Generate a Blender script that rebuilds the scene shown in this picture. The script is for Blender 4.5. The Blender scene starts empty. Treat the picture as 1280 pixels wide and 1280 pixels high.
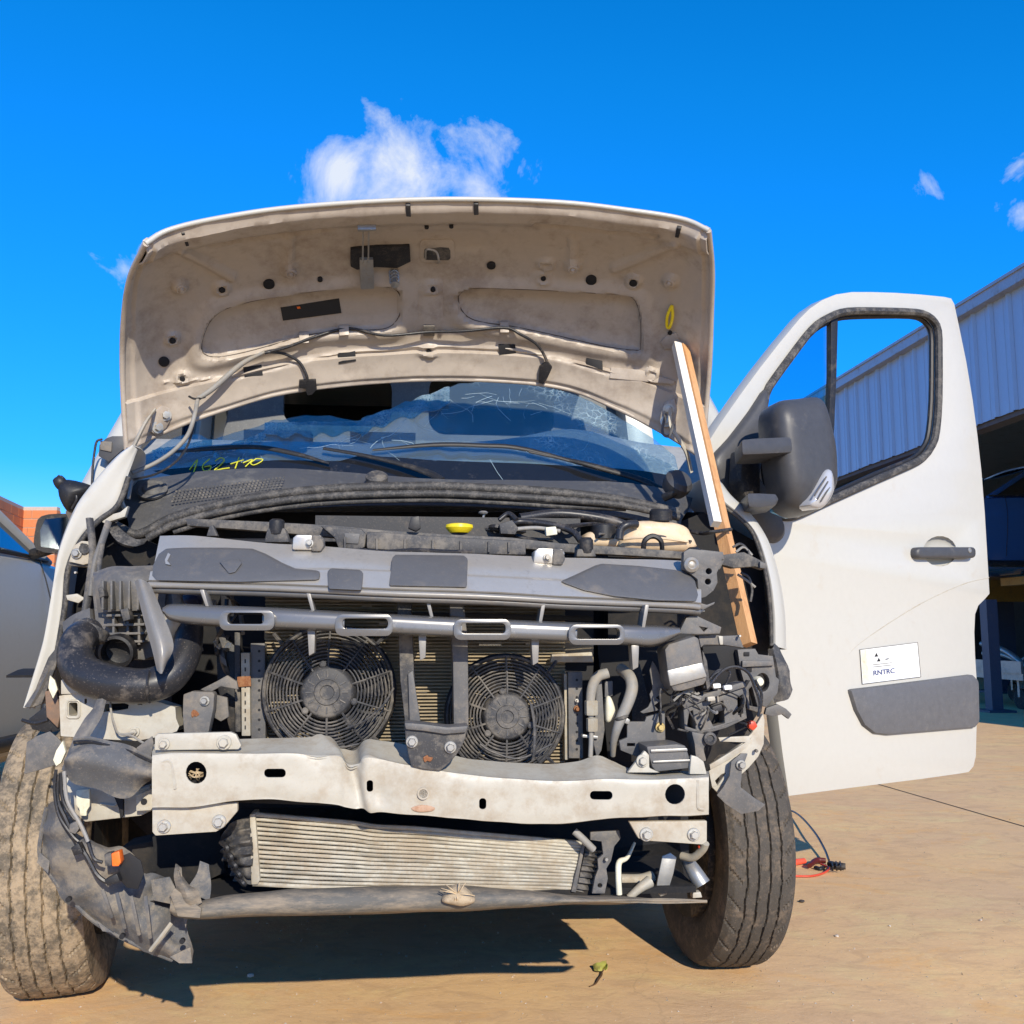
import bpy, bmesh, math, random
import numpy as np
from mathutils import Vector, Matrix, noise
from mathutils.geometry import tessellate_polygon

random.seed(7)
S = bpy.context.scene
COL = S.collection
R = math.radians

# ---------------------------------------------------------------- camera
F, CX, CY, H = 1200.0, 640.0, 640.0, 0.90        # focal length and centre in photo pixels, eye height
PITCH = math.atan(150.0 / F)
cam_d = bpy.data.cameras.new('camera')
cam = bpy.data.objects.new('camera', cam_d)
COL.objects.link(cam)
cam.location = (0, 0, H)
cam.rotation_euler = (R(90) + PITCH, 0, 0)
cam_d.sensor_width = 36
cam_d.lens = 36 * F / 1280
cam_d.clip_start = 0.05
cam_d.clip_end = 2000
S.camera = cam
EYE = Vector((0, 0, H))
FW = Vector((0, math.cos(PITCH), math.sin(PITCH)))
UP = Vector((0, -math.sin(PITCH), math.cos(PITCH)))

# ---------------------------------------------------------------- light
SUN_AZ, SUN_EL = R(17), R(25.5)                    # sun behind the camera, to its right
sdir = Vector((math.sin(SUN_AZ) * math.cos(SUN_EL), -math.cos(SUN_AZ) * math.cos(SUN_EL), math.sin(SUN_EL)))
sun_d = bpy.data.lights.new('sun', 'SUN')
sun = bpy.data.objects.new('sun', sun_d)
COL.objects.link(sun)
sun.location = (3, -6, 6)
sun.rotation_euler = sdir.to_track_quat('Z', 'Y').to_euler()
sun_d.energy = 5.0
sun_d.angle = R(0.5)
sun_d.color = (1.0, 0.915, 0.76)

W = bpy.data.worlds.new('World')
S.world = W
W.use_nodes = True


def ray(px, py):
    return (FW * F + Vector((1, 0, 0)) * (px - CX) + UP * (CY - py)).normalized()


def build_world():
    nt = W.node_tree
    N, L = nt.nodes, nt.links
    N.clear()
    out = N.new('ShaderNodeOutputWorld')
    bg = N.new('ShaderNodeBackground')
    bg.inputs['Strength'].default_value = 0.14
    sky = N.new('ShaderNodeTexSky')
    sky.sky_type = 'NISHITA'
    sky.sun_disc = False
    sky.sun_elevation = SUN_EL
    sky.sun_rotation = math.atan2(sdir.x, sdir.y)
    sky.altitude = 4500
    sky.air_density = 1.0
    sky.dust_density = 0.02
    sky.ozone_density = 2.5
    hs = N.new('ShaderNodeHueSaturation')
    hs.inputs['Saturation'].default_value = 1.46
    hs.inputs['Hue'].default_value = 0.506
    hs.inputs['Value'].default_value = 2.3
    L.new(sky.outputs[0], hs.inputs['Color'])
    tc = N.new('ShaderNodeTexCoord')
    nz = N.new('ShaderNodeTexNoise')
    nz.inputs['Scale'].default_value = 13
    nz.inputs['Detail'].default_value = 9
    nz.inputs['Roughness'].default_value = 0.62
    nz.inputs['Distortion'].default_value = 0.35
    L.new(tc.outputs['Generated'], nz.inputs['Vector'])

    def math_n(op, a, b=None, clamp=False):
        m = N.new('ShaderNodeMath')
        m.operation = op
        m.use_clamp = clamp
        for i, v in enumerate((a, b)):
            if v is None:
                continue
            if isinstance(v, (int, float)):
                m.inputs[i].default_value = v
            else:
                L.new(v, m.inputs[i])
        return m.outputs[0]
    total = None
    # small cumulus: direction, radius, weight; the ones after the first row are scattered round the rest of the sky
    blobs = [(425, 215, .050, .50), (515, 226, .066, .54), (568, 180, .044, .44), (480, 146, .030, .42), (592, 228, .045, .40),
             (1145, 248, .030, .22), (1274, 205, .020, .24), (1278, 272, .022, .24), (158, 334, .035, .30),
             (672, 230, .03, .34), (352, 150, .02, .24), (440, 25, .03, .25), (820, 238, .03, .16)]
    dirs = [(ray(x, y), r, w) for x, y, r, w in blobs]
    rr = random.Random(3)
    for k in range(14):
        a = rr.uniform(0, 6.283)
        if abs((a - 1.57 + 3.14) % 6.283 - 3.14) < .75:
            continue
        e = rr.uniform(.2, .9)
        dirs.append((Vector((math.cos(a) * math.cos(e), math.sin(a) * math.cos(e), math.sin(e))), rr.uniform(.05, .12), .45))
    for dv, r, w in dirs:
        vs = N.new('ShaderNodeVectorMath')
        vs.operation = 'DISTANCE'
        L.new(tc.outputs['Generated'], vs.inputs[0])
        vs.inputs[1].default_value = dv
        q = math_n('DIVIDE', vs.outputs['Value'], r * 1.5)
        q = math_n('SUBTRACT', 1.0, q, True)
        q = math_n('MULTIPLY', math_n('POWER', q, .7), w)
        total = q if total is None else math_n('MAXIMUM', total, q)
    dens = math_n('SUBTRACT', math_n('ADD', math_n('MULTIPLY', nz.outputs['Fac'], 1.15), total), 0.84)
    mask = math_n('MULTIPLY', math_n('MULTIPLY', dens, 3.6, True), .92, True)
    cut = math_n('GREATER_THAN', total, 0.001)
    mask = math_n('MULTIPLY', mask, cut)
    mix = N.new('ShaderNodeMix')
    mix.data_type = 'RGBA'
    L.new(mask, mix.inputs[0])
    # grade of the clear sky: less cyan towards the horizon
    sep = N.new('ShaderNodeSeparateColor')
    L.new(hs.outputs[0], sep.inputs[0])
    com = N.new('ShaderNodeCombineColor')
    gsafe = math_n('MAXIMUM', sep.outputs[1], 0.05)
    fac = math_n('MULTIPLY', math_n('POWER', gsafe, -.33), 1.268)
    fmin = math_n('MINIMUM', fac, 1.0)
    gg = math_n('MULTIPLY', sep.outputs[1], math_n('MINIMUM', fac, 1.12))
    rr_ = math_n('MULTIPLY', math_n('POWER', math_n('MULTIPLY', gg, .15), 3.0), 1.6)
    L.new(math_n('ADD', math_n('MULTIPLY', math_n('MAXIMUM', sep.outputs[0], 0.0), math_n('POWER', fmin, 2.0)), rr_), com.inputs[0])
    L.new(gg, com.inputs[1])
    L.new(math_n('MULTIPLY', sep.outputs[2], fmin), com.inputs[2])
    L.new(com.outputs[0], mix.inputs[6])
    mix.inputs[7].default_value = (5.6, 5.95, 6.5, 1)
    L.new(mix.outputs[2], bg.inputs['Color'])
    L.new(bg.outputs[0], out.inputs['Surface'])


build_world()
S.view_settings.view_transform = 'Standard'
S.view_settings.look = 'None'
S.view_settings.exposure = 0.1
S.view_settings.gamma = 1.0

# ---------------------------------------------------------------- geometry helpers
VN = Vector((-0.1, 1, 0))                        # the van stands turned a little: its front planes are Y - 0.1 X = d
BK = VN.normalized()                             # towards the van's rear
RT = Vector((1, 0.1, 0)).normalized()


def P(px, py, d):
    """point of the van's cross plane at depth d"""
    r = ray(px, py)
    return EYE + r * ((d - VN.dot(EYE)) / VN.dot(r))


def PY(px, py, y):
    r = ray(px, py)
    return EYE + r * (y / r.y)


def G(px, py, z=0.0):
    r = ray(px, py)
    return EYE + r * ((z - H) / r.z)


def proj(v):
    q = v - EYE
    w = q.dot(FW)
    return CX + F * q.x / w, CY - F * q.dot(UP) / w


def V3(p, d):
    if isinstance(p, Vector):
        return p
    return P(p[0], p[1], p[2] if len(p) > 2 else d)


def O(name, me, mat, parent=None, smooth=35, **tags):
    if isinstance(me, bmesh.types.BMesh):
        bm = me
        bmesh.ops.recalc_face_normals(bm, faces=bm.faces)
        me = bpy.data.meshes.new(name)
        bm.to_mesh(me)
        bm.free()
        if smooth:
            me.polygons.foreach_set('use_smooth', [True] * len(me.polygons))
            me.set_sharp_from_angle(angle=R(smooth))
    if mat is not None and not me.materials:
        me.materials.append(mat)
    o = bpy.data.objects.new(name, me)
    COL.objects.link(o)
    if parent is not None:
        o.parent = parent
        o.matrix_parent_inverse = WM[parent.name]
    WM[o.name] = Matrix()
    for k, v in tags.items():
        o[k] = v
    return o


WM = {}


def E(name, loc, label, category, group=None):
    o = bpy.data.objects.new(name, None)
    COL.objects.link(o)
    o.location = loc
    o.empty_display_size = 0.1
    o['label'] = label
    o['category'] = category
    if group:
        o['group'] = group
    WM[o.name] = Matrix.Translation(loc).inverted()
    return o


def bevel(bm, w, seg=2, ang=25):
    if w <= 0:
        return
    es = [e for e in bm.edges if len(e.link_faces) == 2 and e.calc_face_angle(0) > R(ang)]
    if es:
        bmesh.ops.bevel(bm, geom=es, offset=w, segments=seg, affect='EDGES', clamp_overlap=True, profile=.6)


def plate(name, pts, d, t, mat, parent, holes=(), bev=.002, back=None, **tags):
    """flat or bent plate from an outline, thickness t towards the rear"""
    bk = (back or BK) * t
    loops = [[V3(p, d) for p in pts]] + [[V3(p, d) for p in h] for h in holes]
    bm = bmesh.new()
    if len(loops) == 1:
        a = [bm.verts.new(v) for v in loops[0]]
        b = [bm.verts.new(v + bk) for v in loops[0]]
        n = len(a)
        bm.faces.new(a)
        bm.faces.new(list(reversed(b)))
        for i in range(n):
            bm.faces.new((a[i], b[i], b[(i + 1) % n], a[(i + 1) % n]))
    else:
        A, B = [], []
        for lp in loops:
            a = [bm.verts.new(v) for v in lp]
            b = [bm.verts.new(v + bk) for v in lp]
            n = len(a)
            for i in range(n):
                bm.faces.new((a[i], b[i], b[(i + 1) % n], a[(i + 1) % n]))
            A += a
            B += b
        for tri in tessellate_polygon(loops):
            try:
                bm.faces.new([A[i] for i in tri])
                bm.faces.new([B[i] for i in reversed(tri)])
            except ValueError:
                pass
        bmesh.ops.recalc_face_normals(bm, faces=bm.faces)
    bmesh.ops.recalc_face_normals(bm, faces=bm.faces)
    bevel(bm, bev)
    return O(name, bm, mat, parent, **tags)


def rect(x0, y0, x1, y1):
    return [(x0, y0), (x1, y0), (x1, y1), (x0, y1)]


def rrect(x0, y0, x1, y1, r, n=4):
    out = []
    for cx, cy, a0 in ((x1 - r, y0 + r, -90), (x1 - r, y1 - r, 0), (x0 + r, y1 - r, 90), (x0 + r, y0 + r, 180)):
        for k in range(n + 1):
            a = R(a0 + 90 * k / n)
            out.append((cx + r * math.cos(a), cy + r * math.sin(a)))
    return out


def ell(cx, cy, rx, ry=None, n=20, rot=0):
    ry = ry or rx
    c, s = math.cos(rot), math.sin(rot)
    return [(cx + rx * math.cos(a) * c - ry * math.sin(a) * s, cy + rx * math.cos(a) * s + ry * math.sin(a) * c)
            for a in (2 * math.pi * k / n for k in range(n))]


def cr(pts, n, closed=False):
    """Catmull-Rom through points, n steps for each span"""
    m = len(pts)
    if n <= 1 or m < 2:
        return list(pts)
    out = []
    rng = range(m if closed else m - 1)
    for i in rng:
        if closed:
            p0, p1, p2, p3 = pts[i - 1], pts[i], pts[(i + 1) % m], pts[(i + 2) % m]
        else:
            p1, p2 = pts[i], pts[i + 1]
            p0 = pts[i - 1] if i > 0 else p1 * 2 - p2
            p3 = pts[i + 2] if i + 2 < m else p2 * 2 - p1
        for k in range(n):
            t = k / n
            out.append(.5 * ((2 * p1) + (p2 - p0) * t + (2 * p0 - 5 * p1 + 4 * p2 - p3) * t * t + (3 * p1 - p0 - 3 * p2 + p3) * t ** 3))
    if not closed:
        out.append(pts[-1].copy())
    return out


def tube_bm(bm, pts, r, n=8, sm=5, flat=1.0):
    rad = r if isinstance(r, (list, tuple)) else [r] * len(pts)
    path = cr([Vector(p) for p in pts], sm)
    rp = cr([Vector((q, 0, 0)) for q in rad], sm)
    T0 = (path[1] - path[0]).normalized()
    nrm = T0.orthogonal().normalized()
    rings = []
    for i, p in enumerate(path):
        a = path[max(i - 1, 0)]
        b = path[min(i + 1, len(path) - 1)]
        T = (b - a)
        T = T.normalized() if T.length > 1e-9 else T0
        nrm = (nrm - T * nrm.dot(T))
        nrm = nrm.normalized() if nrm.length > 1e-6 else T.orthogonal().normalized()
        bi = T.cross(nrm)
        q = max(rp[i].x, .0002)
        rings.append([bm.verts.new(p + (nrm * math.cos(6.28319 * k / n) + bi * math.sin(6.28319 * k / n) * flat) * q) for k in range(n)])
    for i in range(len(rings) - 1):
        for k in range(n):
            bm.faces.new((rings[i][k], rings[i][(k + 1) % n], rings[i + 1][(k + 1) % n], rings[i + 1][k]))
    bm.faces.new(list(reversed(rings[0])))
    bm.faces.new(rings[-1])


def tube(name, pts, r, mat, parent, d=2, n=8, sm=5, flat=1.0, **tags):
    bm = bmesh.new()
    tube_bm(bm, [V3(p, d) for p in pts], r, n, sm, flat)
    return O(name, bm, mat, parent, smooth=50, **tags)


def box_bm(bm, c, sx, sy, sz, mx=None):
    """box by centre and full sizes; mx rotates it"""
    m = mx or Matrix.Identity(3)
    vs = [bm.verts.new(Vector(c) + m @ Vector((x * sx / 2, y * sy / 2, z * sz / 2))) for z in (-1, 1) for y in (-1, 1) for x in (-1, 1)]
    for f in ((0, 2, 3, 1), (4, 5, 7, 6), (0, 1, 5, 4), (2, 6, 7, 3), (0, 4, 6, 2), (1, 3, 7, 5)):
        bm.faces.new([vs[i] for i in f])


VROT = Matrix((RT, BK, Vector((0, 0, 1)))).transposed()


def box(name, c, sx, sy, sz, mat, parent, mx=None, bev=.004, **tags):
    bm = bmesh.new()
    box_bm(bm, c, sx, sy, sz, mx)
    bevel(bm, bev)
    return O(name, bm, mat, parent, **tags)


def sheet(name, rows, nu, nv, thick, mat, parent, disp=None, face=None, ret=False, wob=0, wobs=6, **tags):
    """smooth panel through a grid of points; disp(px,py,u,v) pushes it out along its normal"""
    rows = [cr([Vector(p) for p in r], nu) for r in rows]
    cols = list(zip(*rows))
    cols = [cr(list(c), nv) for c in cols]
    g = [list(r) for r in zip(*cols)]
    nr, nc = len(g), len(g[0])
    nm = [[None] * nc for _ in range(nr)]
    acc = 0
    for i in range(nr):
        for j in range(nc):
            a = g[i][min(j + 1, nc - 1)] - g[i][max(j - 1, 0)]
            b = g[min(i + 1, nr - 1)][j] - g[max(i - 1, 0)][j]
            q = a.cross(b)
            q = q.normalized() if q.length > 1e-12 else Vector((0, -1, 0))
            nm[i][j] = q
            acc += q.dot(face if face else (EYE - g[i][j]).normalized())
    s = 1 if acc > 0 else -1
    bm = bmesh.new()
    fr, bkk = [], []
    for i in range(nr):
        ra, rb = [], []
        for j in range(nc):
            p, q = g[i][j], nm[i][j] * s
            off = 0
            if disp:
                x, y = proj(p)
                off = disp(x, y, j / (nc - 1), i / (nr - 1))
            if wob:
                off += wob * noise.noise(p * wobs)
            ra.append(bm.verts.new(p + q * off))
            if thick:
                rb.append(bm.verts.new(p + q * (off - thick)))
        fr.append(ra)
        bkk.append(rb)
    for i in range(nr - 1):
        for j in range(nc - 1):
            bm.faces.new((fr[i][j], fr[i][j + 1], fr[i + 1][j + 1], fr[i + 1][j]))
            if thick:
                bm.faces.new((bkk[i][j], bkk[i + 1][j], bkk[i + 1][j + 1], bkk[i][j + 1]))
    if thick:
        for i in range(nr - 1):
            for j in (0, nc - 1):
                bm.faces.new((fr[i][j], fr[i + 1][j], bkk[i + 1][j], bkk[i][j]))
        for j in range(nc - 1):
            for i in (0, nr - 1):
                bm.faces.new((fr[i][j], fr[i][j + 1], bkk[i][j + 1], bkk[i][j]))
    o = O(name, bm, mat, parent, smooth=40, **tags)
    return (o, g, nm, s) if ret else o


def cut(o, cutters):
    """subtract closed shapes (list of bmesh) from an object and keep the result"""
    tmp = []
    for bm in cutters:
        bmesh.ops.recalc_face_normals(bm, faces=bm.faces)
        me = bpy.data.meshes.new('cutter')
        bm.to_mesh(me)
        bm.free()
        c = bpy.data.objects.new('cutter', me)
        COL.objects.link(c)
        tmp.append(c)
        m = o.modifiers.new('cut', 'BOOLEAN')
        m.operation = 'DIFFERENCE'
        m.solver = 'EXACT'
        m.object = c
    dg = bpy.context.evaluated_depsgraph_get()
    dg.update()
    me = bpy.data.meshes.new_from_object(o.evaluated_get(dg))
    old = o.data
    o.modifiers.clear()
    o.data = me
    me.set_sharp_from_angle(angle=R(40))
    bpy.data.meshes.remove(old)
    for c in tmp:
        m = c.data
        bpy.data.objects.remove(c)
        bpy.data.meshes.remove(m)


def open_faces(o, polys):
    """open a panel where these outlines lie (frames cover the cut)"""
    bm = bmesh.new()
    bm.from_mesh(o.data)
    kill = []
    for f in bm.faces:
        x, y = proj(f.calc_center_median())
        for p in polys:
            xs = [q[0] for q in p]
            ys = [q[1] for q in p]
            if min(xs) < x < max(xs) and min(ys) < y < max(ys):
                kill.append(f)
                break
    bmesh.ops.delete(bm, geom=kill, context='FACES')
    bm.to_mesh(o.data)
    bm.free()


def prism_bm(pts, d, t0, t1):
    bm = bmesh.new()
    a = [bm.verts.new(V3(p, d) + BK * t0) for p in pts]
    b = [bm.verts.new(V3(p, d) + BK * t1) for p in pts]
    n = len(a)
    bm.faces.new(a)
    bm.faces.new(list(reversed(b)))
    for i in range(n):
        bm.faces.new((a[i], b[i], b[(i + 1) % n], a[(i + 1) % n]))
    return bm


def disc_bm(bm, c, ax, prof, n=16, ph=0):
    """turned shape: prof = [(radius, offset along ax)]"""
    ax = Vector(ax).normalized()
    u = ax.orthogonal().normalized()
    w = ax.cross(u)
    rings = []
    for r, h in prof:
        if r < 1e-6:
            rings.append([bm.verts.new(Vector(c) + ax * h)])
        else:
            rings.append([bm.verts.new(Vector(c) + ax * h + (u * math.cos(ph + 6.28319 * k / n) + w * math.sin(ph + 6.28319 * k / n)) * r) for k in range(n)])
    for a, b in zip(rings, rings[1:]):
        for k in range(n):
            k2 = (k + 1) % n
            if len(a) == 1 and len(b) == 1:
                continue
            if len(a) == 1:
                bm.faces.new((a[0], b[k], b[k2]))
            elif len(b) == 1:
                bm.faces.new((a[k], b[0], a[k2]))
            else:
                bm.faces.new((a[k], b[k], b[k2], a[k2]))
    for rg, rev in ((rings[0], True), (rings[-1], False)):
        if len(rg) > 2:
            bm.faces.new(list(reversed(rg)) if rev else rg)


def turned(name, c, ax, prof, mat, parent, n=20, ph=0, **tags):
    bm = bmesh.new()
    disc_bm(bm, c, ax, prof, n, ph)
    return O(name, bm, mat, parent, **tags)


FRONT = -BK


def bolt(px, py, d, r, mat, parent, ax=None, name='bolt', washer=True):
    """flanged hexagon head, r = flange radius in photo pixels"""
    c = V3((px, py), d)
    r = r * (c - EYE).length / F
    ax = ax or FRONT
    bm = bmesh.new()
    if washer:
        disc_bm(bm, c - ax * .002, ax, [(r, 0), (r, .0035), (r * .92, .0045), (0, .0045)], 18)
    disc_bm(bm, c + ax * .002, ax, [(r * .66, 0), (r * .66, .0075), (r * .55, .0095), (0, .0095)], 6, random.random())
    return O(name, bm, mat, parent, smooth=30)


def pillow(name, outline, base, bulge, mat, parent, nrm=None, rings=7, power=2.2, back=.01, sm=3, d=2, **tags):
    """domed body over a closed outline"""
    nrm = nrm or FRONT
    o = cr([V3(p, d) for p in outline], sm, True)
    c = sum(o, Vector()) / len(o)
    bm = bmesh.new()
    R_ = [[bm.verts.new(p - nrm * back) for p in o]]
    for k in range(rings):
        s = math.cos(k / rings * math.pi / 2)
        h = bulge * (1 - s ** power) ** (1 / power)
        R_.append([bm.verts.new(c + (p - c) * s + nrm * h) for p in o])
    top = bm.verts.new(c + nrm * bulge)
    n = len(o)
    bm.faces.new(list(reversed(R_[0])))
    for a, b in zip(R_, R_[1:]):
        for i in range(n):
            bm.faces.new((a[i], a[(i + 1) % n], b[(i + 1) % n], b[i]))
    for i in range(n):
        bm.faces.new((R_[-1][i], R_[-1][(i + 1) % n], top))
    return O(name, bm, mat, parent, smooth=55, **tags)


# ---------------------------------------------------------------- materials
def M(name, col, rough=.5, metal=0.0, dirt=None, damt=.5, dscale=6, drough=.85, bump=.0, bscale=120, coat=0.0, spec=.5,
      fine=.12, stretch=(1, 1, 1), grime=.35, speck=.25, trans=0.0, ior=1.45, alpha=1.0):
    m = bpy.data.materials.new(name)
    m.use_nodes = True
    nt = m.node_tree
    N, L = nt.nodes, nt.links
    b = N['Principled BSDF']
    b.inputs['Base Color'].default_value = (*col, 1)
    b.inputs['Roughness'].default_value = rough
    b.inputs['Metallic'].default_value = metal
    b.inputs['Specular IOR Level'].default_value = spec
    b.inputs['Coat Weight'].default_value = coat
    b.inputs['Coat Roughness'].default_value = .08
    b.inputs['Transmission Weight'].default_value = trans
    b.inputs['IOR'].default_value = ior
    b.inputs['Alpha'].default_value = alpha
    tc = N.new('ShaderNodeTexCoord')
    mp = N.new('ShaderNodeMapping')
    mp.inputs['Scale'].default_value = stretch
    L.new(tc.outputs['Object'], mp.inputs['Vector'])
    vec = mp.outputs[0]

    def ns(scale, detail=6, rgh=.6):
        n = N.new('ShaderNodeTexNoise')
        n.inputs['Scale'].default_value = scale
        n.inputs['Detail'].default_value = detail
        n.inputs['Roughness'].default_value = rgh
        L.new(vec, n.inputs['Vector'])
        return n.outputs['Fac']

    def ramp(src, a, b_, lo=0, hi=1):
        r = N.new('ShaderNodeMapRange')
        r.inputs[1].default_value = a
        r.inputs[2].default_value = b_
        r.inputs[3].default_value = lo
        r.inputs[4].default_value = hi
        L.new(src, r.inputs[0])
        return r.outputs[0]

    def mixc(f, a, c2):
        x = N.new('ShaderNodeMix')
        x.data_type = 'RGBA'
        for i, v in ((0, f), (6, a), (7, c2)):
            if isinstance(v, tuple):
                x.inputs[i].default_value = (*v, 1)
            elif isinstance(v, float):
                x.inputs[i].default_value = v
            else:
                L.new(v, x.inputs[i])
        return x.outputs[2]
    c = None
    if fine:
        f2 = ramp(ns(45, 8, .7), .3, .7)
        dk = tuple(v * (1 - fine) for v in col)
        lt = tuple(min(v * (1 + fine), .95) for v in col)
        c = mixc(f2, dk, lt)
    if dirt is not None:
        mm = N.new('ShaderNodeMath')
        mm.operation = 'MULTIPLY_ADD'
        mm.inputs[1].default_value = .55
        sc2 = N.new('ShaderNodeMath')
        sc2.operation = 'MULTIPLY'
        sc2.inputs[1].default_value = .45
        L.new(ns(dscale * 5.5, 8, .7), sc2.inputs[0])
        L.new(ns(dscale, 8, .66), mm.inputs[0])
        L.new(sc2.outputs[0], mm.inputs[2])
        lo = .595 - .24 * damt
        f = ramp(mm.outputs[0], lo, lo + .13, 0, min(1, .35 + damt * .6))
        c = mixc(f, c if c is not None else col, tuple(dirt))
        if damt >= .2:
            c = mixc(ramp(ns(310, 2, .5), .62, .70, 0, speck), c, tuple(min(v * 1.25, .8) for v in dirt))
            c = mixc(ramp(ns(22, 9, .8), .58, .70, 0, grime), c, tuple(v * .45 for v in col))
        L.new(ramp(f, 0, 1, rough, drough), b.inputs['Roughness'])
    if c is not None:
        L.new(c, b.inputs['Base Color'])
    if bump:
        bp = N.new('ShaderNodeBump')
        bp.inputs['Strength'].default_value = bump
        bp.inputs['Distance'].default_value = .004
        L.new(ns(bscale, 5, .6), bp.inputs['Height'])
        L.new(bp.outputs[0], b.inputs['Normal'])
    return m


DUST = (.36, .27, .18)
m_white = M('white_paint', (.50, .485, .437), .32, 0, (.45, .38, .29), .12, 5, .6, coat=.2, fine=.02)
m_white_in = M('white_primer_paint', (.44, .38, .315), .42, 0, (.25, .195, .15), .42, 4, .8, bump=.05, bscale=60, fine=.05, grime=.18, speck=.08)
m_white_ch = M('chassis_white_paint', (.45, .42, .35), .42, 0, (.32, .25, .17), .50, 6, .8, bump=.05, bscale=50, fine=.05, grime=.25)
m_black = M('black_plastic', (.016, .016, .018), .5, 0, (.16, .13, .10), .28, 9, .9, bump=.06, bscale=200)
m_dusty = M('dusty_black_plastic', (.045, .045, .048), .6, 0, (.24, .21, .17), .55, 10, .9, bump=.1, bscale=160)
m_grey = M('grey_plastic', (.105, .102, .10), .55, 0, (.25, .21, .165), .45, 9, .9, bump=.06, bscale=180)
m_sail = M('mirror_grey_plastic', (.060, .060, .064), .42, 0, (.20, .18, .15), .14, 6, .7, bump=.12, bscale=700)
m_trim = M('moulding_grey_plastic', (.115, .115, .12), .5, 0, (.24, .22, .19), .25, 8, .8, bump=.12, bscale=700)
m_grille = M('grille_satin_grey', (.24, .228, .21), .36, .12, (.32, .27, .21), .25, 8, .7, bump=.03, bscale=300, fine=.05)
m_grille_dk = M('grille_matt_grey', (.15, .146, .142), .42, .4, (.24, .20, .16), .3, 9, .8, bump=.05, bscale=400, fine=.05)
m_bar = M('grille_bar_gloss', (.17, .165, .16), .27, .45, (.26, .23, .19), .2, 9, .6, fine=.03, speck=.1)
m_rubber = M('rubber_seal', (.035, .034, .034), .6, 0, (.20, .18, .155), .5, 34, .9, bump=.15, bscale=90)
m_hose = M('rubber_hose', (.022, .022, .025), .38, 0, (.30, .25, .20), .28, 6, .85, bump=.05, bscale=60)
m_hose_lt = M('grey_hose', (.26, .25, .23), .6, 0, (.34, .29, .22), .5, 12, .85)
m_dark = M('dark_void_metal', (.008, .008, .010), .7, 0, (.03, .026, .022), .3, 7, .9)  # near-black, also stands in for shade inside holes and voids
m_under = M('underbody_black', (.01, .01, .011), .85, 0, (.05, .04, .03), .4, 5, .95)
m_steel = M('galvanised_steel', (.36, .35, .325), .42, .6, (.36, .30, .22), .35, 12, .8, bump=.05)
m_bolt = M('bolt_steel', (.5, .49, .45), .42, .6, (.40, .28, .17), .35, 40, .8)
m_brass = M('passivated_bolt', (.55, .42, .18), .38, .7, (.36, .25, .14), .3, 40, .7)
m_rust = M('rust', (.20, .075, .03), .9, 0, (.33, .17, .08), .6, 70, .9)
m_alu = M('dusty_aluminium', (.40, .37, .30), .6, .2, (.36, .29, .20), .62, 11, .9, bump=.08)
m_alu_f = M('aluminium_fins', (.17, .145, .11), .7, .2, (.34, .28, .19), .55, 26, .9)
m_cond = M('condenser_fins', (.27, .22, .145), .65, .2, (.42, .335, .21), .6, 9, .9)
m_tank = M('translucent_tank_plastic', (.72, .55, .36), .45, 0, (.45, .27, .14), .30, 9, .8, fine=.05)
m_yellow = M('yellow_plastic', (.85, .66, .02), .4)
m_orange = M('orange_plastic', (.85, .16, .02), .4, 0, (.4, .2, .1), .2, 20)
m_red = M('red_plastic', (.55, .06, .025), .4, 0, (.3, .12, .08), .25, 20)
m_cream = M('cream_plastic', (.72, .68, .52), .45, 0, DUST, .3, 12)
m_paper = M('sticker_paper', (.80, .80, .78), .5, fine=.03)
m_ink = M('printed_ink', (.06, .08, .20), .6, fine=0)
m_ink2 = M('black_ink', (.02, .02, .02), .6, fine=0)
m_chalk = M('yellow_marker', (.62, .60, .04), .7, fine=.1)
m_wood = M('pine_wood', (.62, .34, .15), .65, 0, (.44, .20, .08), .5, 8, .7, bump=.2, bscale=70, stretch=(6, 6, .6), fine=.1)
m_wood_w = M('pale_wood', (.74, .70, .62), .6, 0, (.5, .42, .32), .35, 9, .7, bump=.15, bscale=70, stretch=(6, 6, .6), fine=.05)
m_liner = M('wheel_liner_felt', (.095, .096, .10), .8, 0, (.30, .25, .185), .50, 9, .95, bump=.35, bscale=45)
m_valance = M('dusty_valance', (.10, .095, .085), .7, 0, (.30, .24, .17), .66, 10, .9, bump=.15, bscale=60, stretch=(.4, 1, 2))
m_tyre = M('dusty_tyre', (.062, .054, .045), .8, 0, (.22, .165, .115), .42, 16, .95, bump=.35, bscale=160)
m_tyre_l = M('muddy_tyre', (.115, .095, .07), .85, 0, (.42, .32, .21), .66, 14, .95, bump=.6, bscale=70)
m_rim = M('steel_rim', (.03, .03, .03), .6, .3, DUST, .4, 9)
m_cowl = M('cowl_plastic', (.075, .075, .078), .55, 0, (.20, .19, .17), .38, 8, .85, bump=.08, bscale=300)
m_dash = M('dashboard_grey', (.34, .35, .36), .65, 0, (.3, .28, .25), .3, 6)
m_seat = M('seat_fabric', (.02, .021, .024), .9, fine=.2, bump=.2, bscale=200)
m_cabin = M('cabin_trim', (.13, .135, .14), .6, 0, (.40, .38, .34), .25, 5)
m_lens = M('clear_lens', (.50, .50, .51), .12, .2, coat=1, fine=.02)
m_mirror = M('mirror_glass', (.20, .23, .24), .08, 1.0, fine=0)


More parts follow.
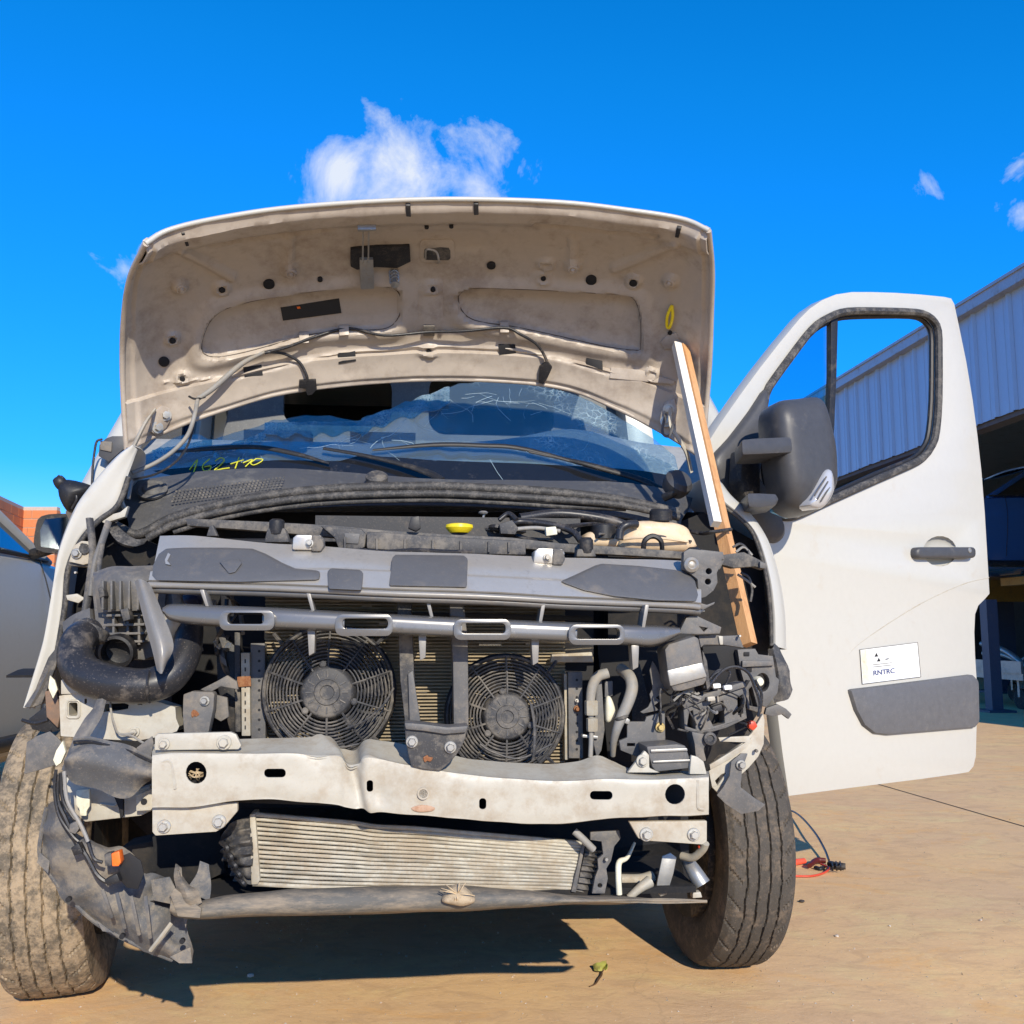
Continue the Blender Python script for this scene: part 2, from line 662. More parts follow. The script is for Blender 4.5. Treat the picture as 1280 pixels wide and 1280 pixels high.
def glass_mat(name, tint, refl, rough=.02, cracks=None, patches=(.54, .70), cw=.55, haze=0.0):
    m = bpy.data.materials.new(name)
    m.use_nodes = True
    nt = m.node_tree
    N, L = nt.nodes, nt.links
    N.remove(N['Principled BSDF'])
    out = N['Material Output']
    tr = N.new('ShaderNodeBsdfTransparent')
    tr.inputs[0].default_value = (*tint, 1)
    gl = N.new('ShaderNodeBsdfGlossy')
    gl.inputs['Roughness'].default_value = rough
    fr = N.new('ShaderNodeFresnel')
    geo = N.new('ShaderNodeNewGeometry')
    io = N.new('ShaderNodeMapRange')
    io.inputs[3].default_value = 1.5
    io.inputs[4].default_value = 1 / 1.5
    L.new(geo.outputs['Backfacing'], io.inputs[0])
    L.new(io.outputs[0], fr.inputs[0])
    mul = N.new('ShaderNodeMath')
    mul.operation = 'MULTIPLY_ADD'
    mul.inputs[1].default_value = 1.0
    mul.inputs[2].default_value = refl
    mul.use_clamp = True
    L.new(fr.outputs[0], mul.inputs[0])
    mx = N.new('ShaderNodeMixShader')
    L.new(mul.outputs[0], mx.inputs[0])
    L.new(tr.outputs[0], mx.inputs[1])
    L.new(gl.outputs[0], mx.inputs[2])
    last = mx.outputs[0]
    if cracks:
        tc = N.new('ShaderNodeTexCoord')
        nz = N.new('ShaderNodeTexNoise')
        nz.inputs['Scale'].default_value = 7
        nz.inputs['Detail'].default_value = 4
        L.new(tc.outputs['Object'], nz.inputs['Vector'])
        add = N.new('ShaderNodeMixRGB')
        add.blend_type = 'ADD'
        add.inputs[0].default_value = .10
        L.new(tc.outputs['Object'], add.inputs[1])
        L.new(nz.outputs['Color'], add.inputs[2])
        facs = []
        for sc, th in cracks:
            vo = N.new('ShaderNodeTexVoronoi')
            vo.feature = 'DISTANCE_TO_EDGE'
            vo.inputs['Scale'].default_value = sc
            L.new(add.outputs[0], vo.inputs['Vector'])
            lt = N.new('ShaderNodeMapRange')
            lt.inputs[1].default_value = 0
            lt.inputs[2].default_value = th
            lt.inputs[3].default_value = 1
            lt.inputs[4].default_value = 0
            L.new(vo.outputs['Distance'], lt.inputs[0])
            facs.append(lt.outputs[0])
        # crazed zones only in patches
        n2 = N.new('ShaderNodeTexNoise')
        n2.inputs['Scale'].default_value = 4.5
        n2.inputs['Detail'].default_value = 5
        L.new(tc.outputs['Object'], n2.inputs['Vector'])
        mr = N.new('ShaderNodeMapRange')
        mr.inputs[1].default_value = patches[0]
        mr.inputs[2].default_value = patches[1]
        L.new(n2.outputs['Fac'], mr.inputs[0])
        m1 = N.new('ShaderNodeMath')
        m1.operation = 'MULTIPLY'
        L.new(facs[1], m1.inputs[0])
        L.new(mr.outputs[0], m1.inputs[1])
        m2 = N.new('ShaderNodeMath')
        m2.operation = 'MAXIMUM'
        m0 = N.new('ShaderNodeMath')
        m0.operation = 'MULTIPLY'
        L.new(facs[0], m0.inputs[0])
        L.new(mr.outputs[0], m0.inputs[1])
        L.new(m0.outputs[0], m2.inputs[0])
        L.new(m1.outputs[0], m2.inputs[1])
        m3 = N.new('ShaderNodeMath')
        m3.operation = 'MULTIPLY_ADD'
        m3.inputs[1].default_value = cw
        m3.inputs[2].default_value = haze
        L.new(m2.outputs[0], m3.inputs[0])
        df = N.new('ShaderNodeBsdfDiffuse')
        df.inputs[0].default_value = (.62, .78, .80, 1)
        mx2 = N.new('ShaderNodeMixShader')
        L.new(m3.outputs[0], mx2.inputs[0])
        L.new(last, mx2.inputs[1])
        L.new(df.outputs[0], mx2.inputs[2])
        last = mx2.outputs[0]
    L.new(last, out.inputs['Surface'])
    return m


m_glass = glass_mat('tinted_door_glass', (.52, .82, .92), .03)
m_wind = glass_mat('cracked_windscreen', (.78, .88, .93), .13, .03, [(6.0, .004), (46, .06)], (.50, .72), .5, haze=.05)
m_crazed = glass_mat('crazed_laminate', (.50, .72, .80), .12, .15, [(55, .10), (150, .25)], (.36, .60), .5)
m_carglass = glass_mat('car_window_glass', (.10, .13, .16), .25)

# ---------------------------------------------------------------- ground
def ground_material():
    m = bpy.data.materials.new('dusty_concrete')
    m.use_nodes = True
    nt = m.node_tree
    N, L = nt.nodes, nt.links
    b = N['Principled BSDF']
    b.inputs['Roughness'].default_value = .9
    b.inputs['Specular IOR Level'].default_value = .25
    tc = N.new('ShaderNodeTexCoord')
    mp = N.new('ShaderNodeMapping')
    mp.inputs['Rotation'].default_value = (0, 0, R(-14))
    mp.inputs['Scale'].default_value = (1, 1.7, 1)
    L.new(tc.outputs['Object'], mp.inputs['Vector'])

    def ns(sc, det=8, rg=.6, dist=0):
        n = N.new('ShaderNodeTexNoise')
        n.inputs['Scale'].default_value = sc
        n.inputs['Detail'].default_value = det
        n.inputs['Roughness'].default_value = rg
        n.inputs['Distortion'].default_value = dist
        L.new(mp.outputs[0], n.inputs['Vector'])
        return n.outputs['Fac']

    def mr(s, a, c, lo=0, hi=1):
        r = N.new('ShaderNodeMapRange')
        for i, v in zip((1, 2, 3, 4), (a, c, lo, hi)):
            r.inputs[i].default_value = v
        L.new(s, r.inputs[0])
        return r.outputs[0]

    def mix(f, a, c):
        x = N.new('ShaderNodeMix')
        x.data_type = 'RGBA'
        L.new(f, x.inputs[0])
        for i, v in ((6, a), (7, c)):
            if isinstance(v, tuple):
                x.inputs[i].default_value = (*v, 1)
            else:
                L.new(v, x.inputs[i])
        return x.outputs[2]
    c = mix(mr(ns(.9, 6, .6, .4), .35, .65), (0.850, 0.546, 0.254), (0.728, 0.470, 0.254))
    c = mix(mr(ns(2.6, 9, .68, .8), .50, .72, 0, .8), c, (0.850, 0.662, 0.297))
    c = mix(mr(ns(5.5, 10, .78, 1.2), .49, .60, 0, .60), c, (0.564, 0.355, 0.189))
    c = mix(mr(ns(1.7, 9, .74, 1.8), .54, .64, 0, .55), c, (0.850, 0.450, 0.144))
    c = mix(mr(ns(34, 10, .85), .42, .62, 0, .6), c, (0.705, 0.450, 0.240))
    c = mix(mr(ns(140, 3, .6), .66, .74, 0, .8), c, (0.304, 0.192, 0.101))
    c = mix(mr(ns(95, 2, .5), .70, .76, 0, .7), c, (0.850, 0.850, 0.608))
    vo = N.new('ShaderNodeTexVoronoi')
    vo.feature = 'DISTANCE_TO_EDGE'
    vo.inputs['Scale'].default_value = .55
    wz = N.new('ShaderNodeTexNoise')
    wz.inputs['Scale'].default_value = 2.2
    wz.inputs['Detail'].default_value = 8
    L.new(mp.outputs[0], wz.inputs['Vector'])
    ad = N.new('ShaderNodeMixRGB')
    ad.blend_type = 'ADD'
    ad.inputs[0].default_value = .35
    L.new(mp.outputs[0], ad.inputs[1])
    L.new(wz.outputs['Color'], ad.inputs[2])
    L.new(ad.outputs[0], vo.inputs['Vector'])
    crk = mr(vo.outputs['Distance'], 0.0008, .0025, .12, 0)
    c = mix(crk, c, (.10, .075, .05))
    L.new(c, b.inputs['Base Color'])
    bp = N.new('ShaderNodeBump')
    bp.inputs['Strength'].default_value = .5
    bp.inputs['Distance'].default_value = .006
    sm = N.new('ShaderNodeMath')
    sm.operation = 'MULTIPLY_ADD'
    sm.inputs[1].default_value = .35
    L.new(ns(75, 6, .7), sm.inputs[0])
    L.new(ns(7, 6, .6), sm.inputs[2])
    L.new(sm.outputs[0], bp.inputs['Height'])
    L.new(bp.outputs[0], b.inputs['Normal'])
    return m


bm = bmesh.new()
vs = [bm.verts.new(v) for v in ((-700, -300, 0), (700, -300, 0), (700, 1300, 0), (-700, 1300, 0))]
bm.faces.new(vs)
ground = O('ground', bm, ground_material(), smooth=0, kind='structure')

m_joint = M('joint_dirt', (.09, .065, .045), .95)
for (a, b_) in (((1165, 1000), (1400, 1068)),):
    p0, p1 = G(*a), G(*b_)
    q = (p1 - p0).normalized()
    p0 -= q * 1.5
    sd = Vector((-q.y, q.x, 0)) * .005
    bm = bmesh.new()
    n = 30
    L0 = [bm.verts.new(p0.lerp(p1, k / n) + sd * (1 + .5 * noise.noise(Vector((k, 1, 0)))) + Vector((0, 0, .002))) for k in range(n + 1)]
    L1 = [bm.verts.new(p0.lerp(p1, k / n) - sd * (1 + .5 * noise.noise(Vector((k, 7, 0)))) + Vector((0, 0, .002))) for k in range(n + 1)]
    for k in range(n):
        bm.faces.new((L0[k], L0[k + 1], L1[k + 1], L1[k]))
    O('expansion_joint', bm, m_joint, ground, smooth=0)

# pebbles and crumbs of concrete
stone_m = M('pale_pebble', (.55, .48, .40), .9, 0, (.30, .22, .15), .4, 60)
stone_d = M('dark_pebble', (.06, .05, .045), .9)


def pebble(px, py, r, mat, label):
    c = G(px, py)
    bm = bmesh.new()
    bmesh.ops.create_icosphere(bm, subdivisions=2, radius=r)
    for v in bm.verts:
        v.co *= 1 + .35 * noise.noise(v.co * (1.3 / r) + Vector((px, py, 0)))
        v.co.z *= .6
        v.co += c + Vector((0, 0, r * .42))
    o = O('pebble', bm, mat, smooth=40)
    o['label'] = label
    o['category'] = 'pebble'


pebble(313, 1221, .010, stone_m, 'pale cream pebble on the concrete ahead of the torn wheel liner')
pebble(1002, 1128, .009, stone_d, 'small black pebble on the concrete beside the dusty tyre')
pebble(1046, 1171, .006, stone_m, 'tiny white pebble on the concrete past the red cable clamp')
pebble(1226, 1151, .005, stone_m, 'tiny white pebble alone on open concrete below the door')
pebble(1112, 1158, .004, stone_m, 'tiny pale crumb on the concrete between white pebbles')

# grit and crumbs nobody could count
bm = bmesh.new()
rg = random.Random(11)
for k in range(2600):
    py = rg.uniform(985, 1300)
    px = rg.uniform(-60, 1340)
    c = G(px, py)
    r = rg.choice((.0011, .0013, .0016, .002, .0028))
    q = [c + Vector((rg.uniform(-1, 1) * r * 1.6, rg.uniform(-1, 1) * r * 1.6, 0)) for _ in range(3)] + [c + Vector((rg.uniform(-.5, .5) * r, rg.uniform(-.5, .5) * r, r * rg.uniform(.7, 1.5)))]
    v = [bm.verts.new(p) for p in q]
    for f in ((0, 1, 3), (1, 2, 3), (2, 0, 3)):
        bm.faces.new([v[i] for i in f])
grit = O('grit', bm, M('grit_stone', (.30, .235, .17), .95, 0, (.60, .52, .42), .5, 25), smooth=0, kind='stuff')
grit['label'] = 'scattered grit and crumbs over the dusty concrete'
grit['category'] = 'grit'

# ---------------------------------------------------------------- warehouse on the right
WC, WK = 6.40, .0925
WDIR = Vector((-WK, 1, 0)).normalized()           # along the wall, away from the camera
WOUT = Vector((1, WK, 0)).normalized()            # into the building
WROT = Matrix((WOUT, WDIR, Vector((0, 0, 1)))).transposed()


def WP(y, z, inn=0.0):
    return Vector((WC - WK * y, y, z)) + WOUT * inn


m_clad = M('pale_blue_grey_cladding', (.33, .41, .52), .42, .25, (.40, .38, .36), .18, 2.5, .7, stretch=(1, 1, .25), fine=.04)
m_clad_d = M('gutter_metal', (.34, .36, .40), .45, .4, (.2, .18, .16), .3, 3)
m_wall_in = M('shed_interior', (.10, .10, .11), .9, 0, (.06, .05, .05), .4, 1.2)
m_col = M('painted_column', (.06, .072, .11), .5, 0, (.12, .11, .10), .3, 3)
wh = E('warehouse', WP(12, 0, 4), 'long metal clad warehouse with open bays, shaded side towards the van', 'warehouse')
Z0, Z1 = 3.28, 4.62
# one corrugated sheet, shared by all
bm = bmesh.new()
pw = .34
prof = [(-pw / 2, .0), (-pw / 2 + .03, -.028), (-pw / 2 + .062, -.028), (-pw / 2 + .092, 0), (-.02, 0), (-.012, -.005), (.05, -.005), (.058, 0), (pw / 2 - .001, .0)]
for z in (0, Z1 - Z0):
    for t in (0, .004):
        pass
fr = [[bm.verts.new((h, y, z)) for y, h in prof] for z in (0, Z1 - Z0)]
bk = [[bm.verts.new((h + .004, y, z)) for y, h in prof] for z in (0, Z1 - Z0)]
k = len(prof)
for i in range(k - 1):
    bm.faces.new((fr[0][i], fr[0][i + 1], fr[1][i + 1], fr[1][i]))
    bm.faces.new((bk[0][i], bk[1][i], bk[1][i + 1], bk[0][i + 1]))
    for j in (0, 1):
        bm.faces.new((fr[j][i], fr[j][i + 1], bk[j][i + 1], bk[j][i]))
for i in (0, k - 1):
    bm.faces.new((fr[0][i], fr[1][i], bk[1][i], bk[0][i]))
bmesh.ops.recalc_face_normals(bm, faces=bm.faces)
pm = bpy.data.meshes.new('cladding_panel')
bm.to_mesh(pm)
bm.free()
pm.materials.append(m_clad)
y = 5.2
i = 0
while y < 30:
    o = O('cladding_panel', pm, None, wh)
    o.matrix_basis = Matrix.Translation(WP(y, Z0 + random.uniform(-.006, .006), random.uniform(-.002, .002))) @ WROT.to_4x4()
    y += pw
YA, YB = 5.05, 30.2
mid = (YA + YB) / 2
LEN = YB - YA


def wbox(name, y0, y1, z0, z1, i0, i1, mat, parent=wh, bev=.004, **t):
    c = (WP(y0, z0, i0) + WP(y1, z1, i1)) / 2
    return box(name, c, abs(i1 - i0), abs(y1 - y0), abs(z1 - z0), mat, parent, WROT, bev, **t)


wbox('gutter', YA, YB, Z1 - .03, Z1 + .09, -.12, .04, m_clad_d)
wbox('gutter_lip', YA, YB, Z1 + .09, Z1 + .125, -.14, -.10, m_clad_d)
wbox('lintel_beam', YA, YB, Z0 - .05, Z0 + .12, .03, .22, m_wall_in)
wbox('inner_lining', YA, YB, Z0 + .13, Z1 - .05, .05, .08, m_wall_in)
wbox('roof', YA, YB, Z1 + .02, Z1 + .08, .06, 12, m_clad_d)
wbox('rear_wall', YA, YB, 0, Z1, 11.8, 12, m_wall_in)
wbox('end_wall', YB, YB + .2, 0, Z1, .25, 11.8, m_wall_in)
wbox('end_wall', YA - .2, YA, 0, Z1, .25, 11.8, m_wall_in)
# steel columns of the open side
for yy in (7.2, 16.6, 21.4, 26.2):
    bm = bmesh.new()
    for a, b_, s0, s1 in ((.06, .075, -.11, .11), (.225, .24, -.11, .11), (.075, .225, -.006, .006)):
        box_bm(bm, (WP(yy + s0, 0, a) + WP(yy + s1, Z0 - .06, b_)) / 2, b_ - a, s1 - s0, Z0 - .06, WROT)
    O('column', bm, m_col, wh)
    wbox('column_base', yy - .16, yy + .16, 0, .03, -.0, .3, m_col)

# ---------------------------------------------------------------- car builder (stylised road car, nose towards +Y of its own frame)
m_carbk = M('car_black_trim', (.015, .015, .017), .5, 0, DUST, .2, 8)
m_cartyre = M('car_tyre', (.02, .02, .02), .85, 0, DUST, .3, 12)
m_carrim = M('car_alloy_rim', (.45, .45, .46), .3, .8)


def car(name, label, origin, rz, paint, glass, mirror=True, group=None, k=1.0):
    T = Matrix.Translation(origin) @ Matrix.Rotation(rz, 4, 'Z') @ Matrix.Scale(k, 4)
    root = E(name, origin, label, 'car', group)

    def tf(v):
        return T @ Vector(v)
    st = [(-2.18, .46, .78, .98, .02), (-2.08, .34, .86, 1.10, .03), (-1.7, .26, .91, 1.19, .03), (-.9, .22, .925, 1.205, .03), (0, .21, .93, 1.20, .03),
          (.75, .21, .925, 1.18, .04), (1.15, .23, .92, 1.12, .06), (1.6, .27, .90, 1.04, .06), (1.95, .32, .86, .95, .05), (2.12, .42, .74, .80, .03)]

    def sec(y, zb, hw, zt, cr_):
        h = [(.0, zb), (hw * .80, zb), (hw * .93, zb + .06), (hw * .965, zb + .20), (hw * .985, zb + .42), (hw, zb + .60 * (zt - zb)), (hw * .992, zb + .80 * (zt - zb)), (hw * .955, zt - .03), (hw * .90, zt), (hw * .45, zt + cr_), (0, zt + cr_ * 1.2)]
        full = h + [(-x, z) for x, z in reversed(h[1:-1])]
        return [tf((x, y, z)) for x, z in full]
    rows = [sec(*s) for s in st]
    rows = list(zip(*[cr(list(c), 4) for c in zip(*rows)]))
    bm = bmesh.new()
    vv = [[bm.verts.new(p) for p in r] for r in rows]
    n = len(vv[0])
    for a, b_ in zip(vv, vv[1:]):
        for q in range(n):
            bm.faces.new((a[q], a[(q + 1) % n], b_[(q + 1) % n], b_[q]))
    bm.faces.new(vv[0])
    bm.faces.new(list(reversed(vv[-1])))
    body = O('body', bm, paint, root, smooth=40)
    # greenhouse: base ring and roof ring
    gb = [(-1.98, .80, 1.19), (-1.2, .865, 1.205), (0, .87, 1.205), (.80, .82, 1.19)]
    gt = [(-1.62, .60, 1.60), (-1.0, .665, 1.655), (-.4, .67, 1.66), (-.02, .63, 1.635)]

    def side(s):
        bm = bmesh.new()
        a = [bm.verts.new(tf((s * w, y, z))) for y, w, z in gb]
        b_ = [bm.verts.new(tf((s * w, y, z))) for y, w, z in gt]
        for q in range(3):
            bm.faces.new((a[q], a[q + 1], b_[q + 1], b_[q]))
        O('side_window', bm, glass, root, smooth=0)
        for q, r0 in ((0, .06), (1, .035), (2, .03), (3, .035)):
            tube('pillar', [tf((s * (gb[q][1] + .004), gb[q][0], gb[q][2] - .02)), tf((s * (gt[q][1] + .004), gt[q][0], gt[q][2]))], r0, paint if q in (0, 3) else m_carbk, root, sm=2, flat=.6)
        tube('belt_moulding', [tf((s * (w + .012), y, z + .002)) for y, w, z in gb], .011, m_carbk, root, sm=5)
        tube('roof_rail', [tf((s * (w + .0), y, z + .005)) for y, w, z in gt], .03, paint, root, sm=5)
    side(1)
    side(-1)
    for nm, q in (('rear_window', 0), ('windscreen', 3)):
        bm = bmesh.new()
        bm.faces.new([bm.verts.new(tf(v)) for v in ((-gb[q][1], gb[q][0], gb[q][2]), (gb[q][1], gb[q][0], gb[q][2]), (gt[q][1], gt[q][0], gt[q][2]), (-gt[q][1], gt[q][0], gt[q][2]))])
        O(nm, bm, glass, root, smooth=0)
    rr = [[tf((x * w, y, z + .045 * (1 - x * x))) for x in (-1, -.5, 0, .5, 1)] for y, w, z in gt]
    sheet('roof', rr, 3, 3, .02, paint, root, face=Vector((0, 0, 1)))
    box('cabin_floor', tf((0, -.5, 1.0)), 1.5, 2.2, .05, m_carbk, root)
    for sx in (-.38, .38):
        box('seat', tf((sx, -.35, 1.2)), .46, .14, .5, m_carbk, root, bev=.05)
    lm = M(name + '_lamp', (.35, .01, .01), .2, coat=1, fine=0)
    for s in (-1, 1):
        for y in (-1.35, 1.32):
            c = tf((s * .80, y, .33))
            ax = (T.to_3x3() @ Vector((s, 0, 0)))
            w = turned('wheel', c, ax, [(.20, -.1), (.31, -.1), (.335, -.07), (.338, .04), (.325, .10), (.29, .115), (.225, .115), (.21, .10)], m_cartyre, root, 32)
            turned('rim', c, ax, [(.205, .05), (.205, .112), (.18, .09), (.07, .10), (.05, .12), (0, .12)], m_carrim, w, 20)
            tube('wheel_arch', [tf((s * (.918 - (.03 if abs(y) > 1.33 else .03)), y + .40 * math.cos(a), .34 + .40 * math.sin(a))) for a in (kk * math.pi / 10 for kk in range(11))], .028, m_carbk, root, sm=2)
        # sill moulding, door seams and handles
        tube('sill_moulding', [tf((s * .905, y, .33)) for y in (-.9, -.3, .3, .88)], .045, m_carbk, root, sm=2, flat=.8)
        for y in (.62, -.30, -1.08):
            tube('door_seam', [tf((s * (.873 if z > 1.15 else .931 if z > .7 else .917 if z > .5 else .90), y + (1.0 - z) * .06, z)) for z in (1.185, 1.0, .8, .6, .42)], .0035, m_carbk, root, sm=2)
        for y in (-.12, -.92):
            tube('door_handle', [tf((s * .935, y - .09, 1.02)), tf((s * .955, y - .05, 1.025)), tf((s * .955, y + .05, 1.025)), tf((s * .935, y + .09, 1.02))], .012, paint, root, sm=3)
        if mirror:
            c = Vector((s * 1.06, .50, 1.30))
            ol = [c + Vector((s * x, 0, z)) for x, z in ((-.135, -.075), (-.145, .02), (-.12, .085), (.0, .098), (.11, .09), (.125, .03), (.10, -.07), (.0, -.095))]
            hx = pillow('mirror_housing', [tf(v) for v in ol], 0, .11, m_carbk, root, nrm=(T.to_3x3() @ Vector((0, 1, 0))), back=.045)
            mg = [c + Vector((s * x * .84, -.047, z * .82)) for x, z in ((-.135, -.075), (-.145, .02), (-.12, .085), (.0, .098), (.11, .09), (.125, .03), (.10, -.07), (.0, -.095))]
            bm = bmesh.new()
            a = [bm.verts.new(tf(v)) for v in mg]
            b2 = [bm.verts.new(tf(v + Vector((0, .001, 0)))) for v in mg]
            bm.faces.new(a)
            for q in range(len(a)):
                bm.faces.new((a[q], a[(q + 1) % len(a)], b2[(q + 1) % len(a)], b2[q]))
            O('mirror_glass', bm, m_mirror, hx, smooth=0)
            tube('mirror_foot', [tf((s * .86, .56, 1.21)), tf((s * .94, .54, 1.23)), tf((s * 1.0, .53, 1.25))], .03, m_carbk, root, sm=3)
        pillow('rear_lamp', [tf((s * x, -2.13 - (.02 if x < .75 else -.04), z)) for x, z in ((.62, .92), (.80, .90), (.84, 1.0), (.80, 1.06), (.64, 1.05))], 0, .03, lm, root, nrm=(T.to_3x3() @ Vector((0, -1, 0))))
        pillow('headlamp', [tf((s * x, 2.02 + (.02 if x < .7 else -.06), z)) for x, z in ((.50, .76), (.74, .74), (.80, .82), (.76, .88), (.52, .84))], 0, .04, m_lens, root, nrm=(T.to_3x3() @ Vector((0, 1, 0))))
    box('rear_bumper', tf((0, -2.16, .52)), 1.6, .14, .22, paint, root, T.to_3x3(), .05)
    box('number_plate', tf((0, -2.215, .80)), .5, .012, .11, m_paper, root, T.to_3x3(), .002)
    return root


m_silver = M('silver_grey_paint', (.38, .375, .36), .4, .15, (.28, .25, .21), .14, 3, .6, coat=.2, fine=.03)
m_blue = M('blue_car_paint', (.05, .14, .34), .25, .3, coat=.8, fine=.03)
car('grey_car', 'silver grey car with black door mirror parked alongside the damaged van', Vector((-3.44, 4.42, 0)), R(1.5), m_silver, m_carglass, k=1.08)
lift_y = 12.1
bc = WP(lift_y + .7, 1.42, 1.55)
car('blue_car', 'blue car raised on a workshop lift inside the dark warehouse', bc, R(95), m_blue, m_carglass, mirror=False)
# two-post lift under it
m_ochre = M('ochre_lift_paint', (.42, .24, .05), .5, 0, (.15, .11, .07), .35, 6)
lift = E('car_lift', WP(lift_y, 0, 2.2), 'ochre two post car lift holding up the blue car', 'car lift')
for yy in (lift_y - .95, lift_y + 2.35):
    wbox('post', yy - .14, yy + .14, 0, 3.1, 2.2, 2.5, m_col, lift)
    wbox('base_plate', yy - .3, yy + .3, 0, .03, 2.0, 2.7, m_col, lift)
for i0 in (1.2, 3.3):
    wbox('lift_arm', lift_y - .8, lift_y + .45, 1.50, 1.60, i0, i0 + .14, m_ochre, lift)
    wbox('lift_arm', lift_y + .95, lift_y + 2.2, 1.50, 1.60, i0, i0 + .14, m_ochre, lift)
wbox('carriage', lift_y - .82, lift_y - .6, 1.35, 1.75, 1.1, 3.5, m_ochre, lift)
wbox('carriage', lift_y + 2.0, lift_y + 2.2, 1.35, 1.75, 1.1, 3.5, m_ochre, lift)
sp = E('steel_post', WP(11.1, 0, .12), 'short blue grey steel post standing at the open warehouse bay', 'post')
wbox('shaft', 11.03, 11.17, .02, 1.27, .05, .18, m_col, sp)
wbox('foot_plate', 10.94, 11.26, 0, .025, -.04, .28, m_col, sp)
# low workshop trolley just inside
tr = E('workshop_trolley', WP(12.2, 0, .9), 'low grey steel workshop trolley loaded with scrap pipes inside warehouse', 'trolley')
wbox('deck', 11.2, 12.9, .34, .42, .55, 1.5, m_steel, tr)
wbox('side_rail', 11.2, 12.9, .42, .56, .53, .56, m_steel, tr)
for yy in (11.4, 12.7):
    for ii in (.65, 1.4):
        turned('wheel', WP(yy, .12, ii), WOUT, [(.03, -.03), (.12, -.03), (.12, .03), (.03, .03)], m_cartyre, tr, 20)
        wbox('caster_fork', yy - .02, yy + .02, .14, .35, ii - .04, ii + .04, m_steel, tr, bev=0)
for k, (y0, y1, z0, z1, i0) in enumerate(((11.3, 12.4, .47, .75, .7), (11.6, 12.7, .47, .62, .9), (11.4, 12.3, .70, .48, 1.1))):
    o = tube('scrap_pipe', [WP(y0, z0, i0), WP((y0 + y1) / 2, (z0 + z1) / 2 + .06, i0 + .06), WP(y1, z1, i0 + .1)], .035, m_steel, None, n=10)
    o['label'] = ['bent steel scrap pipe leaning highest on the workshop trolley', 'steel scrap pipe lying along the trolley side rail', 'steel scrap pipe sloping towards the rear of the trolley'][k]
    o['category'] = 'pipe'

# ---------------------------------------------------------------- brick wall far left
m_brick = M('orange_hollow_brick', (.60, .20, .075), .85, 0, (.45, .22, .12), .4, 5, .9, bump=.3, bscale=60, fine=.12)
m_mortar = M('mortar', (.50, .40, .32), .95, fine=.1)
bw = E('brick_wall', PY(45, 790, 15).xy.to_3d(), 'unfinished orange hollow brick wall rising behind the grey car', 'wall')


def brick_run(a, b_, top, th=.13, bh=.14, bl=.40, joint=.014, first=0):
    dv = (b_ - a)
    Ln = dv.length
    dv.normalize()
    rot = Matrix((dv, Vector((-dv.y, dv.x, 0)), Vector((0, 0, 1)))).transposed()
    c = (a + b_) / 2
    box('mortar', Vector((c.x, c.y, top / 2 - .01)), Ln - .02, th - .022, top - .02, m_mortar, bw, rot, 0)
    bm = bmesh.new()
    box_bm(bm, (0, 0, 0), 1, 1, 1)
    bevel(bm, .012, 1)
    z = bh / 2
    row = first
    base = None
    while z < top:
        x = -(row % 2) * bl * .45 - .05 * (row % 3)
        while x < Ln - .03:
            x0, x1 = max(x, 0), min(x + bl - joint, Ln)
            if x1 - x0 > .04:
                w = x1 - x0
                bm = bmesh.new()
                box_bm(bm, (0, 0, 0), w, th, bh - joint)
                bevel(bm, .005, 1)
                key = 'brick_%0.3f_%0.3f' % (w, th)
                me = bpy.data.meshes.get(key)
                if me is None:
                    bmesh.ops.recalc_face_normals(bm, faces=bm.faces)
                    me = bpy.data.meshes.new(key)
                    bm.to_mesh(me)
                    me.materials.append(m_brick)
                bm.free()
                o = O('brick', me, None, bw)
                pos = a + dv * ((x0 + x1) / 2)
                o.matrix_basis = Matrix.Translation((pos.x + random.uniform(-.004, .004), pos.y + random.uniform(-.005, .005), z)) @ rot.to_4x4()
            x += bl
        row += 1
        z += bh


ca = PY(20, 790, 15)
cb = PY(65, 790, 15)
brick_run(Vector((ca.x, 15, 0)), Vector((cb.x, 15, 0)), 2.87)
brick_run(Vector((ca.x - .03, 14.93, 0)), Vector((-7.10, 12.2, 0)), 2.87, first=1)

# ================================================================ the van
van = E('damaged_van', Vector((-.25, 2.45, 0)), 'white panel van with smashed front, open hood and open driver door', 'van')

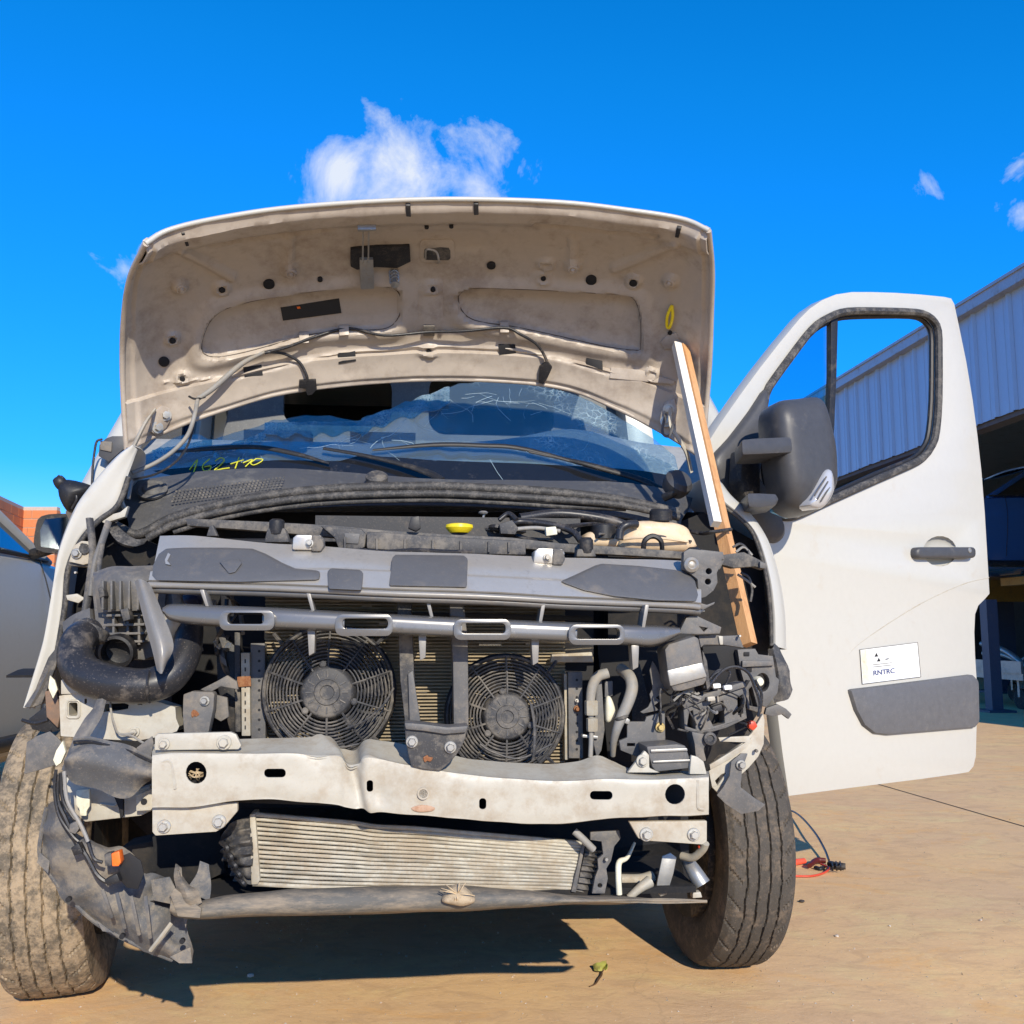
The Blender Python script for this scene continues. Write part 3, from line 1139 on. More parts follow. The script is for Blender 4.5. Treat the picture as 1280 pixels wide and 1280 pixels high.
# ---------------------------------------------------------------- wheels
def tyre_bm(bm, c, ax, rad=.345, wid=.215, nseg=330, ns=90):
    ax = Vector(ax).normalized()
    up = Vector((0, 0, 1))
    up = (up - ax * up.dot(ax)).normalized()
    fw = ax.cross(up)
    hw = wid / 2
    prof = []
    for k in range(ns + 1):
        t = -1 + 2 * k / ns
        prof.append(('t', t))
    rings = []
    sidewall = [(.62, .56), (.80, .60), (.97, .70), (1.03, .80), (1.0, .90), (.955, .955)]
    for i in range(nseg):
        a = 2 * math.pi * i / nseg
        dirv = up * math.cos(a) + fw * math.sin(a)
        ring = []
        for x, r in sidewall:
            ring.append(bm.verts.new(c + ax * (-hw * x) + dirv * rad * r))
        for _, t in prof:
            crown = rad * (1 - .018 * abs(t) ** 2.2 - .022 * max(0, abs(t) - .86) / .14)
            ph = (i % 15) / 15
            zig = .040 * (abs(ph - .5) * 2 - .5)
            g = 0
            for gc in (-.52, -.18, .18, .52):
                if abs(t - gc - zig) < .019:
                    g = .0085
            if abs(t) > .66 and (i + int(abs(t) * 14)) % 11 == 0:
                g = max(g, .005)
            elif abs(t) <= .60 and (i + int(t * 60)) % 13 == 0 and abs(abs(t) % .34 - .17) < .07:
                g = max(g, .003)
            g += .0012 * noise.noise(Vector((t * 9, i * .35, rad)))
            ring.append(bm.verts.new(c + ax * (hw * .93 * t) + dirv * (crown - g)))
        for x, r in reversed(sidewall):
            ring.append(bm.verts.new(c + ax * (hw * x) + dirv * rad * r))
        rings.append(ring)
    n = len(rings[0])
    for i in range(nseg):
        a, b_ = rings[i], rings[(i + 1) % nseg]
        for k in range(n - 1):
            bm.faces.new((a[k], a[k + 1], b_[k + 1], b_[k]))


def wheel(cx, cy, z, steer, camber, mat, wid=.215, rad=.345, seg=330, nn=90):
    ax = Vector((math.cos(steer), math.sin(steer), 0)) * math.cos(camber) + Vector((0, 0, math.sin(camber)))
    c = Vector((cx, cy, z))
    bm = bmesh.new()
    tyre_bm(bm, c, ax, rad, wid, seg, nn)
    # a loaded tyre is flat where it meets the ground
    for v in bm.verts:
        if v.co.z < .004:
            v.co.z = .003
    w = O('wheel', bm, mat, van, smooth=28)
    s = 1 if cx > -.25 else -1
    bm = bmesh.new()
    disc_bm(bm, c, ax * s, [(.205, -.10), (.212, -.10), (.212, .085), (.19, .085), (.185, -.02), (.10, .02), (.085, .05), (.05, .055), (0, .055)], 36)
    O('rim', bm, m_rim, w)
    bm = bmesh.new()
    disc_bm(bm, c - ax * s * .06, ax * s, [(.02, -.02), (.15, -.02), (.15, .02), (.02, .02)], 32)
    O('brake_disc', bm, m_steel, w)
    return c, ax


wl = G(68, 1236)
wr = G(896, 1201)
CL, AXL = wheel(wl.x + .005, wl.y + .02, .338, R(13), R(2.5), m_tyre_l, wid=.205)
CR_, AXR = wheel(wr.x + .01, wr.y + .02, .331, R(9), R(-1.5), m_tyre, wid=.185, rad=.336)
for s in (-.86, .86):
    q = (CL + CR_) / 2 + BK * 3.4 + RT * s
    wheel(q.x, q.y, .342, R(5.7), 0, m_tyre, seg=110, nn=30)

# ---------------------------------------------------------------- cab and load body
ORG = Vector((-.20, 2.47, 0))


def VL(x, y, z):
    """van frame: x to its right-hand side in the picture, y to the rear from the front axle"""
    return ORG + RT * x + BK * y + Vector((0, 0, z))


# sides of the cargo body with rounded shoulders
for s in (-1, 1):
    y0 = 1.62
    rows = []
    for y in (y0, 2.4, 3.4, 4.4, 4.9):
        rows.append([VL(s * .93, y, .38), VL(s * 1.0, y, .50), VL(s * 1.03, y, .9), VL(s * 1.02, y, 1.4), VL(s * .96, y, 1.95), VL(s * .88, y, 2.14), VL(s * .70, y, 2.2)])
    sheet('cargo_side', rows, 3, 2, .02, m_white, van, face=Vector((s, 0, 0)))
rows = []
for y in (.98, 1.6, 3.0, 4.9):
    rows.append([VL(x, y, z - (.06 if y < 1 else 0)) for x, z in ((-.74, 2.17), (-.4, 2.22), (0, 2.235), (.4, 2.22), (.74, 2.17))])
sheet('roof', rows, 3, 3, .02, m_white, van, face=Vector((0, 0, 1)))
plate('rear_doors', [VL(-.95, 4.9, .4), VL(.95, 4.9, .4), VL(1.0, 4.9, 1.2), VL(.86, 4.9, 2.1), VL(-.86, 4.9, 2.1), VL(-1.0, 4.9, 1.2)], 0, .03, m_white, van)
box('floor', VL(0, 2.75, .44), 1.86, 4.2, .08, m_under, van, VROT)
box('underbody', VL(0, 2.2, .36), 1.1, 4.2, .10, m_under, van, VROT)
# cab side on the far side: closed door with window
dl = [(.42, .45), (.40, 1.28), (.62, 1.45), (1.02, 2.06), (1.10, 2.12), (1.60, 2.12), (1.60, .45)]
wn = [(.66, 1.40), (1.04, 1.98), (1.5, 2.0), (1.5, 1.32)]
plate('passenger_door', [VL(-1.02 + (.12 * max(0, z - 1.4)), y, z) for y, z in dl], 0, .04, m_white, van,
      holes=[[VL(-1.02 + (.12 * max(0, z - 1.4)), y, z) for y, z in wn]], back=RT)
plate('passenger_window', [VL(-1.0 + (.12 * max(0, z - 1.4)), y, z) for y, z in wn], 0, .004, m_carglass, van, back=RT, bev=0)
# pillars at the windscreen and behind the open door
for s in (-1, 1):
    tube('windscreen_pillar', [VL(s * .97, .30, 1.22), VL(s * .92, .55, 1.55), VL(s * .84, .84, 1.95), VL(s * .76, .99, 2.12)], [.055, .05, .045, .045], m_white, van, n=10)
plate('door_pillar', [VL(.99, 1.45, .45), VL(1.0, 1.45, 1.3), VL(.90, 1.45, 2.12), VL(.80, 1.45, 2.12), VL(.88, 1.45, 1.3), VL(.88, 1.45, .45)], 0, .17, m_white, van)
box('sill', VL(.95, .95, .47), .16, 1.1, .12, m_white, van, VROT, .02)
# bulkhead behind the seats, with its window
bh = [VL(-.92, 1.62, .5), VL(.92, 1.62, .5), VL(.92, 1.62, 1.4), VL(.80, 1.62, 2.14), VL(-.80, 1.62, 2.14), VL(-.92, 1.62, 1.4)]
plate('bulkhead', bh, 0, .03, m_cabin, van, holes=[[VL(x / 100, 1.62, z / 100) for x, z in rrect(-62, 178, -16, 200, 6)],
                                                  [VL(x / 100, 1.62, z / 100) for x, z in rrect(0, 175, 55, 202, 7)]])
plate('cargo_darkness_panel', [VL(-.8, 2.6, .5), VL(.8, 2.6, .5), VL(.8, 2.6, 2.1), VL(-.8, 2.6, 2.1)], 0, .03, m_under, van).name = 'cargo_shade_panel'  # dark panel added to stand for the gloom of the load space
for x in (-.58, -.18, .48):
    st = box('seat', VL(x, 1.22, 1.12), .46 if x > 0 else .40, .16, .74, m_seat, van, VROT, .075)
    box('headrest', VL(x, 1.24, 1.58), .25, .10, .17, m_seat, st, VROT, .04)
    box('seat_cushion', VL(x, .98, .82), .46 if x > 0 else .40, .5, .16, m_seat, st, VROT, .05)
# dashboard: long shelf with an instrument hood
rows = [[VL(x, y, z + .05 * math.exp(-((x - .47) / .22) ** 2) * k) for x in (-.9, -.6, -.3, 0, .25, .47, .7, .9)] for y, z, k in ((.32, 1.29, 0), (.40, 1.37, .2), (.60, 1.48, 1.1), (.72, 1.49, 1.1), (.76, 1.05, 0))]
dash = sheet('dashboard', rows, 4, 4, .015, m_dash, van, face=Vector((0, -.4, 1)))
tube('steering_wheel', [VL(.47 + .19 * math.cos(a), .86 - .09 * math.sin(a), 1.26 + .16 * math.sin(a)) for a in (k * 2 * math.pi / 16 for k in range(17))], .015, m_black, van, n=8, sm=2)
# inner cab door frame on the far side is dark; rear-view bits
box('cab_rear_shelf', VL(0, 1.55, 2.08), 1.5, .2, .03, m_cabin, van, VROT)

# ---------------------------------------------------------------- windscreen: what is left of it
def ws(px, py):
    """point of the windscreen surface: a raked, slightly barrelled sheet"""
    r = ray(px, py)
    n = (BK * -.80 + Vector((0, 0, .60))).normalized()
    p0 = VL(0, .26, 1.265)
    p = EYE + r * ((p0 - EYE).dot(n) / r.dot(n))
    x = (p - ORG).dot(RT)
    return p + BK * (.10 * x * x)


top = [(168, 566), (190, 553), (212, 543), (240, 540), (262, 546), (290, 540), (330, 527), (352, 522), (392, 520), (430, 523), (452, 524), (480, 514), (510, 508), (530, 500), (556, 486), (580, 478), (610, 476), (660, 478), (700, 486), (740, 500), (780, 520), (815, 540), (850, 566)]
bot = [(150, 600), (172, 598), (196, 596), (225, 594), (252, 592), (285, 589), (320, 588), (345, 587), (385, 588), (425, 589), (450, 591), (478, 593), (510, 595), (532, 597), (556, 598), (580, 599), (610, 600), (655, 601), (700, 603), (738, 604), (778, 606), (815, 609), (862, 616)]


def wdisp(x, y, u, v):
    k = max(0, min(1, (600 - y) / 70)) * (1 if x < 600 else .35)
    c = P(x, y, 2.8)
    return .020 * k * noise.noise(c * 9) + .012 * k * noise.noise(c * 26)


rows = []
for t in (0, .25, .5, .75, 1):
    rows.append([ws(a[0] * (1 - t) + b_[0] * t, a[1] * (1 - t) + b_[1] * t) for a, b_ in zip(top, bot)])
wsc = sheet('windscreen', rows, 4, 5, .005, m_wind, van, disp=wdisp)
# black printed band along its foot
band = [[ws(a[0], a[1] - 30 + 2) + Vector((0, 0, .003)) - BK * .004 for a in bot], [ws(a[0], a[1] - 12) - BK * .006 for a in bot], [ws(a[0], a[1] + 2) - BK * .004 for a in bot]]
band[0] = [ws(b_[0], b_[1] - (13 if b_[0] < 430 else 22)) - BK * .006 for b_ in bot]
band[1] = [ws(b_[0], b_[1] - 7) - BK * .006 for b_ in bot]
m_band = M('black_ceramic_band', (.012, .013, .016), .12, 0, (.12, .11, .10), .15, 12, .5, coat=.5)
bd = sheet('windscreen_band', band, 2, 2, .002, m_band, wsc)
# yellow number written on the band by hand
for st in ([(233, 584), (243, 572), (238, 588)], [(259, 571), (250, 579), (252, 586), (259, 585), (260, 580), (252, 581)],
           [(266, 574), (273, 570), (278, 573), (272, 580), (265, 586), (276, 584), (285, 583)], [(286, 578), (303, 573)], [(297, 570), (292, 584)],
           [(302, 577), (314, 573), (305, 582)], [(319, 572), (312, 577), (316, 580), (325, 576), (327, 573), (319, 572)]):
    tube('written_digit_stroke', [ws(*p) - BK * .0095 for p in st], .0019, m_chalk, wsc, n=5, sm=4)
# torn, crazed laminate edge and shards
for k, (x0, y0, x1, y1, hh) in enumerate(((184, 558, 262, 546, 16), (264, 560, 332, 538, 12), (330, 527, 452, 527, 20), (452, 524, 562, 484, 26))):
    q = 16
    rw = []
    for f in (0, .5, 1):
        rw.append([ws(x0 + (x1 - x0) * i / q, y0 + (y1 - y0) * i / q + hh * f * (.8 + .45 * noise.noise(Vector((i * .45, k * 7.1, 0)))) - 2.5 * (1 - f) * noise.noise(Vector((i * .7, k, 4)))) - BK * (.014 + .004 * math.sin(i * 1.9 + f)) for i in range(q + 1)])
    sheet('crazed_glass_flap', rw, 2, 3, .003, m_crazed, wsc, wob=.003, wobs=30)
# cracks radiating from the blows
bm = bmesh.new()
rc = random.Random(5)
for cx, cy, n_, ln in ((540, 505, 13, 75), (600, 492, 11, 60), (660, 505, 9, 42), (430, 548, 12, 46), (500, 540, 9, 60), (300, 560, 8, 40), (735, 540, 6, 40)):
    for k in range(n_):
        a = rc.uniform(0, 6.28)
        x, y = cx + rc.uniform(-24, 24), cy + rc.uniform(-12, 12)
        pts = [(x, y)]
        for s in range(rc.randint(2, 5)):
            a += rc.uniform(-.5, .5)
            st = ln * rc.uniform(.12, .3)
            x += st * math.cos(a)
            y += st * math.sin(a) * .55
            if not 481 < y < 588:
                break
            pts.append((x, y))
        lim = np.interp([p[0] for p in pts], [p[0] for p in top], [p[1] for p in top])
        if len(pts) > 1 and all(p[1] > l + 2 for p, l in zip(pts, lim)):
            tube_bm(bm, [ws(*p) - BK * .007 for p in pts], rc.choice((.0002, .0003, .0005)), 4, 1)
tube_bm(bm, [ws(612, 575) - BK * .012, ws(622, 592) - BK * .012, ws(628, 600) - BK * .012], .0005, 4, 1)
O('glass_cracks', bm, M('crack_edge', (.50, .66, .72), .3, fine=0), wsc, smooth=0, kind='stuff')

# ---------------------------------------------------------------- scuttle, seal and wipers
cw_b = [(150, 604), (191, 598), (263, 588), (347, 585), (441, 591), (550, 599), (650, 600), (792, 604), (866, 622)]
cw_m = [(152, 622), (196, 615), (263, 605), (347, 598), (441, 603), (550, 606), (650, 608), (785, 616), (862, 634)]
cw_f = [(160, 652), (205, 646), (262, 634), (347, 624), (441, 618), (550, 618), (650, 622), (775, 632), (852, 650)]
rows = [[P(x, y, 2.70) for x, y in cw_b], [P(x, y, 2.62) for x, y in cw_m], [P(x, y, 2.52) for x, y in cw_f], [P(x, y + 14, 2.50) for x, y in cw_f]]
cowl = sheet('scuttle_panel', rows, 4, 5, .006, m_cowl, van, wob=.002, wobs=12)
# air inlet grid in the scuttle
bm = bmesh.new()
for i in range(30):
    for j in range(5):
        x = 218 + i * 4.6 + j * 1.2
        y = 632 - i * .62 - j * 3.1 + .02 * i
        c = P(x, y - 4, 2.555 + .014 * j) - BK * .02
        box_bm(bm, c, .0055, .003, .0045, VROT)
O('scuttle_inlet_grid', bm, m_dusty, cowl, kind='stuff')
turned('scuttle_plug', P(190, 612, 2.60), (BK * -.7 + Vector((0, 0, .7))), [(.038, -.006), (.040, .002), (.034, .006), (.026, .004), (.02, .010), (0, .012)], m_cowl, cowl, 28)
turned('scuttle_cap', P(471, 600, 2.60), (BK * -.6 + Vector((0, 0, .8))), [(.030, -.01), (.030, .012), (.022, .018), (0, .018)], m_dusty, cowl, 24)

sp = [(138, 652), (150, 660), (168, 668), (184, 664), (215, 648), (270, 632), (340, 619), (420, 611), (535, 608), (620, 611), (700, 616), (780, 626), (849, 641)]
tube('scuttle_seal', [P(x, y, 2.44) for x, y in sp], [.010, .012, .012, .012] + [.0125] * 9, m_rubber, van, n=12, sm=8)
seal = tube('scuttle_seal_lip', [P(x, y + 9 - 3 * (x > 700), 2.43) for x, y in sp[3:]], .010, m_rubber, van, n=10, sm=8)
tube('scuttle_seal_lip', [P(x + 2, y + 17 - 7 * (x > 700), 2.44) for x, y in sp[4:-1]], .007, m_rubber, van, n=10, sm=8)
# loose rubber end hanging at the left
sheet('seal_end', [[P(140, 648, 2.40), P(152, 662, 2.38), P(170, 674, 2.37), P(186, 672, 2.38)], [P(134, 660, 2.39), P(146, 676, 2.36), P(166, 683, 2.36), P(180, 680, 2.38)]], 3, 2, .008, m_rubber, van)


def wiper(arm, blade, parent=van):
    a = tube('wiper_arm', [ws(*p) - BK * q for *p, q in arm], [.011, .012, .009, .007][:len(arm)] + [.006] * (len(arm) - 4), m_black, parent, n=10, flat=.6)
    tube('wiper_blade', [ws(*p) - BK * q for *p, q in blade], [.004] + [.0085] * (len(blade) - 2) + [.004], m_black, a, n=8, flat=.7)
    return a


wiper([(552, 603, .05), (536, 594, .04), (500, 582, .035), (450, 570, .03), (405, 562, .03)], [(206, 562, .02), (260, 559, .022), (320, 559, .03), (370, 568, .025), (412, 580, .02)])
wiper([(828, 612, .05), (796, 598, .04), (735, 582, .04), (706, 575, .03), (660, 566, .03)], [(466, 564, .02), (540, 558, .025), (600, 559, .03), (660, 564, .03), (790, 598, .035)])
turned('wiper_pivot_cap', P(848, 603, 2.55), (BK * -.8 + Vector((.3, 0, .6))), [(.034, -.03), (.040, -.012), (.040, .006), (.030, .018), (0, .022)], m_sail, van, 24)
tube('wiper_spindle', [P(830, 622, 2.56), P(842, 616, 2.54), P(852, 606, 2.54)], .012, m_black, van)

# ---------------------------------------------------------------- hood, propped open
def seg_d(x, y, a, b_):
    ax, ay = a
    bx, by = b_
    dx, dy = bx - ax, by - ay
    t = max(0, min(1, ((x - ax) * dx + (y - ay) * dy) / (dx * dx + dy * dy + 1e-9)))
    return math.hypot(x - ax - t * dx, y - ay - t * dy)


def poly_sd(x, y, pts):
    """signed distance to a closed outline, negative inside"""
    n = len(pts)
    ins = False
    dm = 1e9
    for i in range(n):
        a, b_ = pts[i], pts[(i + 1) % n]
        dm = min(dm, seg_d(x, y, a, b_))
        if (a[1] > y) != (b_[1] > y) and x < (b_[0] - a[0]) * (y - a[1]) / (b_[1] - a[1]) + a[0]:
            ins = not ins
    return -dm if ins else dm


def sstep(a, b_, x):
    t = max(0, min(1, (x - a) / (b_ - a)))
    return t * t * (3 - 2 * t)


def smooth_poly(pts, n=4):
    return [(v.x, v.y) for v in cr([Vector((x, y, 0)) for x, y in pts], n, True)]


pod_l = smooth_poly([(253, 440), (256, 415), (270, 393), (300, 380), (350, 370), (410, 362), (460, 358), (492, 360), (502, 378), (496, 400), (478, 411), (430, 414), (380, 420), (320, 437), (275, 446)])
pod_r = smooth_poly([(573, 370), (592, 360), (640, 361), (700, 364), (760, 367), (790, 372), (800, 395), (801, 430), (795, 438), (750, 432), (690, 418), (640, 408), (600, 402), (580, 392)])
rim_l = smooth_poly([(236, 450), (240, 410), (258, 380), (300, 365), (360, 357), (430, 348), (500, 349), (518, 368), (512, 408), (490, 425), (430, 428), (370, 434), (300, 452), (258, 462)])
rim_r = smooth_poly([(558, 372), (575, 352), (640, 350), (720, 353), (795, 360), (818, 390), (820, 440), (808, 454), (750, 447), (690, 434), (630, 424), (585, 414), (563, 398)])
ribs = [((225, 312), (290, 345), 7, .006), ((262, 305), (420, 283), 5, -.006), ((670, 278), (820, 292), 6, -.007), ((768, 335), (845, 303), 7, .006),
        ((362, 300), (362, 338), 8, .006), ((716, 300), (716, 332), 8, .005), ((520, 300), (600, 300), 16, -.003)]
seam_pts = [(205, 478), (300, 470), (385, 448), (430, 440), (535, 432), (640, 436), (700, 447), (760, 466), (840, 480)]
beads = [(225, 358), (277, 360), (363, 337), (541, 358), (683, 330), (679, 346), (716, 331), (792, 351), (838, 351), (215, 423), (228, 472), (536, 437), (815, 468)]


def hood_relief(x, y, u, v):
    h = 0.0
    # pressed pods: raised rim, sunk floor
    for rim, pod in ((rim_l, pod_l), (rim_r, pod_r)):
        if abs(x - rim[0][0]) < 330:
            a = poly_sd(x, y, rim)
            if a < 12:
                h += .008 * (1 - sstep(-8, 6, a))
                b_ = poly_sd(x, y, pod)
                h -= .020 * (1 - sstep(-2.5, 2.5, b_))
                h += .004 * (1 - sstep(0, 18, -b_)) if b_ < 0 else 0
    for a, b_, w, k in ribs:
        q = seg_d(x, y, a, b_)
        h += k * (1 - sstep(w * .5, w, q))
    for bx, by in beads:
        q = math.hypot(x - bx, (y - by) * 1.2)
        if q < 13:
            h += .007 * (1 - sstep(8, 12, q)) - .004 * (1 - sstep(3, 6, q))
    # front box section and the step to the rear frame
    h += .010 * sstep(.86, .92, v) * (1 - sstep(.975, 1.0, v))
    q = min(seg_d(x, y, seam_pts[i], seam_pts[i + 1]) for i in range(len(seam_pts) - 1))
    below = v < .24
    h += .009 * (sstep(-3, 3, q if below else -q))
    # centre web between the pods
    q = abs(x - 537 + (y - 390) * .02)
    h += .006 * (1 - sstep(10, 16, q)) * sstep(350, 365, y) * (1 - sstep(405, 420, y))
    # panel edge flange
    e = min(u, 1 - u)
    h -= .005 * (1 - sstep(.028, .04, e))
    h -= .004 * (1 - sstep(.02, .03, 1 - v))
    h -= .004 * (1 - sstep(.03, .05, v))
    c = Vector((x * .011, y * .011, 0))
    return h * 1.55 + .004 * noise.noise(c * 1.6) + .0015 * noise.noise(c * 5)


HR = [
    ([(160, 562), (205, 541), (270, 516), (370, 489), (535, 475), (690, 483), (770, 511), (835, 545), (876, 572)], [2.54, 2.61, 2.64, 2.66, 2.67, 2.66, 2.64, 2.61, 2.54]),
    ([(157, 515), (203, 500), (270, 483), (370, 459), (535, 446), (690, 454), (778, 477), (842, 502), (880, 520)], [2.52, 2.59, 2.61, 2.63, 2.635, 2.63, 2.61, 2.59, 2.52]),
    ([(155, 455), (200, 445), (270, 432), (370, 414), (535, 404), (690, 410), (782, 424), (847, 444), (885, 455)], [2.46, 2.53, 2.55, 2.565, 2.57, 2.565, 2.55, 2.53, 2.46]),
    ([(157, 400), (200, 385), (270, 371), (370, 355), (535, 346), (690, 350), (783, 362), (849, 382), (887, 395)], [2.37, 2.43, 2.455, 2.465, 2.47, 2.465, 2.455, 2.43, 2.37]),
    ([(165, 350), (202, 336), (270, 320), (370, 305), (535, 296), (690, 300), (786, 310), (852, 328), (888, 340)], [2.26, 2.31, 2.33, 2.34, 2.345, 2.34, 2.33, 2.31, 2.26]),
    ([(185, 308), (214, 291), (278, 276), (378, 262), (535, 253), (690, 256), (790, 267), (852, 277), (884, 291)], [2.15, 2.17, 2.18, 2.19, 2.19, 2.19, 2.18, 2.17, 2.15]),
]
rows = [[P(x, y, d) for (x, y), d in zip(r, ds)] for r, ds in HR]
hood, hg, hn, hs_ = sheet('hood', rows, 26, 22, .004, m_white_in, van, disp=hood_relief, ret=True)
# painted outer skin, wrapped round the flange
HOUT = Vector((0, .55, .84))
sk = []
ni, nj = len(hg), len(hg[0])
for i in list(range(0, ni, 5)):
    sk.append([])
    for j in range(0, nj, 8):
        u, v = j / (nj - 1), i / (ni - 1)
        w = sstep(0, .10, min(u, 1 - u)) * sstep(0, .12, min(v, 1 - v))
        sk[-1].append(hg[i][j] - hn[i][j] * hs_ * (.015 + .033 * w))
sheet('hood_outer_skin', sk, 1, 1, .003, m_white, hood, face=HOUT)
# rolled edges left and right, and the front lip
for col, s in ((0, -1), (-1, 1)):
    ln = [hg[i][col] - hn[i][col] * hs_ * .007 for i in range(0, ni, 5)]
    tube('hood_edge_flange', ln, .0072, m_white_in, hood, n=8, sm=2)
tube('hood_front_lip', [hg[-1][j] - hn[-1][j] * hs_ * .008 for j in range(0, nj, 8)], .0062, m_white, hood, n=8, sm=2)
tube('hood_rear_flange', [p - BK * .004 for p in hg[0][::8]], .006, m_white_in, hood, n=8, sm=2)


def hp(px, py, off=.0):
    """point on the hood underside that shows at this pixel of the photograph"""
    best = None
    for i in range(0, len(hg)):
        for j in range(0, len(hg[0])):
            x, y = hgp[i][j]
            q = (x - px) ** 2 + (y - py) ** 2
            if best is None or q < best[0]:
                best = (q, i, j)
    _, i, j = best
    p, n = hg[i][j], hn[i][j] * hs_
    r = ray(px, py)
    q = EYE + r * ((p - EYE).dot(n) / r.dot(n))
    return q + n * (off + hood_relief(px, py, j / (len(hg[0]) - 1), i / (len(hg) - 1))), n


hgp = [[proj(p) for p in r] for r in hg]


def hplate(name, pts, t, mat, lift=.001, bev=.001, **tags):
    q = [hp(x, y) for x, y in pts]
    n = sum((a[1] for a in q), Vector()).normalized()
    mx = max((a[0].dot(n) for a in q))
    base = [a[0] + n * (lift + t) for a in q]
    return plate(name, base, 0, t + .004, mat, hood, bev=bev, back=-n, **tags)


for pod in (pod_l, pod_r):
    pp_ = [hp(x, y, .003)[0] for x, y in pod[::2]]
    tube('pod_seam', pp_ + pp_[:1], .0016, M('pod_gap_shade', (.10, .08, .065), .8) if 'pod_gap_shade' not in bpy.data.materials else bpy.data.materials['pod_gap_shade'], hood, n=5, sm=2)  # dark line painted in for the shade of the pod gaps
# dark discs with a rim paint in the shade of holes in the inner frame
for x, y, r in ((336, 354, 5.5), (614, 331, 4.5), (739, 349, 5.5), (205, 452, 5), (215, 424, 3), (277, 360, 3), (400, 348, 2.6), (541, 359, 2.6), (679, 346, 2.6), (792, 352, 4), (228, 473, 2.6), (536, 438, 2.6), (838, 415, 2.2), (533, 279, 2.2), (564, 279, 2.2)):
    p, n = hp(x, y)
    rr = r * (p - EYE).length / F
    turned('hole_shade_disc', p + n * .006, n, [(rr * 1.2, -.012), (rr * 1.2, .0), (rr, .0012), (0, .0008)], m_dark, hood, 18)
for x, y in ((225, 358), (363, 336), (716, 331), (838, 351)):
    p, n = hp(x, y)
    turned('rubber_stop_seat', p + n * .004, n, [(.015, -.004), (.015, .002), (.011, .006), (.007, .004), (.004, .010), (0, .010)], m_white_in, hood, 18)
for a in ([(230, 289), (233, 297), (229, 298), (226, 290)], [(507, 255), (513, 255), (513, 261), (507, 261)], [(592, 254), (598, 254), (598, 260), (592, 260)], [(847, 280), (853, 281), (851, 289), (846, 288)]):
    hplate('edge_clip', a, .004, m_black, lift=.002)
for a in ([(304, 459), (327, 456), (328, 467), (305, 470)], [(422, 442), (444, 438), (445, 449), (423, 453)], [(623, 430), (644, 430), (645, 441), (624, 441)], [(733, 447), (753, 451), (754, 461), (733, 457)]):
    hplate('opening_shade_plate', a, .0012, m_dark)  # dark plate, the shade of an opening put into colour
lb = hplate('warning_label', [(351, 388), (424, 377), (427, 395), (354, 404)], .0012, m_ink2, bev=0)
hplate('label_print', [(371, 386.5), (375, 386), (376, 388.5), (372, 389)], .0024, m_orange, bev=0)
# latch: carrier plate, hook and spring striker
la = hplate('latch_carrier', [(438, 309), (470, 306), (512, 306), (513, 324), (496, 332), (470, 331), (446, 334), (438, 330)], .010, m_black, bev=.002)
hplate('latch_hook', [(449, 318), (466, 318), (467, 351), (450, 352)], .022, m_steel, bev=.002)
hplate('hook_slot_shade', [(452, 322), (463, 322), (462, 334), (455, 338)], .0235, m_dark, bev=0)  # dark plate painted as the shade in the hook's slot
for x in (453, 460):
    p0, n = hp(x, 276, .006)
    p1, _ = hp(x - .5, 318, .030)
    tube('latch_rod', [p0, p1], .0022, m_steel, hood, n=6, sm=1)
hplate('latch_pull', [(446, 273), (469, 273), (469, 277), (446, 277)], .012, m_steel)
p, n = hp(492, 338, .004)
bm = bmesh.new()
tube_bm(bm, [p + n * (.006 * k) * .5 + Vector((math.cos(k * 1.57), 0, math.sin(k * 1.57))) * .0125 for k in range(17)], .0022, 6, 3)
O('latch_spring', bm, m_steel, hood)
turned('striker_pin', p, n, [(.006, -.006), (.006, .05), (.011, .052), (.011, .056), (0, .058)], m_steel, hood, 14)
hplate('striker_recess', rrect(525, 300, 568, 328, 6), .0015, m_white_in)
hplate('striker_recess_floor', rrect(530, 305, 563, 324, 4), .0030, m_dusty)
p0, n = hp(533, 308, .006)
tube('striker_loop', [hp(532, 322, .004)[0], hp(533, 306, .02)[0], hp(545, 308, .022)[0], hp(548, 316, .03)[0], hp(547, 328, .004)[0]], .0028, m_steel, hood, n=6)
# pale plastic hook for the stay
bm = bmesh.new()
tube_bm(bm, [hp(841, 380, .008)[0], hp(836, 392, .014)[0], hp(835, 406, .010)[0], hp(839, 406, .012)[0], hp(843, 392, .014)[0], hp(841, 380, .008)[0]], .0042, 6, 3)
O('stay_clip', bm, m_yellow, hood)
hplate('clip_pad', [(834, 418), (846, 415), (850, 425), (846, 434), (832, 436), (826, 427)], .004, m_white_in)
# washer hose run and nozzles
wh_l = [(384, 474), (383, 466), (374, 450), (356, 440), (338, 436), (330, 437)]
tube('washer_hose', [hp(x, y, .012)[0] for x, y in [(330, 437), (360, 429), (395, 418), (436, 411), (480, 414), (535, 412), (580, 410), (630, 407), (650, 413), (672, 428), (684, 450), (683, 466)]], .0042, m_hose, hood, n=8)
tube('washer_hose', [hp(x, y, .014)[0] for x, y in wh_l], .0042, m_hose, hood, n=8)
a0 = [hp(x, y, o)[0] for x, y, o in ((330, 436, .014), (300, 452, .020), (266, 480, .028), (247, 494, .036))]
b0 = [P(243, 520, 2.50), P(234, 545, 2.50), P(214, 566, 2.50), P(190, 581, 2.50), P(165, 591, 2.48)]
tube('washer_hose_sleeve', a0, [.004, .007, .0075, .006], m_hose_lt, hood, n=10)
tube('washer_hose', a0[-1:] + b0, .0055, m_hose_lt, hood, n=10)
tube('cable_tie', [hp(236, 491, .03)[0], hp(244, 493, .045)[0], hp(256, 492, .03)[0]], .003, m_hose, hood, n=6)
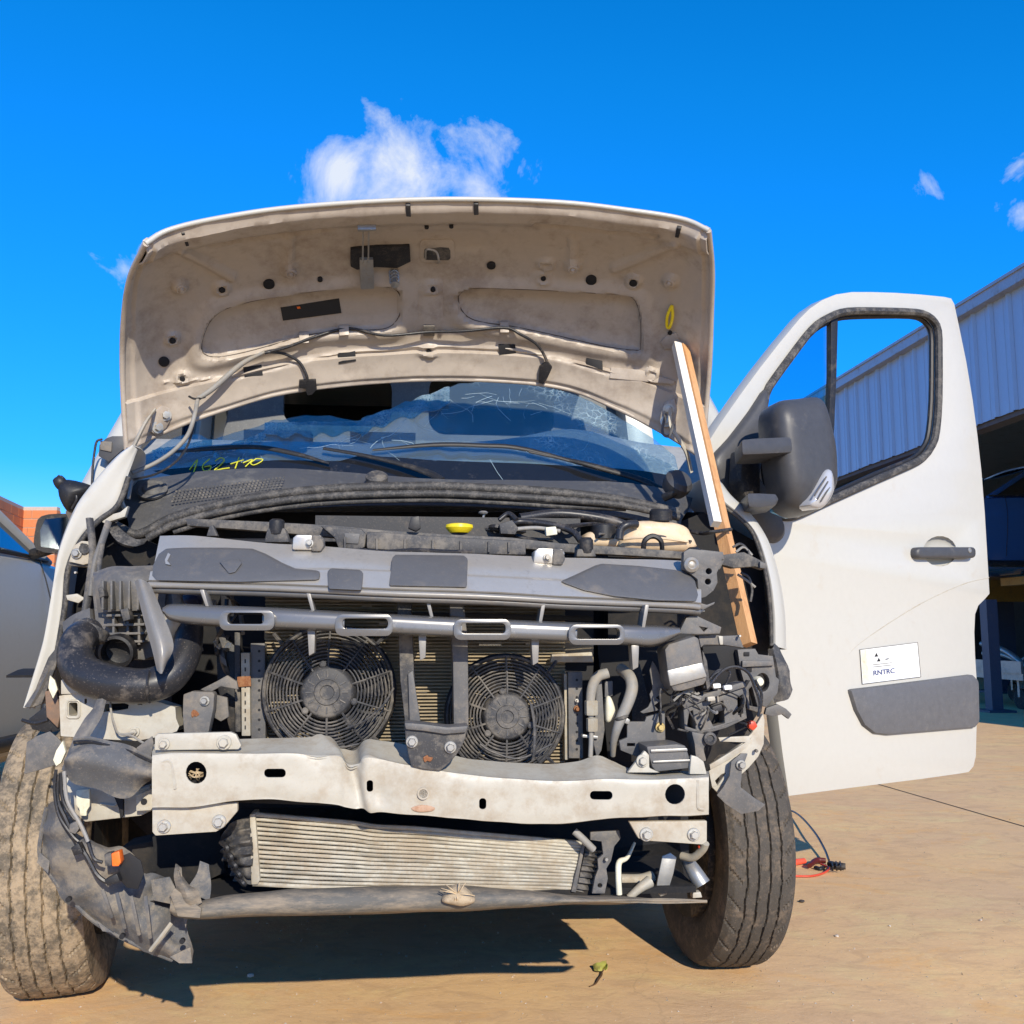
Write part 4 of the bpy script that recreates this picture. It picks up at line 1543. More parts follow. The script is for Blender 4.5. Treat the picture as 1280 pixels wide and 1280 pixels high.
tube('washer_cable', [hp(247, 500, .03)[0], P(238, 548, 2.52), P(222, 575, 2.50), P(196, 592, 2.49), P(165, 600, 2.47)], .003, m_hose, hood, n=6)
for pts in ([(374, 473), (395, 472), (396, 484), (390, 491), (384, 492), (382, 484), (374, 483)], [(674, 455), (684, 448), (690, 456), (684, 470), (679, 478), (673, 476)]):
    hplate('washer_nozzle', pts, .016, m_black, bev=.002)
for pts in ([(529, 404), (543, 404), (543, 418), (529, 418)], [(625, 403), (636, 403), (636, 411), (625, 411)], [(424, 409), (436, 408), (436, 415), (424, 416)], [(374, 417), (386, 416), (386, 424), (374, 425)]):
    hplate('hose_clip', pts, .010, m_dusty if pts[0][0] == 529 else m_white_in)
# hinges
for s, pts, bl in ((-1, [(185, 516), (198, 506), (210, 510), (213, 522), (206, 535), (194, 545), (184, 540)], [(204, 519), (192, 535)]),
                   (1, [(832, 503), (846, 498), (850, 512), (846, 532), (832, 535), (824, 526)], [(838, 512), (834, 528)])):
    h = hplate('hinge_plate', pts, .006, m_white_in, bev=.002)
    for x, y in bl:
        p, n = hp(x, y, .007)
        bm = bmesh.new()
        disc_bm(bm, p, n, [(.016, -.004), (.016, .003), (0, .003)], 16)
        disc_bm(bm, p, n, [(.010, .002), (.010, .012), (0, .013)], 6)
        O('hinge_bolt', bm, m_bolt, hood)
tube('hinge_arm', [hp(186, 512, .012)[0], P(181, 530, 2.49), P(168, 556, 2.50), P(155, 578, 2.52), P(158, 596, 2.54)], [.007, .009, .011, .012, .012], m_white_ch, hood, n=8, flat=.5)
tube('hinge_arm', [hp(842, 510, .012)[0], P(838, 532, 2.53), P(848, 548, 2.55), P(858, 566, 2.58), P(864, 590, 2.60)], [.007, .008, .010, .011, .012], m_white_ch, hood, n=8, flat=.5)
tube('hinge_strap', [hp(834, 520, .02)[0], P(828, 540, 2.53), P(836, 545, 2.52), P(842, 530, 2.52)], .004, m_grey, hood, n=6)
# pressed stay pad, lower right corner
hplate('stay_pad', [(764, 459), (800, 462), (844, 476), (842, 480), (763, 471)], .004, m_white_in)

# ---------------------------------------------------------------- the two battens propping it
def batten(name, p0, p1, w, t, mat, label, roll=0.3):
    ax = (p1 - p0).normalized()
    sd = ax.cross(Vector((math.sin(roll), -math.cos(roll), 0))).normalized()
    th = ax.cross(sd)
    bm = bmesh.new()
    n = 8
    rings = []
    for k in range(n + 1):
        c = p0.lerp(p1, k / n) + sd * .0015 * noise.noise(Vector((k, 3, w * 99)))
        rings.append([bm.verts.new(c + sd * a * w / 2 + th * b_ * t / 2) for a, b_ in ((-1, -1), (1, -1), (1, 1), (-1, 1))])
    for a, b_ in zip(rings, rings[1:]):
        for k in range(4):
            bm.faces.new((a[k], a[(k + 1) % 4], b_[(k + 1) % 4], b_[k]))
    bm.faces.new(rings[0])
    bm.faces.new(rings[-1])
    bevel(bm, .0015, 1, 60)
    o = O(name, bm, mat, smooth=30)
    o['label'] = label
    o['category'] = 'batten'
    return o


tp = hp(853, 432, .012)[0]
batten('wooden_batten', tp + Vector((.004, 0, 0)), P(936, 806, 2.20), .026, .03, m_wood, 'long orange pine batten propping up the open hood', .75)
batten('painted_batten', hp(846, 430, .012)[0] - BK * .012, P(893, 656, 2.18) - BK * .012, .020, .022, m_wood_w, 'shorter white painted batten lashed alongside the orange pine batten', .2)

# ---------------------------------------------------------------- fenders
fo = [(166, 556), (146, 570), (114, 606), (92, 638), (73, 688), (66, 732), (56, 790), (49, 818), (29, 884)]
fi = [(206, 556), (166, 590), (148, 624), (123, 644), (100, 668), (83, 702), (79, 750), (72, 806), (60, 834)]
fi2 = [(172, 562), (160, 594), (146, 630), (121, 650), (99, 676), (84, 710), (80, 756), (71, 812), (44, 886)]
rows = [[P(x, y, 2.37) for x, y in fi2], [P(x, y, 2.364) for x, y in ((a[0] * .7 + b_[0] * .3, a[1] * .7 + b_[1] * .3) for a, b_ in zip(fi2, fo))],
        [P(x, y, 2.362) for x, y in fo], [P(x, y, 2.362) + BK * .10 for x, y in fo], [P(x, y, 2.362) + BK * .42 + RT * (.0 if k > 3 else -.03 * (3 - k)) for k, (x, y) in enumerate(fo)]]
lf = sheet('fender', rows, 5, 5, .004, m_white, van, face=Vector((-1, -.5, 0)))
tube('fender_seal', [P(x + 1, y + 2, 2.36) for x, y in fi2[1:-1]], .007, m_rubber, lf, n=8)
sheet('fender_corner_trim', [[P(71, 808, 2.34), P(55, 850, 2.33), P(37, 884, 2.33)], [P(60, 830, 2.345), P(44, 862, 2.34), P(30, 884, 2.34)]], 4, 2, .006, m_grey, lf)
plate('fender_corner_trim', [(60, 822), (73, 806), (70, 832), (52, 880), (36, 886), (46, 856)], 2.335, .01, m_dusty, lf)
ro_i = [(884, 602), (900, 628), (922, 645), (942, 668), (957, 716), (963, 763), (964, 806)]
ro_o = [(893, 590), (913, 618), (938, 642), (960, 676), (974, 722), (981, 766), (983, 812)]
rows = [[P(x, y, 2.44) for x, y in ro_i], [P(x, y, 2.43) for x, y in ((a[0] * .6 + b_[0] * .4, a[1] * .6 + b_[1] * .4) for a, b_ in zip(ro_i, ro_o))],
        [P(x, y, 2.48) for x, y in ro_o], [P(x, y, 2.48) + BK * .14 for x, y in ro_o], [P(x, y, 2.48) + BK * .34 for x, y in ro_o]]
rf = sheet('fender', rows, 5, 5, .004, m_white, van, face=Vector((1, -.5, 0)))
tube('fender_seal', [P(x, y + 1, 2.435) for x, y in ro_i], .005, m_rubber, rf, n=8)
# crumpled black corner pieces below the fender on the door side
sheet('fender_corner_trim', [[P(968, 804, 2.36), P(976, 812, 2.35), P(984, 832, 2.34), P(990, 862, 2.34)], [P(966, 810, 2.35), P(971, 830, 2.33), P(976, 852, 2.32), P(986, 874, 2.32)], [P(960, 812, 2.36), P(962, 840, 2.35), P(964, 862, 2.34), P(968, 878, 2.33)]], 4, 3, .006, m_dusty, rf, wob=.006, wobs=30)
plate('torn_trim', [(958, 885), (972, 880), (983, 886), (990, 893), (986, 899), (978, 893), (966, 896), (956, 893)], 2.34, .012, m_grey, rf)

# broken door mirror stumps on the far side
stump = pillow('broken_mirror_base', [(76, 604), (88, 600), (112, 606), (118, 614), (104, 628), (92, 640), (84, 638), (76, 622)], 0, .05, m_black, van, d=2.72, back=.06)
tube('mirror_spigot', [P(72, 598, 2.70), P(76, 604, 2.70), P(82, 612, 2.72)], [.014, .018, .012], m_black, stump)
plate('torn_bracket', [(68, 598), (73, 593), (79, 597), (78, 606), (71, 607)], 2.69, .02, m_black, stump)
tube('torn_wire', [P(88, 606, 2.69), P(96, 622, 2.68), P(90, 636, 2.69)], .004, m_hose, stump)
s2 = plate('broken_mirror_arm', [(140, 545), (160, 545), (156, 560), (136, 577), (123, 570), (124, 556), (132, 548)], 2.80, .06, m_sail, van)
plate('mirror_arm_cover', [(125, 551), (140, 552), (139, 565), (125, 562)], 2.795, .01, m_grey, s2)
tube('mirror_wire', [P(128, 549, 2.79), P(121, 552, 2.79), P(118, 566, 2.79), P(116, 584, 2.79), P(115, 606, 2.79)], .0035, m_hose, s2)

# ---------------------------------------------------------------- driver's door, open
DA, DB = Vector((.82, 2.85, 0)), Vector((1.61, 3.34, 0))
DD = (DB - DA).normalized()
DNRM = Vector((DD.y, -DD.x, 0))


def DP(px, py, off=0.0):
    r = ray(px, py)
    q = DA + DNRM * off
    return EYE + r * ((q - EYE).dot(DNRM) / r.dot(DNRM))


def dplate(name, pts, t, mat, parent, off=0.0, holes=(), bev=.002, **tags):
    return plate(name, [DP(x, y, off) for x, y in pts], 0, t, mat, parent, holes=[[DP(x, y, off) for x, y in h] for h in holes], bev=bev, back=-DNRM, **tags)


def dsm(pts, n=3):
    return smooth_poly(pts, n)


out_pts = [(986, 995), (978, 940), (968, 860), (955, 760), (935, 690), (912, 650), (893, 610), (884, 572), (887, 550), (900, 530), (925, 494), (950, 460), (975, 428), (1000, 398), (1012, 386), (1028, 375), (1045, 368), (1065, 365), (1090, 365), (1120, 366), (1150, 368), (1180, 371), (1189, 373), (1193, 380),
           (1200, 413), (1208, 452), (1216, 500), (1222, 545), (1227, 590), (1231, 640), (1234, 690), (1237, 742), (1231, 749), (1223, 757), (1219, 768), (1218, 790), (1219, 820), (1221, 850), (1221, 905), (1220, 945), (1217, 958), (1211, 965), (1200, 967), (1150, 974), (1070, 984)]
op = [(951, 520), (955, 492), (965, 474), (985, 446), (1005, 419), (1020, 403), (1035, 394), (1050, 388), (1070, 386), (1110, 387), (1146, 389), (1160, 393), (1169, 401), (1174, 413), (1175, 440), (1175, 500), (1172, 540), (1167, 558), (1156, 573), (1140, 583), (1100, 601), (1040, 627), (1000, 645), (985, 649), (974, 646), (962, 630), (954, 590), (951, 555)]
door = dplate('driver_door', out_pts, .045, m_white, van, holes=[op, ell(1175, 689, 21, 19, 18)], bev=.010)
# inner trim of the door so it is not a bare slab
dplate('door_inner_trim', [(990, 975), (985, 760), (960, 690), (1050, 660), (1150, 620), (1200, 600), (1210, 940)], .02, m_dash, door, off=-.05)
# rubber round the window
bm = bmesh.new()
lo = [DP(x, y, .004) for x, y in op]
cen = sum(lo, Vector()) / len(lo)
prv = None
tube_bm(bm, [p + (cen - p).normalized() * .008 for p in lo + lo[:1]], .013, 8, 2)
O('window_seal', bm, m_rubber, door)
bm = bmesh.new()
tube_bm(bm, [p + (cen - p).normalized() * .022 - DNRM * .02 for p in lo + lo[:1]], .009, 8, 2)
O('window_channel', bm, m_black, door)
dplate('window_divider', [(1039, 394), (1048, 392), (1046, 470), (1042, 560), (1040, 628), (1032, 631), (1035, 560), (1039, 470)], .02, m_black, door, off=-.004, bev=.003)
dplate('quarter_glass', [(953, 516), (957, 493), (985, 449), (1005, 423), (1036, 397), (1037, 470), (1033, 560), (1031, 626), (985, 646), (965, 630), (955, 590)], .004, m_glass, door, off=-.016, bev=0)
dplate('lowered_glass_edge', [(1042, 627), (1100, 603), (1140, 586), (1158, 570), (1164, 560), (1160, 574), (1140, 590), (1100, 607), (1042, 631)], .004, m_steel, door, off=-.024, bev=0)
# sail panel and mirror
sail = pillow('mirror_sail', [DP(x, y, .004) for x, y in ((955, 487), (952, 518), (947, 545), (942, 575), (940, 610), (945, 640), (965, 650), (978, 664), (972, 678), (955, 676), (935, 660), (912, 636), (893, 598), (889, 573), (910, 548), (936, 514))], 0, .03, m_sail, door, nrm=DNRM, power=3.0)
mo = [(952, 540), (953, 518), (963, 507), (985, 504), (1006, 502), (1015, 510), (1023, 536), (1029, 565), (1031, 595), (1030, 616), (1020, 636), (1005, 644), (985, 646), (968, 634), (960, 605), (955, 570)]
mir = pillow('mirror_housing', [DP(x, y, .16) for x, y in mo], 0, .12, m_sail, door, nrm=Vector((.18, -.98, .03)), power=3.6, back=.02, rings=10)
dplate('mirror_back_rim', [(966, 628), (985, 640), (1004, 640), (1000, 646), (984, 648), (966, 640)], .012, M('blue_tint_edge', (.05, .30, .55), .2, coat=1), door, off=.13)
dplate('mirror_face', dsm([(958, 540), (962, 520), (1008, 510), (1028, 560), (1028, 612), (985, 634), (968, 610)]), .004, m_mirror, door, off=.135)
lens = pillow('mirror_indicator', [DP(x, y, .268) for x, y in ((1028, 591), (1036, 587), (1039.5, 600), (1038, 618), (1025, 636), (1011, 631), (1017, 616))], 0, .022, m_lens, door, nrm=DNRM, back=.05)
for k, (x0, y0, x1, y1) in enumerate(((1018, 620, 1033, 596), (1022, 624, 1035, 602), (1026, 627, 1037, 609))):
    tube('lens_rib', [DP(x0, y0, .288), DP((x0 + x1) / 2, (y0 + y1) / 2, .293), DP(x1, y1, .288)], .0022, m_grey, door, n=5)
for pts in ([(927, 549), (948, 547), (996, 545), (1004, 551), (1002, 560), (990, 566), (948, 568), (928, 569)], [(934, 616), (950, 616), (970, 617), (974, 624), (970, 632), (950, 635), (936, 634)]):
    plate('mirror_arm', [DP(x, y, .262) for x, y in pts], 0, .15, m_sail, door, bev=.009, back=Vector((.1, 1, 0)))
dplate('mirror_hinge_block', [(928, 562), (950, 560), (952, 622), (934, 628), (926, 600)], .05, m_black, door, off=.10, bev=.01)
# handle
cup = bmesh.new()
cc = DP(1175, 689, 0)
q = [DP(x, y, 0) for x, y in ell(1175, 689, 21.5, 19.5, 24)]
rg = [[cup.verts.new(cc + (p - cc) * s - DNRM * (.030 * math.sqrt(max(0, 1 - s * s)) + .002)) for p in q] for s in (1, .95, .82, .6, .3)]
for a, b_ in zip(rg, rg[1:]):
    for k in range(24):
        cup.faces.new((a[k], a[(k + 1) % 24], b_[(k + 1) % 24], b_[k]))
cup.faces.new(rg[-1])
O('handle_recess', cup, m_white, door, smooth=60)
hd = pillow('door_handle', [DP(x, y, .012) for x, y in rrect(1142, 684, 1217, 698, 5, 3)], 0, .018, m_sail, door, nrm=DNRM, power=4, back=.02, sm=1)
turned('key_lock', DP(1211, 688, .026), DNRM, [(.009, -.004), (.009, .005), (.006, .006), (0, .004)], m_steel, door, 16)
# lower moulding and body crease
tr_o = [(1064, 862), (1090, 859), (1217, 843), (1225, 851), (1226, 903), (1220, 910), (1112, 919), (1095, 917), (1082, 907), (1072, 888)]
md = dplate('side_moulding', tr_o, .03, m_trim, door, off=.016, bev=.012)
tube('door_crease', [DP(x, y, -.0005) for x, y in ((1061, 818), (1070, 808), (1090, 793), (1120, 773), (1150, 755), (1180, 740), (1210, 728), (1236, 722))], [.0006, .0012, .0017, .0019, .002, .002, .002, .0018], m_white_ch, door, n=8)

# registration sticker (its square code is left blank)
stk = dplate('sticker', [(1075, 812), (1147, 803), (1151, 846), (1078, 855)], .001, m_paper, door, off=.0022, bev=0)
b4 = [(1075, 812), (1147, 803), (1151, 846), (1078, 855)]
bm = bmesh.new()
for k in range(4):
    tube_bm(bm, [DP(*b4[k], .003), DP(*b4[(k + 1) % 4], .003)], .0011, 4, 1)
O('sticker_border', bm, m_grey, door, smooth=0)
dplate('sticker_strip', [(1076, 813), (1083, 812), (1087, 852), (1079, 853)], .001, m_cream, door, off=.0026, bev=0)
for x, y in ((1095.5, 819), (1098.5, 825)):
    dplate('sticker_emblem', [(x - 2.2, y + 2), (x + .2, y - 3), (x + 2.4, y + 1.6)], .001, m_ink2, door, off=.0032, bev=0)
dplate('sticker_mark', [(1107, 823.6), (1111, 822.6), (1111, 824), (1107, 824.8)], .001, m_ink2, door, off=.0032, bev=0)
for y in (829.6, 832.4):
    dplate('sticker_line', [(1091, y + 1), (1115, y - 1.6), (1115, y - .9), (1091, y + 1.8)], .001, m_grey, door, off=.0032, bev=0)


def text_on(txt, px, py, px2, py2, hgt, off, mat, parent, name):
    cu = bpy.data.curves.new('t', 'FONT')
    cu.body = txt
    cu.extrude = .0004
    cu.offset = .012
    tmp = bpy.data.objects.new('t', cu)
    COL.objects.link(tmp)
    dg = bpy.context.evaluated_depsgraph_get()
    dg.update()
    me = bpy.data.meshes.new_from_object(tmp.evaluated_get(dg))
    bpy.data.objects.remove(tmp)
    xs = [v.co.x for v in me.vertices]
    ys = [v.co.y for v in me.vertices]
    a, b_ = DP(px, py, off), DP(px2, py2, off)
    ex = (b_ - a)
    ey = Vector((0, 0, 1))
    w = max(xs) - min(xs)
    h = max(ys) - min(ys)
    for v in me.vertices:
        v.co = a + ex * ((v.co.x - min(xs)) / w) + ey * (hgt * (v.co.y - min(ys)) / h) + DNRM * (v.co.z * 1)
    return O(name, me, mat, parent)


text_on('RNTRC', 1092, 844.5, 1118.5, 841.2, .0155, .0034, m_ink, door, 'sticker_lettering')
# front edge of the door shut: hinges on the pillar
for z in (.75, 1.15):
    box('door_hinge', VL(1.0, .36, z), .06, .10, .09, m_white, door, VROT)

# ---------------------------------------------------------------- engine bay, dark behind everything
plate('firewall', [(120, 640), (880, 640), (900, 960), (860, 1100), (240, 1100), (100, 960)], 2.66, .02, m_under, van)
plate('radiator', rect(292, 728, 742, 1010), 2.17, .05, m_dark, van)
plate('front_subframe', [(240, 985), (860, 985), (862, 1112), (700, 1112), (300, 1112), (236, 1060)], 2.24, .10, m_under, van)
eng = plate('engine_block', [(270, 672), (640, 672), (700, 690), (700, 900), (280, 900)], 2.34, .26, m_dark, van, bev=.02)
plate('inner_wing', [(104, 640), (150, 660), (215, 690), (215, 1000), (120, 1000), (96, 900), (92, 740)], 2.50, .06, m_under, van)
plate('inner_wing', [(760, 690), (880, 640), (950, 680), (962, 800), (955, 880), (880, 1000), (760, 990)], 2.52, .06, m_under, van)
box('sun_block_tray', VL(-.04, -.08, .388), 1.12, .88, .012, m_under, van, VROT)  # unseen tray added to stop sunlight breaking up the van's shadow
# arch liners over the tyres
for c, s in ((CL, -1), (CR_, 1)):
    rows = []
    for a in [math.pi * (.42 + .66 * k / 8) for k in range(9)]:
        rr = .43
        rows.append([c + BK * (-rr * math.cos(a)) * .95 + Vector((0, 0, rr * math.sin(a) + .03)) + RT * (s * x) for x in (-.18, .0, .14)])
    sheet('arch_liner', rows, 3, 3, .006, m_under, van, face=Vector((0, 0, -1)))
# engine top clutter: covers, hoses, oil cap
box('engine_cover', P(560, 668, 2.36), .62, .22, .06, m_black, van, VROT, .02)
turned('oil_cap', P(574, 658, 2.26), (0, 0, 1), [(.024, -.016), (.030, -.010), (.034, -.004), (.033, .003), (.022, .006), (0, .0065)], m_yellow, van, 24)
tube('oil_dipstick', [P(603, 664, 2.3), P(604, 648, 2.3), P(606, 640, 2.3)], .003, m_steel, van, n=6)
turned('dipstick_pull', P(604, 641, 2.3), (0, 0, 1), [(.010, -.003), (.012, 0), (.008, .004), (0, .004)], m_steel, van, 14)
for k, pts in enumerate(([(632, 658, 2.22), (650, 652, 2.24), (690, 656, 2.22), (715, 664, 2.2), (726, 676, 2.18)], [(640, 662, 2.2), (670, 660, 2.2), (700, 664, 2.2)], [(624, 650, 2.25), (636, 642, 2.25), (646, 650, 2.23)],
                         [(650, 648, 2.28), (700, 642, 2.3), (760, 650, 2.3), (800, 664, 2.3)])):
    tube('engine_hose', [P(*p) for p in pts], (.008, .005, .006, .012)[k], m_hose if k != 1 else m_hose_lt, van, n=8)
plate('sensor_plug', [(682, 659), (695, 658), (697, 668), (683, 670)], 2.17, .02, m_cream, van)
plate('wiring_block', [(624, 655), (640, 650), (648, 660), (644, 668), (626, 667)], 2.19, .03, m_dusty, van)

# coolant bottle and brake reservoir
tk = pillow('coolant_bottle', [(776, 662), (782, 655), (800, 652), (830, 653), (852, 658), (861, 668), (863, 690), (776, 690)], 0, .05, m_tank, van, d=2.26, back=.10, power=3)
turned('coolant_cap', P(826, 653, 2.24), (0, -.1, 1), [(.020, -.012), (.020, .004), (.027, .004), (.027, .026), (.022, .032), (0, .032)], m_black, van, 22)
tube('coolant_hose', [P(774, 674, 2.2), P(776, 662, 2.2), P(784, 656, 2.2), P(796, 655, 2.21)], .010, m_hose, van, n=10)
tube('tank_seam', [P(777, 674, 2.21), P(800, 672, 2.19), P(830, 673, 2.19), P(860, 677, 2.21)], .003, m_tank, tk, n=6)
tube('tank_bracket', [P(804, 690, 2.17), P(806, 676, 2.16), P(816, 670, 2.16), P(826, 676, 2.16), P(828, 690, 2.17)], .006, m_black, van, n=6)
pillow('brake_reservoir', [(730, 668), (745, 665), (765, 667), (775, 674), (774, 686), (728, 684)], 0, .04, m_tank, van, d=2.28, back=.06, power=3)
turned('reservoir_cap', P(754, 669, 2.26), (0, 0, 1), [(.030, -.01), (.030, .022), (.024, .026), (0, .026)], m_black, van, 24)

# ---------------------------------------------------------------- radiator cross member in black plastic
cm = plate('upper_cross_member', [(232, 648), (330, 652), (420, 657), (470, 662), (560, 668), (640, 672), (700, 679), (780, 684), (862, 690), (862, 699), (780, 694), (700, 690), (640, 684), (470, 678), (420, 672), (330, 664), (234, 657)], 2.08, .03, m_dusty, van)
plate('air_duct', [(458, 664), (560, 671), (657, 676), (658, 694), (560, 692), (458, 686)], 2.03, .07, m_dusty, cm, bev=.006)
plate('duct_lip', [(400, 657), (452, 661), (458, 668), (456, 684), (442, 690), (424, 688), (418, 672)], 2.035, .05, m_dusty, cm, bev=.004)
plate('duct_window', [(430, 666), (450, 667), (448, 680), (432, 679)], 2.032, .004, m_grey, cm)
plate('support_fin', [(262, 657), (266, 656), (272, 670), (258, 670)], 2.04, .02, m_dusty, cm)
plate('support_block', [(334, 660), (356, 660), (362, 678), (330, 678)], 2.04, .04, m_dusty, cm, bev=.004)
turned('rubber_mount', P(346, 656, 2.05), (0, 0, 1), [(.014, -.02), (.016, -.01), (.016, .008), (.010, .012), (0, .012)], m_black, cm, 18)
turned('rubber_mount', P(733, 680, 2.05), (0, 0, 1), [(.013, -.02), (.015, -.01), (.015, .008), (.010, .014), (0, .014)], m_black, cm, 18)
turned('rubber_mount', P(867, 690, 2.03), (0, 0, 1), [(.013, -.03), (.017, -.012), (.017, .004), (.010, .010), (0, .010)], m_black, cm, 18)
plate('support_block', [(722, 686), (742, 686), (746, 696), (720, 696)], 2.04, .04, m_dusty, cm, bev=.004)
plate('latch_bracket', [(514, 646), (524, 645), (526, 660), (520, 664), (510, 660)], 2.06, .02, m_black, cm)
tube('harness', [P(450, 688, 2.0), P(480, 690, 2.0), P(520, 688, 2.0), P(560, 690, 2.0), P(590, 690, 2.0)], .005, m_hose, cm, n=6)
for x in (430, 470, 505, 540, 575, 610, 635):
    plate('duct_rib', [(x, 671 + (x - 430) * .03), (x + 2.2, 671 + (x - 430) * .03), (x + 2.2, 690), (x, 690)], 2.024, .02, m_dusty, cm, bev=0)
plate('shadow_strip', [(590, 690), (855, 699), (855, 712), (590, 702)], 2.12, .05, m_dark, cm)  # dark strip painted in as shade below the cross member

# ---------------------------------------------------------------- upper grille panel
GX = [200, 230, 260, 332, 404, 488, 585, 650, 700, 752, 852, 874]
GT = [670, 669, 671, 679, 683, 689, 692, 695, 697, 698, 701, 706]
GB = [729, 730, 731, 733, 736, 740, 743, 746, 749, 751, 755, 757]
m_sil = M('light_silver_plastic', (.52, .49, .44), .34, .55, (.32, .275, .22), .26, 8, .7, fine=.04)


def gd(x, y):
    t = np.interp(y, [np.interp(x, GX, GT), np.interp(x, GX, GB)], [0, 1])
    return float(1.99 - .105 * (max(t, 0) ** .7) + .075 * ((x - 537) / 340) ** 2)


rows = []
for t in (-.0, .3, .55, .8, 1.0):
    rows.append([P(x - (12 * t if x == 200 else 0), a + (b_ - a) * t, gd(x, a + (b_ - a) * t)) for x, a, b_ in zip(GX, GT, GB)])


def grel(x, y, u, v):
    h = 0
    # long pressed step that runs between the pads
    ln = [(210, 716), (370, 714), (410, 713), (486, 716), (590, 722), (700, 727), (770, 738)]
    yy = np.interp(x, [p[0] for p in ln], [p[1] for p in ln])
    h += .010 * sstep(-3, 3, y - yy)
    h += .001 * noise.noise(Vector((x * .02, y * .02, 0)))
    return h


gp = sheet('grille_panel', rows, 8, 8, .005, m_sil, van, disp=grel)
tube('grille_lip', [P(x - (14 if x == 200 else 0), y + 2, gd(x, y) - .006) for x, y in zip(GX, GB)], .0062, m_grille, gp, n=8)
tube('grille_lip_underside', [P(x - (12 if x == 200 else 0), y + 8, gd(x, y) + .004) for x, y in zip(GX, GB)], .0075, m_grille_dk, gp, n=8)


def gpad(pts, off=.024, t=.03, mat=m_grille_dk, bev=.009, name='grille_pad'):
    return plate(name, [(x, y, gd(x, y) - off) for x, y in pts], 0, t, mat, gp, bev=bev)


gpad([(188, 720), (190, 706), (197, 692), (207, 685), (230, 684), (280, 684), (314, 685), (330, 691), (352, 703), (368, 710), (400, 713), (400, 725), (366, 726), (300, 728), (240, 727), (195, 726)])
gpad([(486, 732), (490, 697), (494, 693), (580, 694), (585, 698), (584, 734)], bev=.009)
gpad([(409, 714), (413, 710), (450, 712), (454, 716), (452, 738), (410, 736)], off=.026)
gpad([(700, 727), (716, 720), (746, 706), (754, 704), (800, 707), (845, 712), (860, 716), (870, 726), (874, 744), (872, 752), (820, 751), (770, 746), (730, 738)], bev=.009)
gpad([(274, 702), (299, 698), (302, 704), (294, 715), (286, 717)], off=.0255, t=.006, mat=m_grille_dk, bev=.002, name='emblem_seat')
for k, pts in enumerate(([(206, 700), (210, 691), (213, 693), (209, 701), (213, 706), (207, 705)],)):
    gpad(pts, off=.0246, t=.004, mat=m_sil, bev=0, name='paint_scrape')
for x0, y0, bx, by in ((365, 668, 387, 680), (667, 685, 688, 698)):
    br = plate('mounting_tab', [(x0, y0 + 19), (x0 + 1, y0 + 4), (x0 + 6, y0), (x0 + 36, y0 + 1), (x0 + 39, y0 + 6), (x0 + 38, y0 + 20)], 1.975, .05, m_sil, gp, bev=.004)
    plate('tab_side', [(x0 + 24, y0), (x0 + 37, y0 + 2), (x0 + 40, y0 + 14), (x0 + 36, y0 + 21), (x0 + 24, y0 + 21)], 1.970, .05, m_dusty, gp, bev=.004)
    bolt(x0 + 17 if x0 > 400 else x0 + 22, by - 1, 1.972, 5, m_steel, gp, name='screw')
# end bracket with two holes
eb = plate('grille_end_bracket', [(855, 690), (862, 686), (900, 690), (903, 694), (901, 706), (896, 716), (897, 728), (892, 738), (882, 746), (874, 748), (872, 724), (862, 716), (854, 712)], 1.985, .02, m_grey, gp, holes=[ell(886, 714, 4, 4, 12), ell(885, 727, 4, 4, 12)], bev=.002)
turned('rubber_washer', P(864, 706, 1.98), FRONT, [(.016, -.002), (.016, .004), (.010, .008), (.007, .006), (0, .009)], m_steel, gp, 18)
plate('bracket_shelf', [(868, 686), (904, 690), (906, 700), (868, 696)], 2.02, .05, m_grey, gp)
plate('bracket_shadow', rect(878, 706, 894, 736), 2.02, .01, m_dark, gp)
# vanes
for x, y0, y1 in ((253, 737, 758), (386, 740, 766), (534, 744, 772), (681, 752, 780), (810, 756, 786)):
    plate('grille_vane', [(x - 3.5, y0), (x + 1.5, y0), (x + 2.0 - (6 if x > 600 else -6), y1), (x - 4 - (6 if x > 600 else -6) + 2, y1)], 1.895, .045, m_grille, gp, bev=.001)
for x, y0, y1 in ((389, 787, 820), (528, 793, 826), (669, 799, 832), (794, 806, 838)):
    plate('grille_vane', [(x - 5, y0), (x + 5, y0 + 1), (x + 4, y1 - 4), (x - 3, y1)], 1.895, .03, m_grille, gp, bev=.002)

# ---------------------------------------------------------------- lower grille bar with four framed slots
BX = [203, 217, 270, 343, 420, 491, 567, 639, 711, 781, 817, 850]
BT = [760, 756, 758, 761, 765, 769, 773, 776, 779, 782, 783, 785]
BB = [765, 776, 782, 785, 788, 792, 796, 799, 802, 805, 807, 793]
rows = []
for t, dd in ((-.06, .035), (.06, .006), (.5, 0), (.94, .004), (1.06, .035)):
    rows.append([P(x, a + (b_ - a) * t, 1.865 + dd + .05 * ((x - 530) / 330) ** 4) for x, a, b_ in zip(BX, BT, BB)])
bar = sheet('grille_bar', rows, 14, 5, .008, m_bar, van)
slots = (((274, 763, 343, 788), (286, 767, 328, 779)), ((419, 768, 491, 795), (430, 774, 483, 785)), ((567, 774, 639, 800), (578, 780, 630, 791)), ((711, 781, 781, 806), (721, 786, 773, 798)))
open_faces(bar, [rect(b_[0] - 2, b_[1] - 2, b_[2] + 2, b_[3] + 2) for a, b_ in slots])
for a, b_ in slots:
    plate('slot_frame', rrect(*a, 9, 4), 1.858, .030, m_bar, bar, holes=[rrect(b_[0] - 2, b_[1] - 1, b_[2] + 2, b_[3] + 1, 5, 4)], bev=.0085)

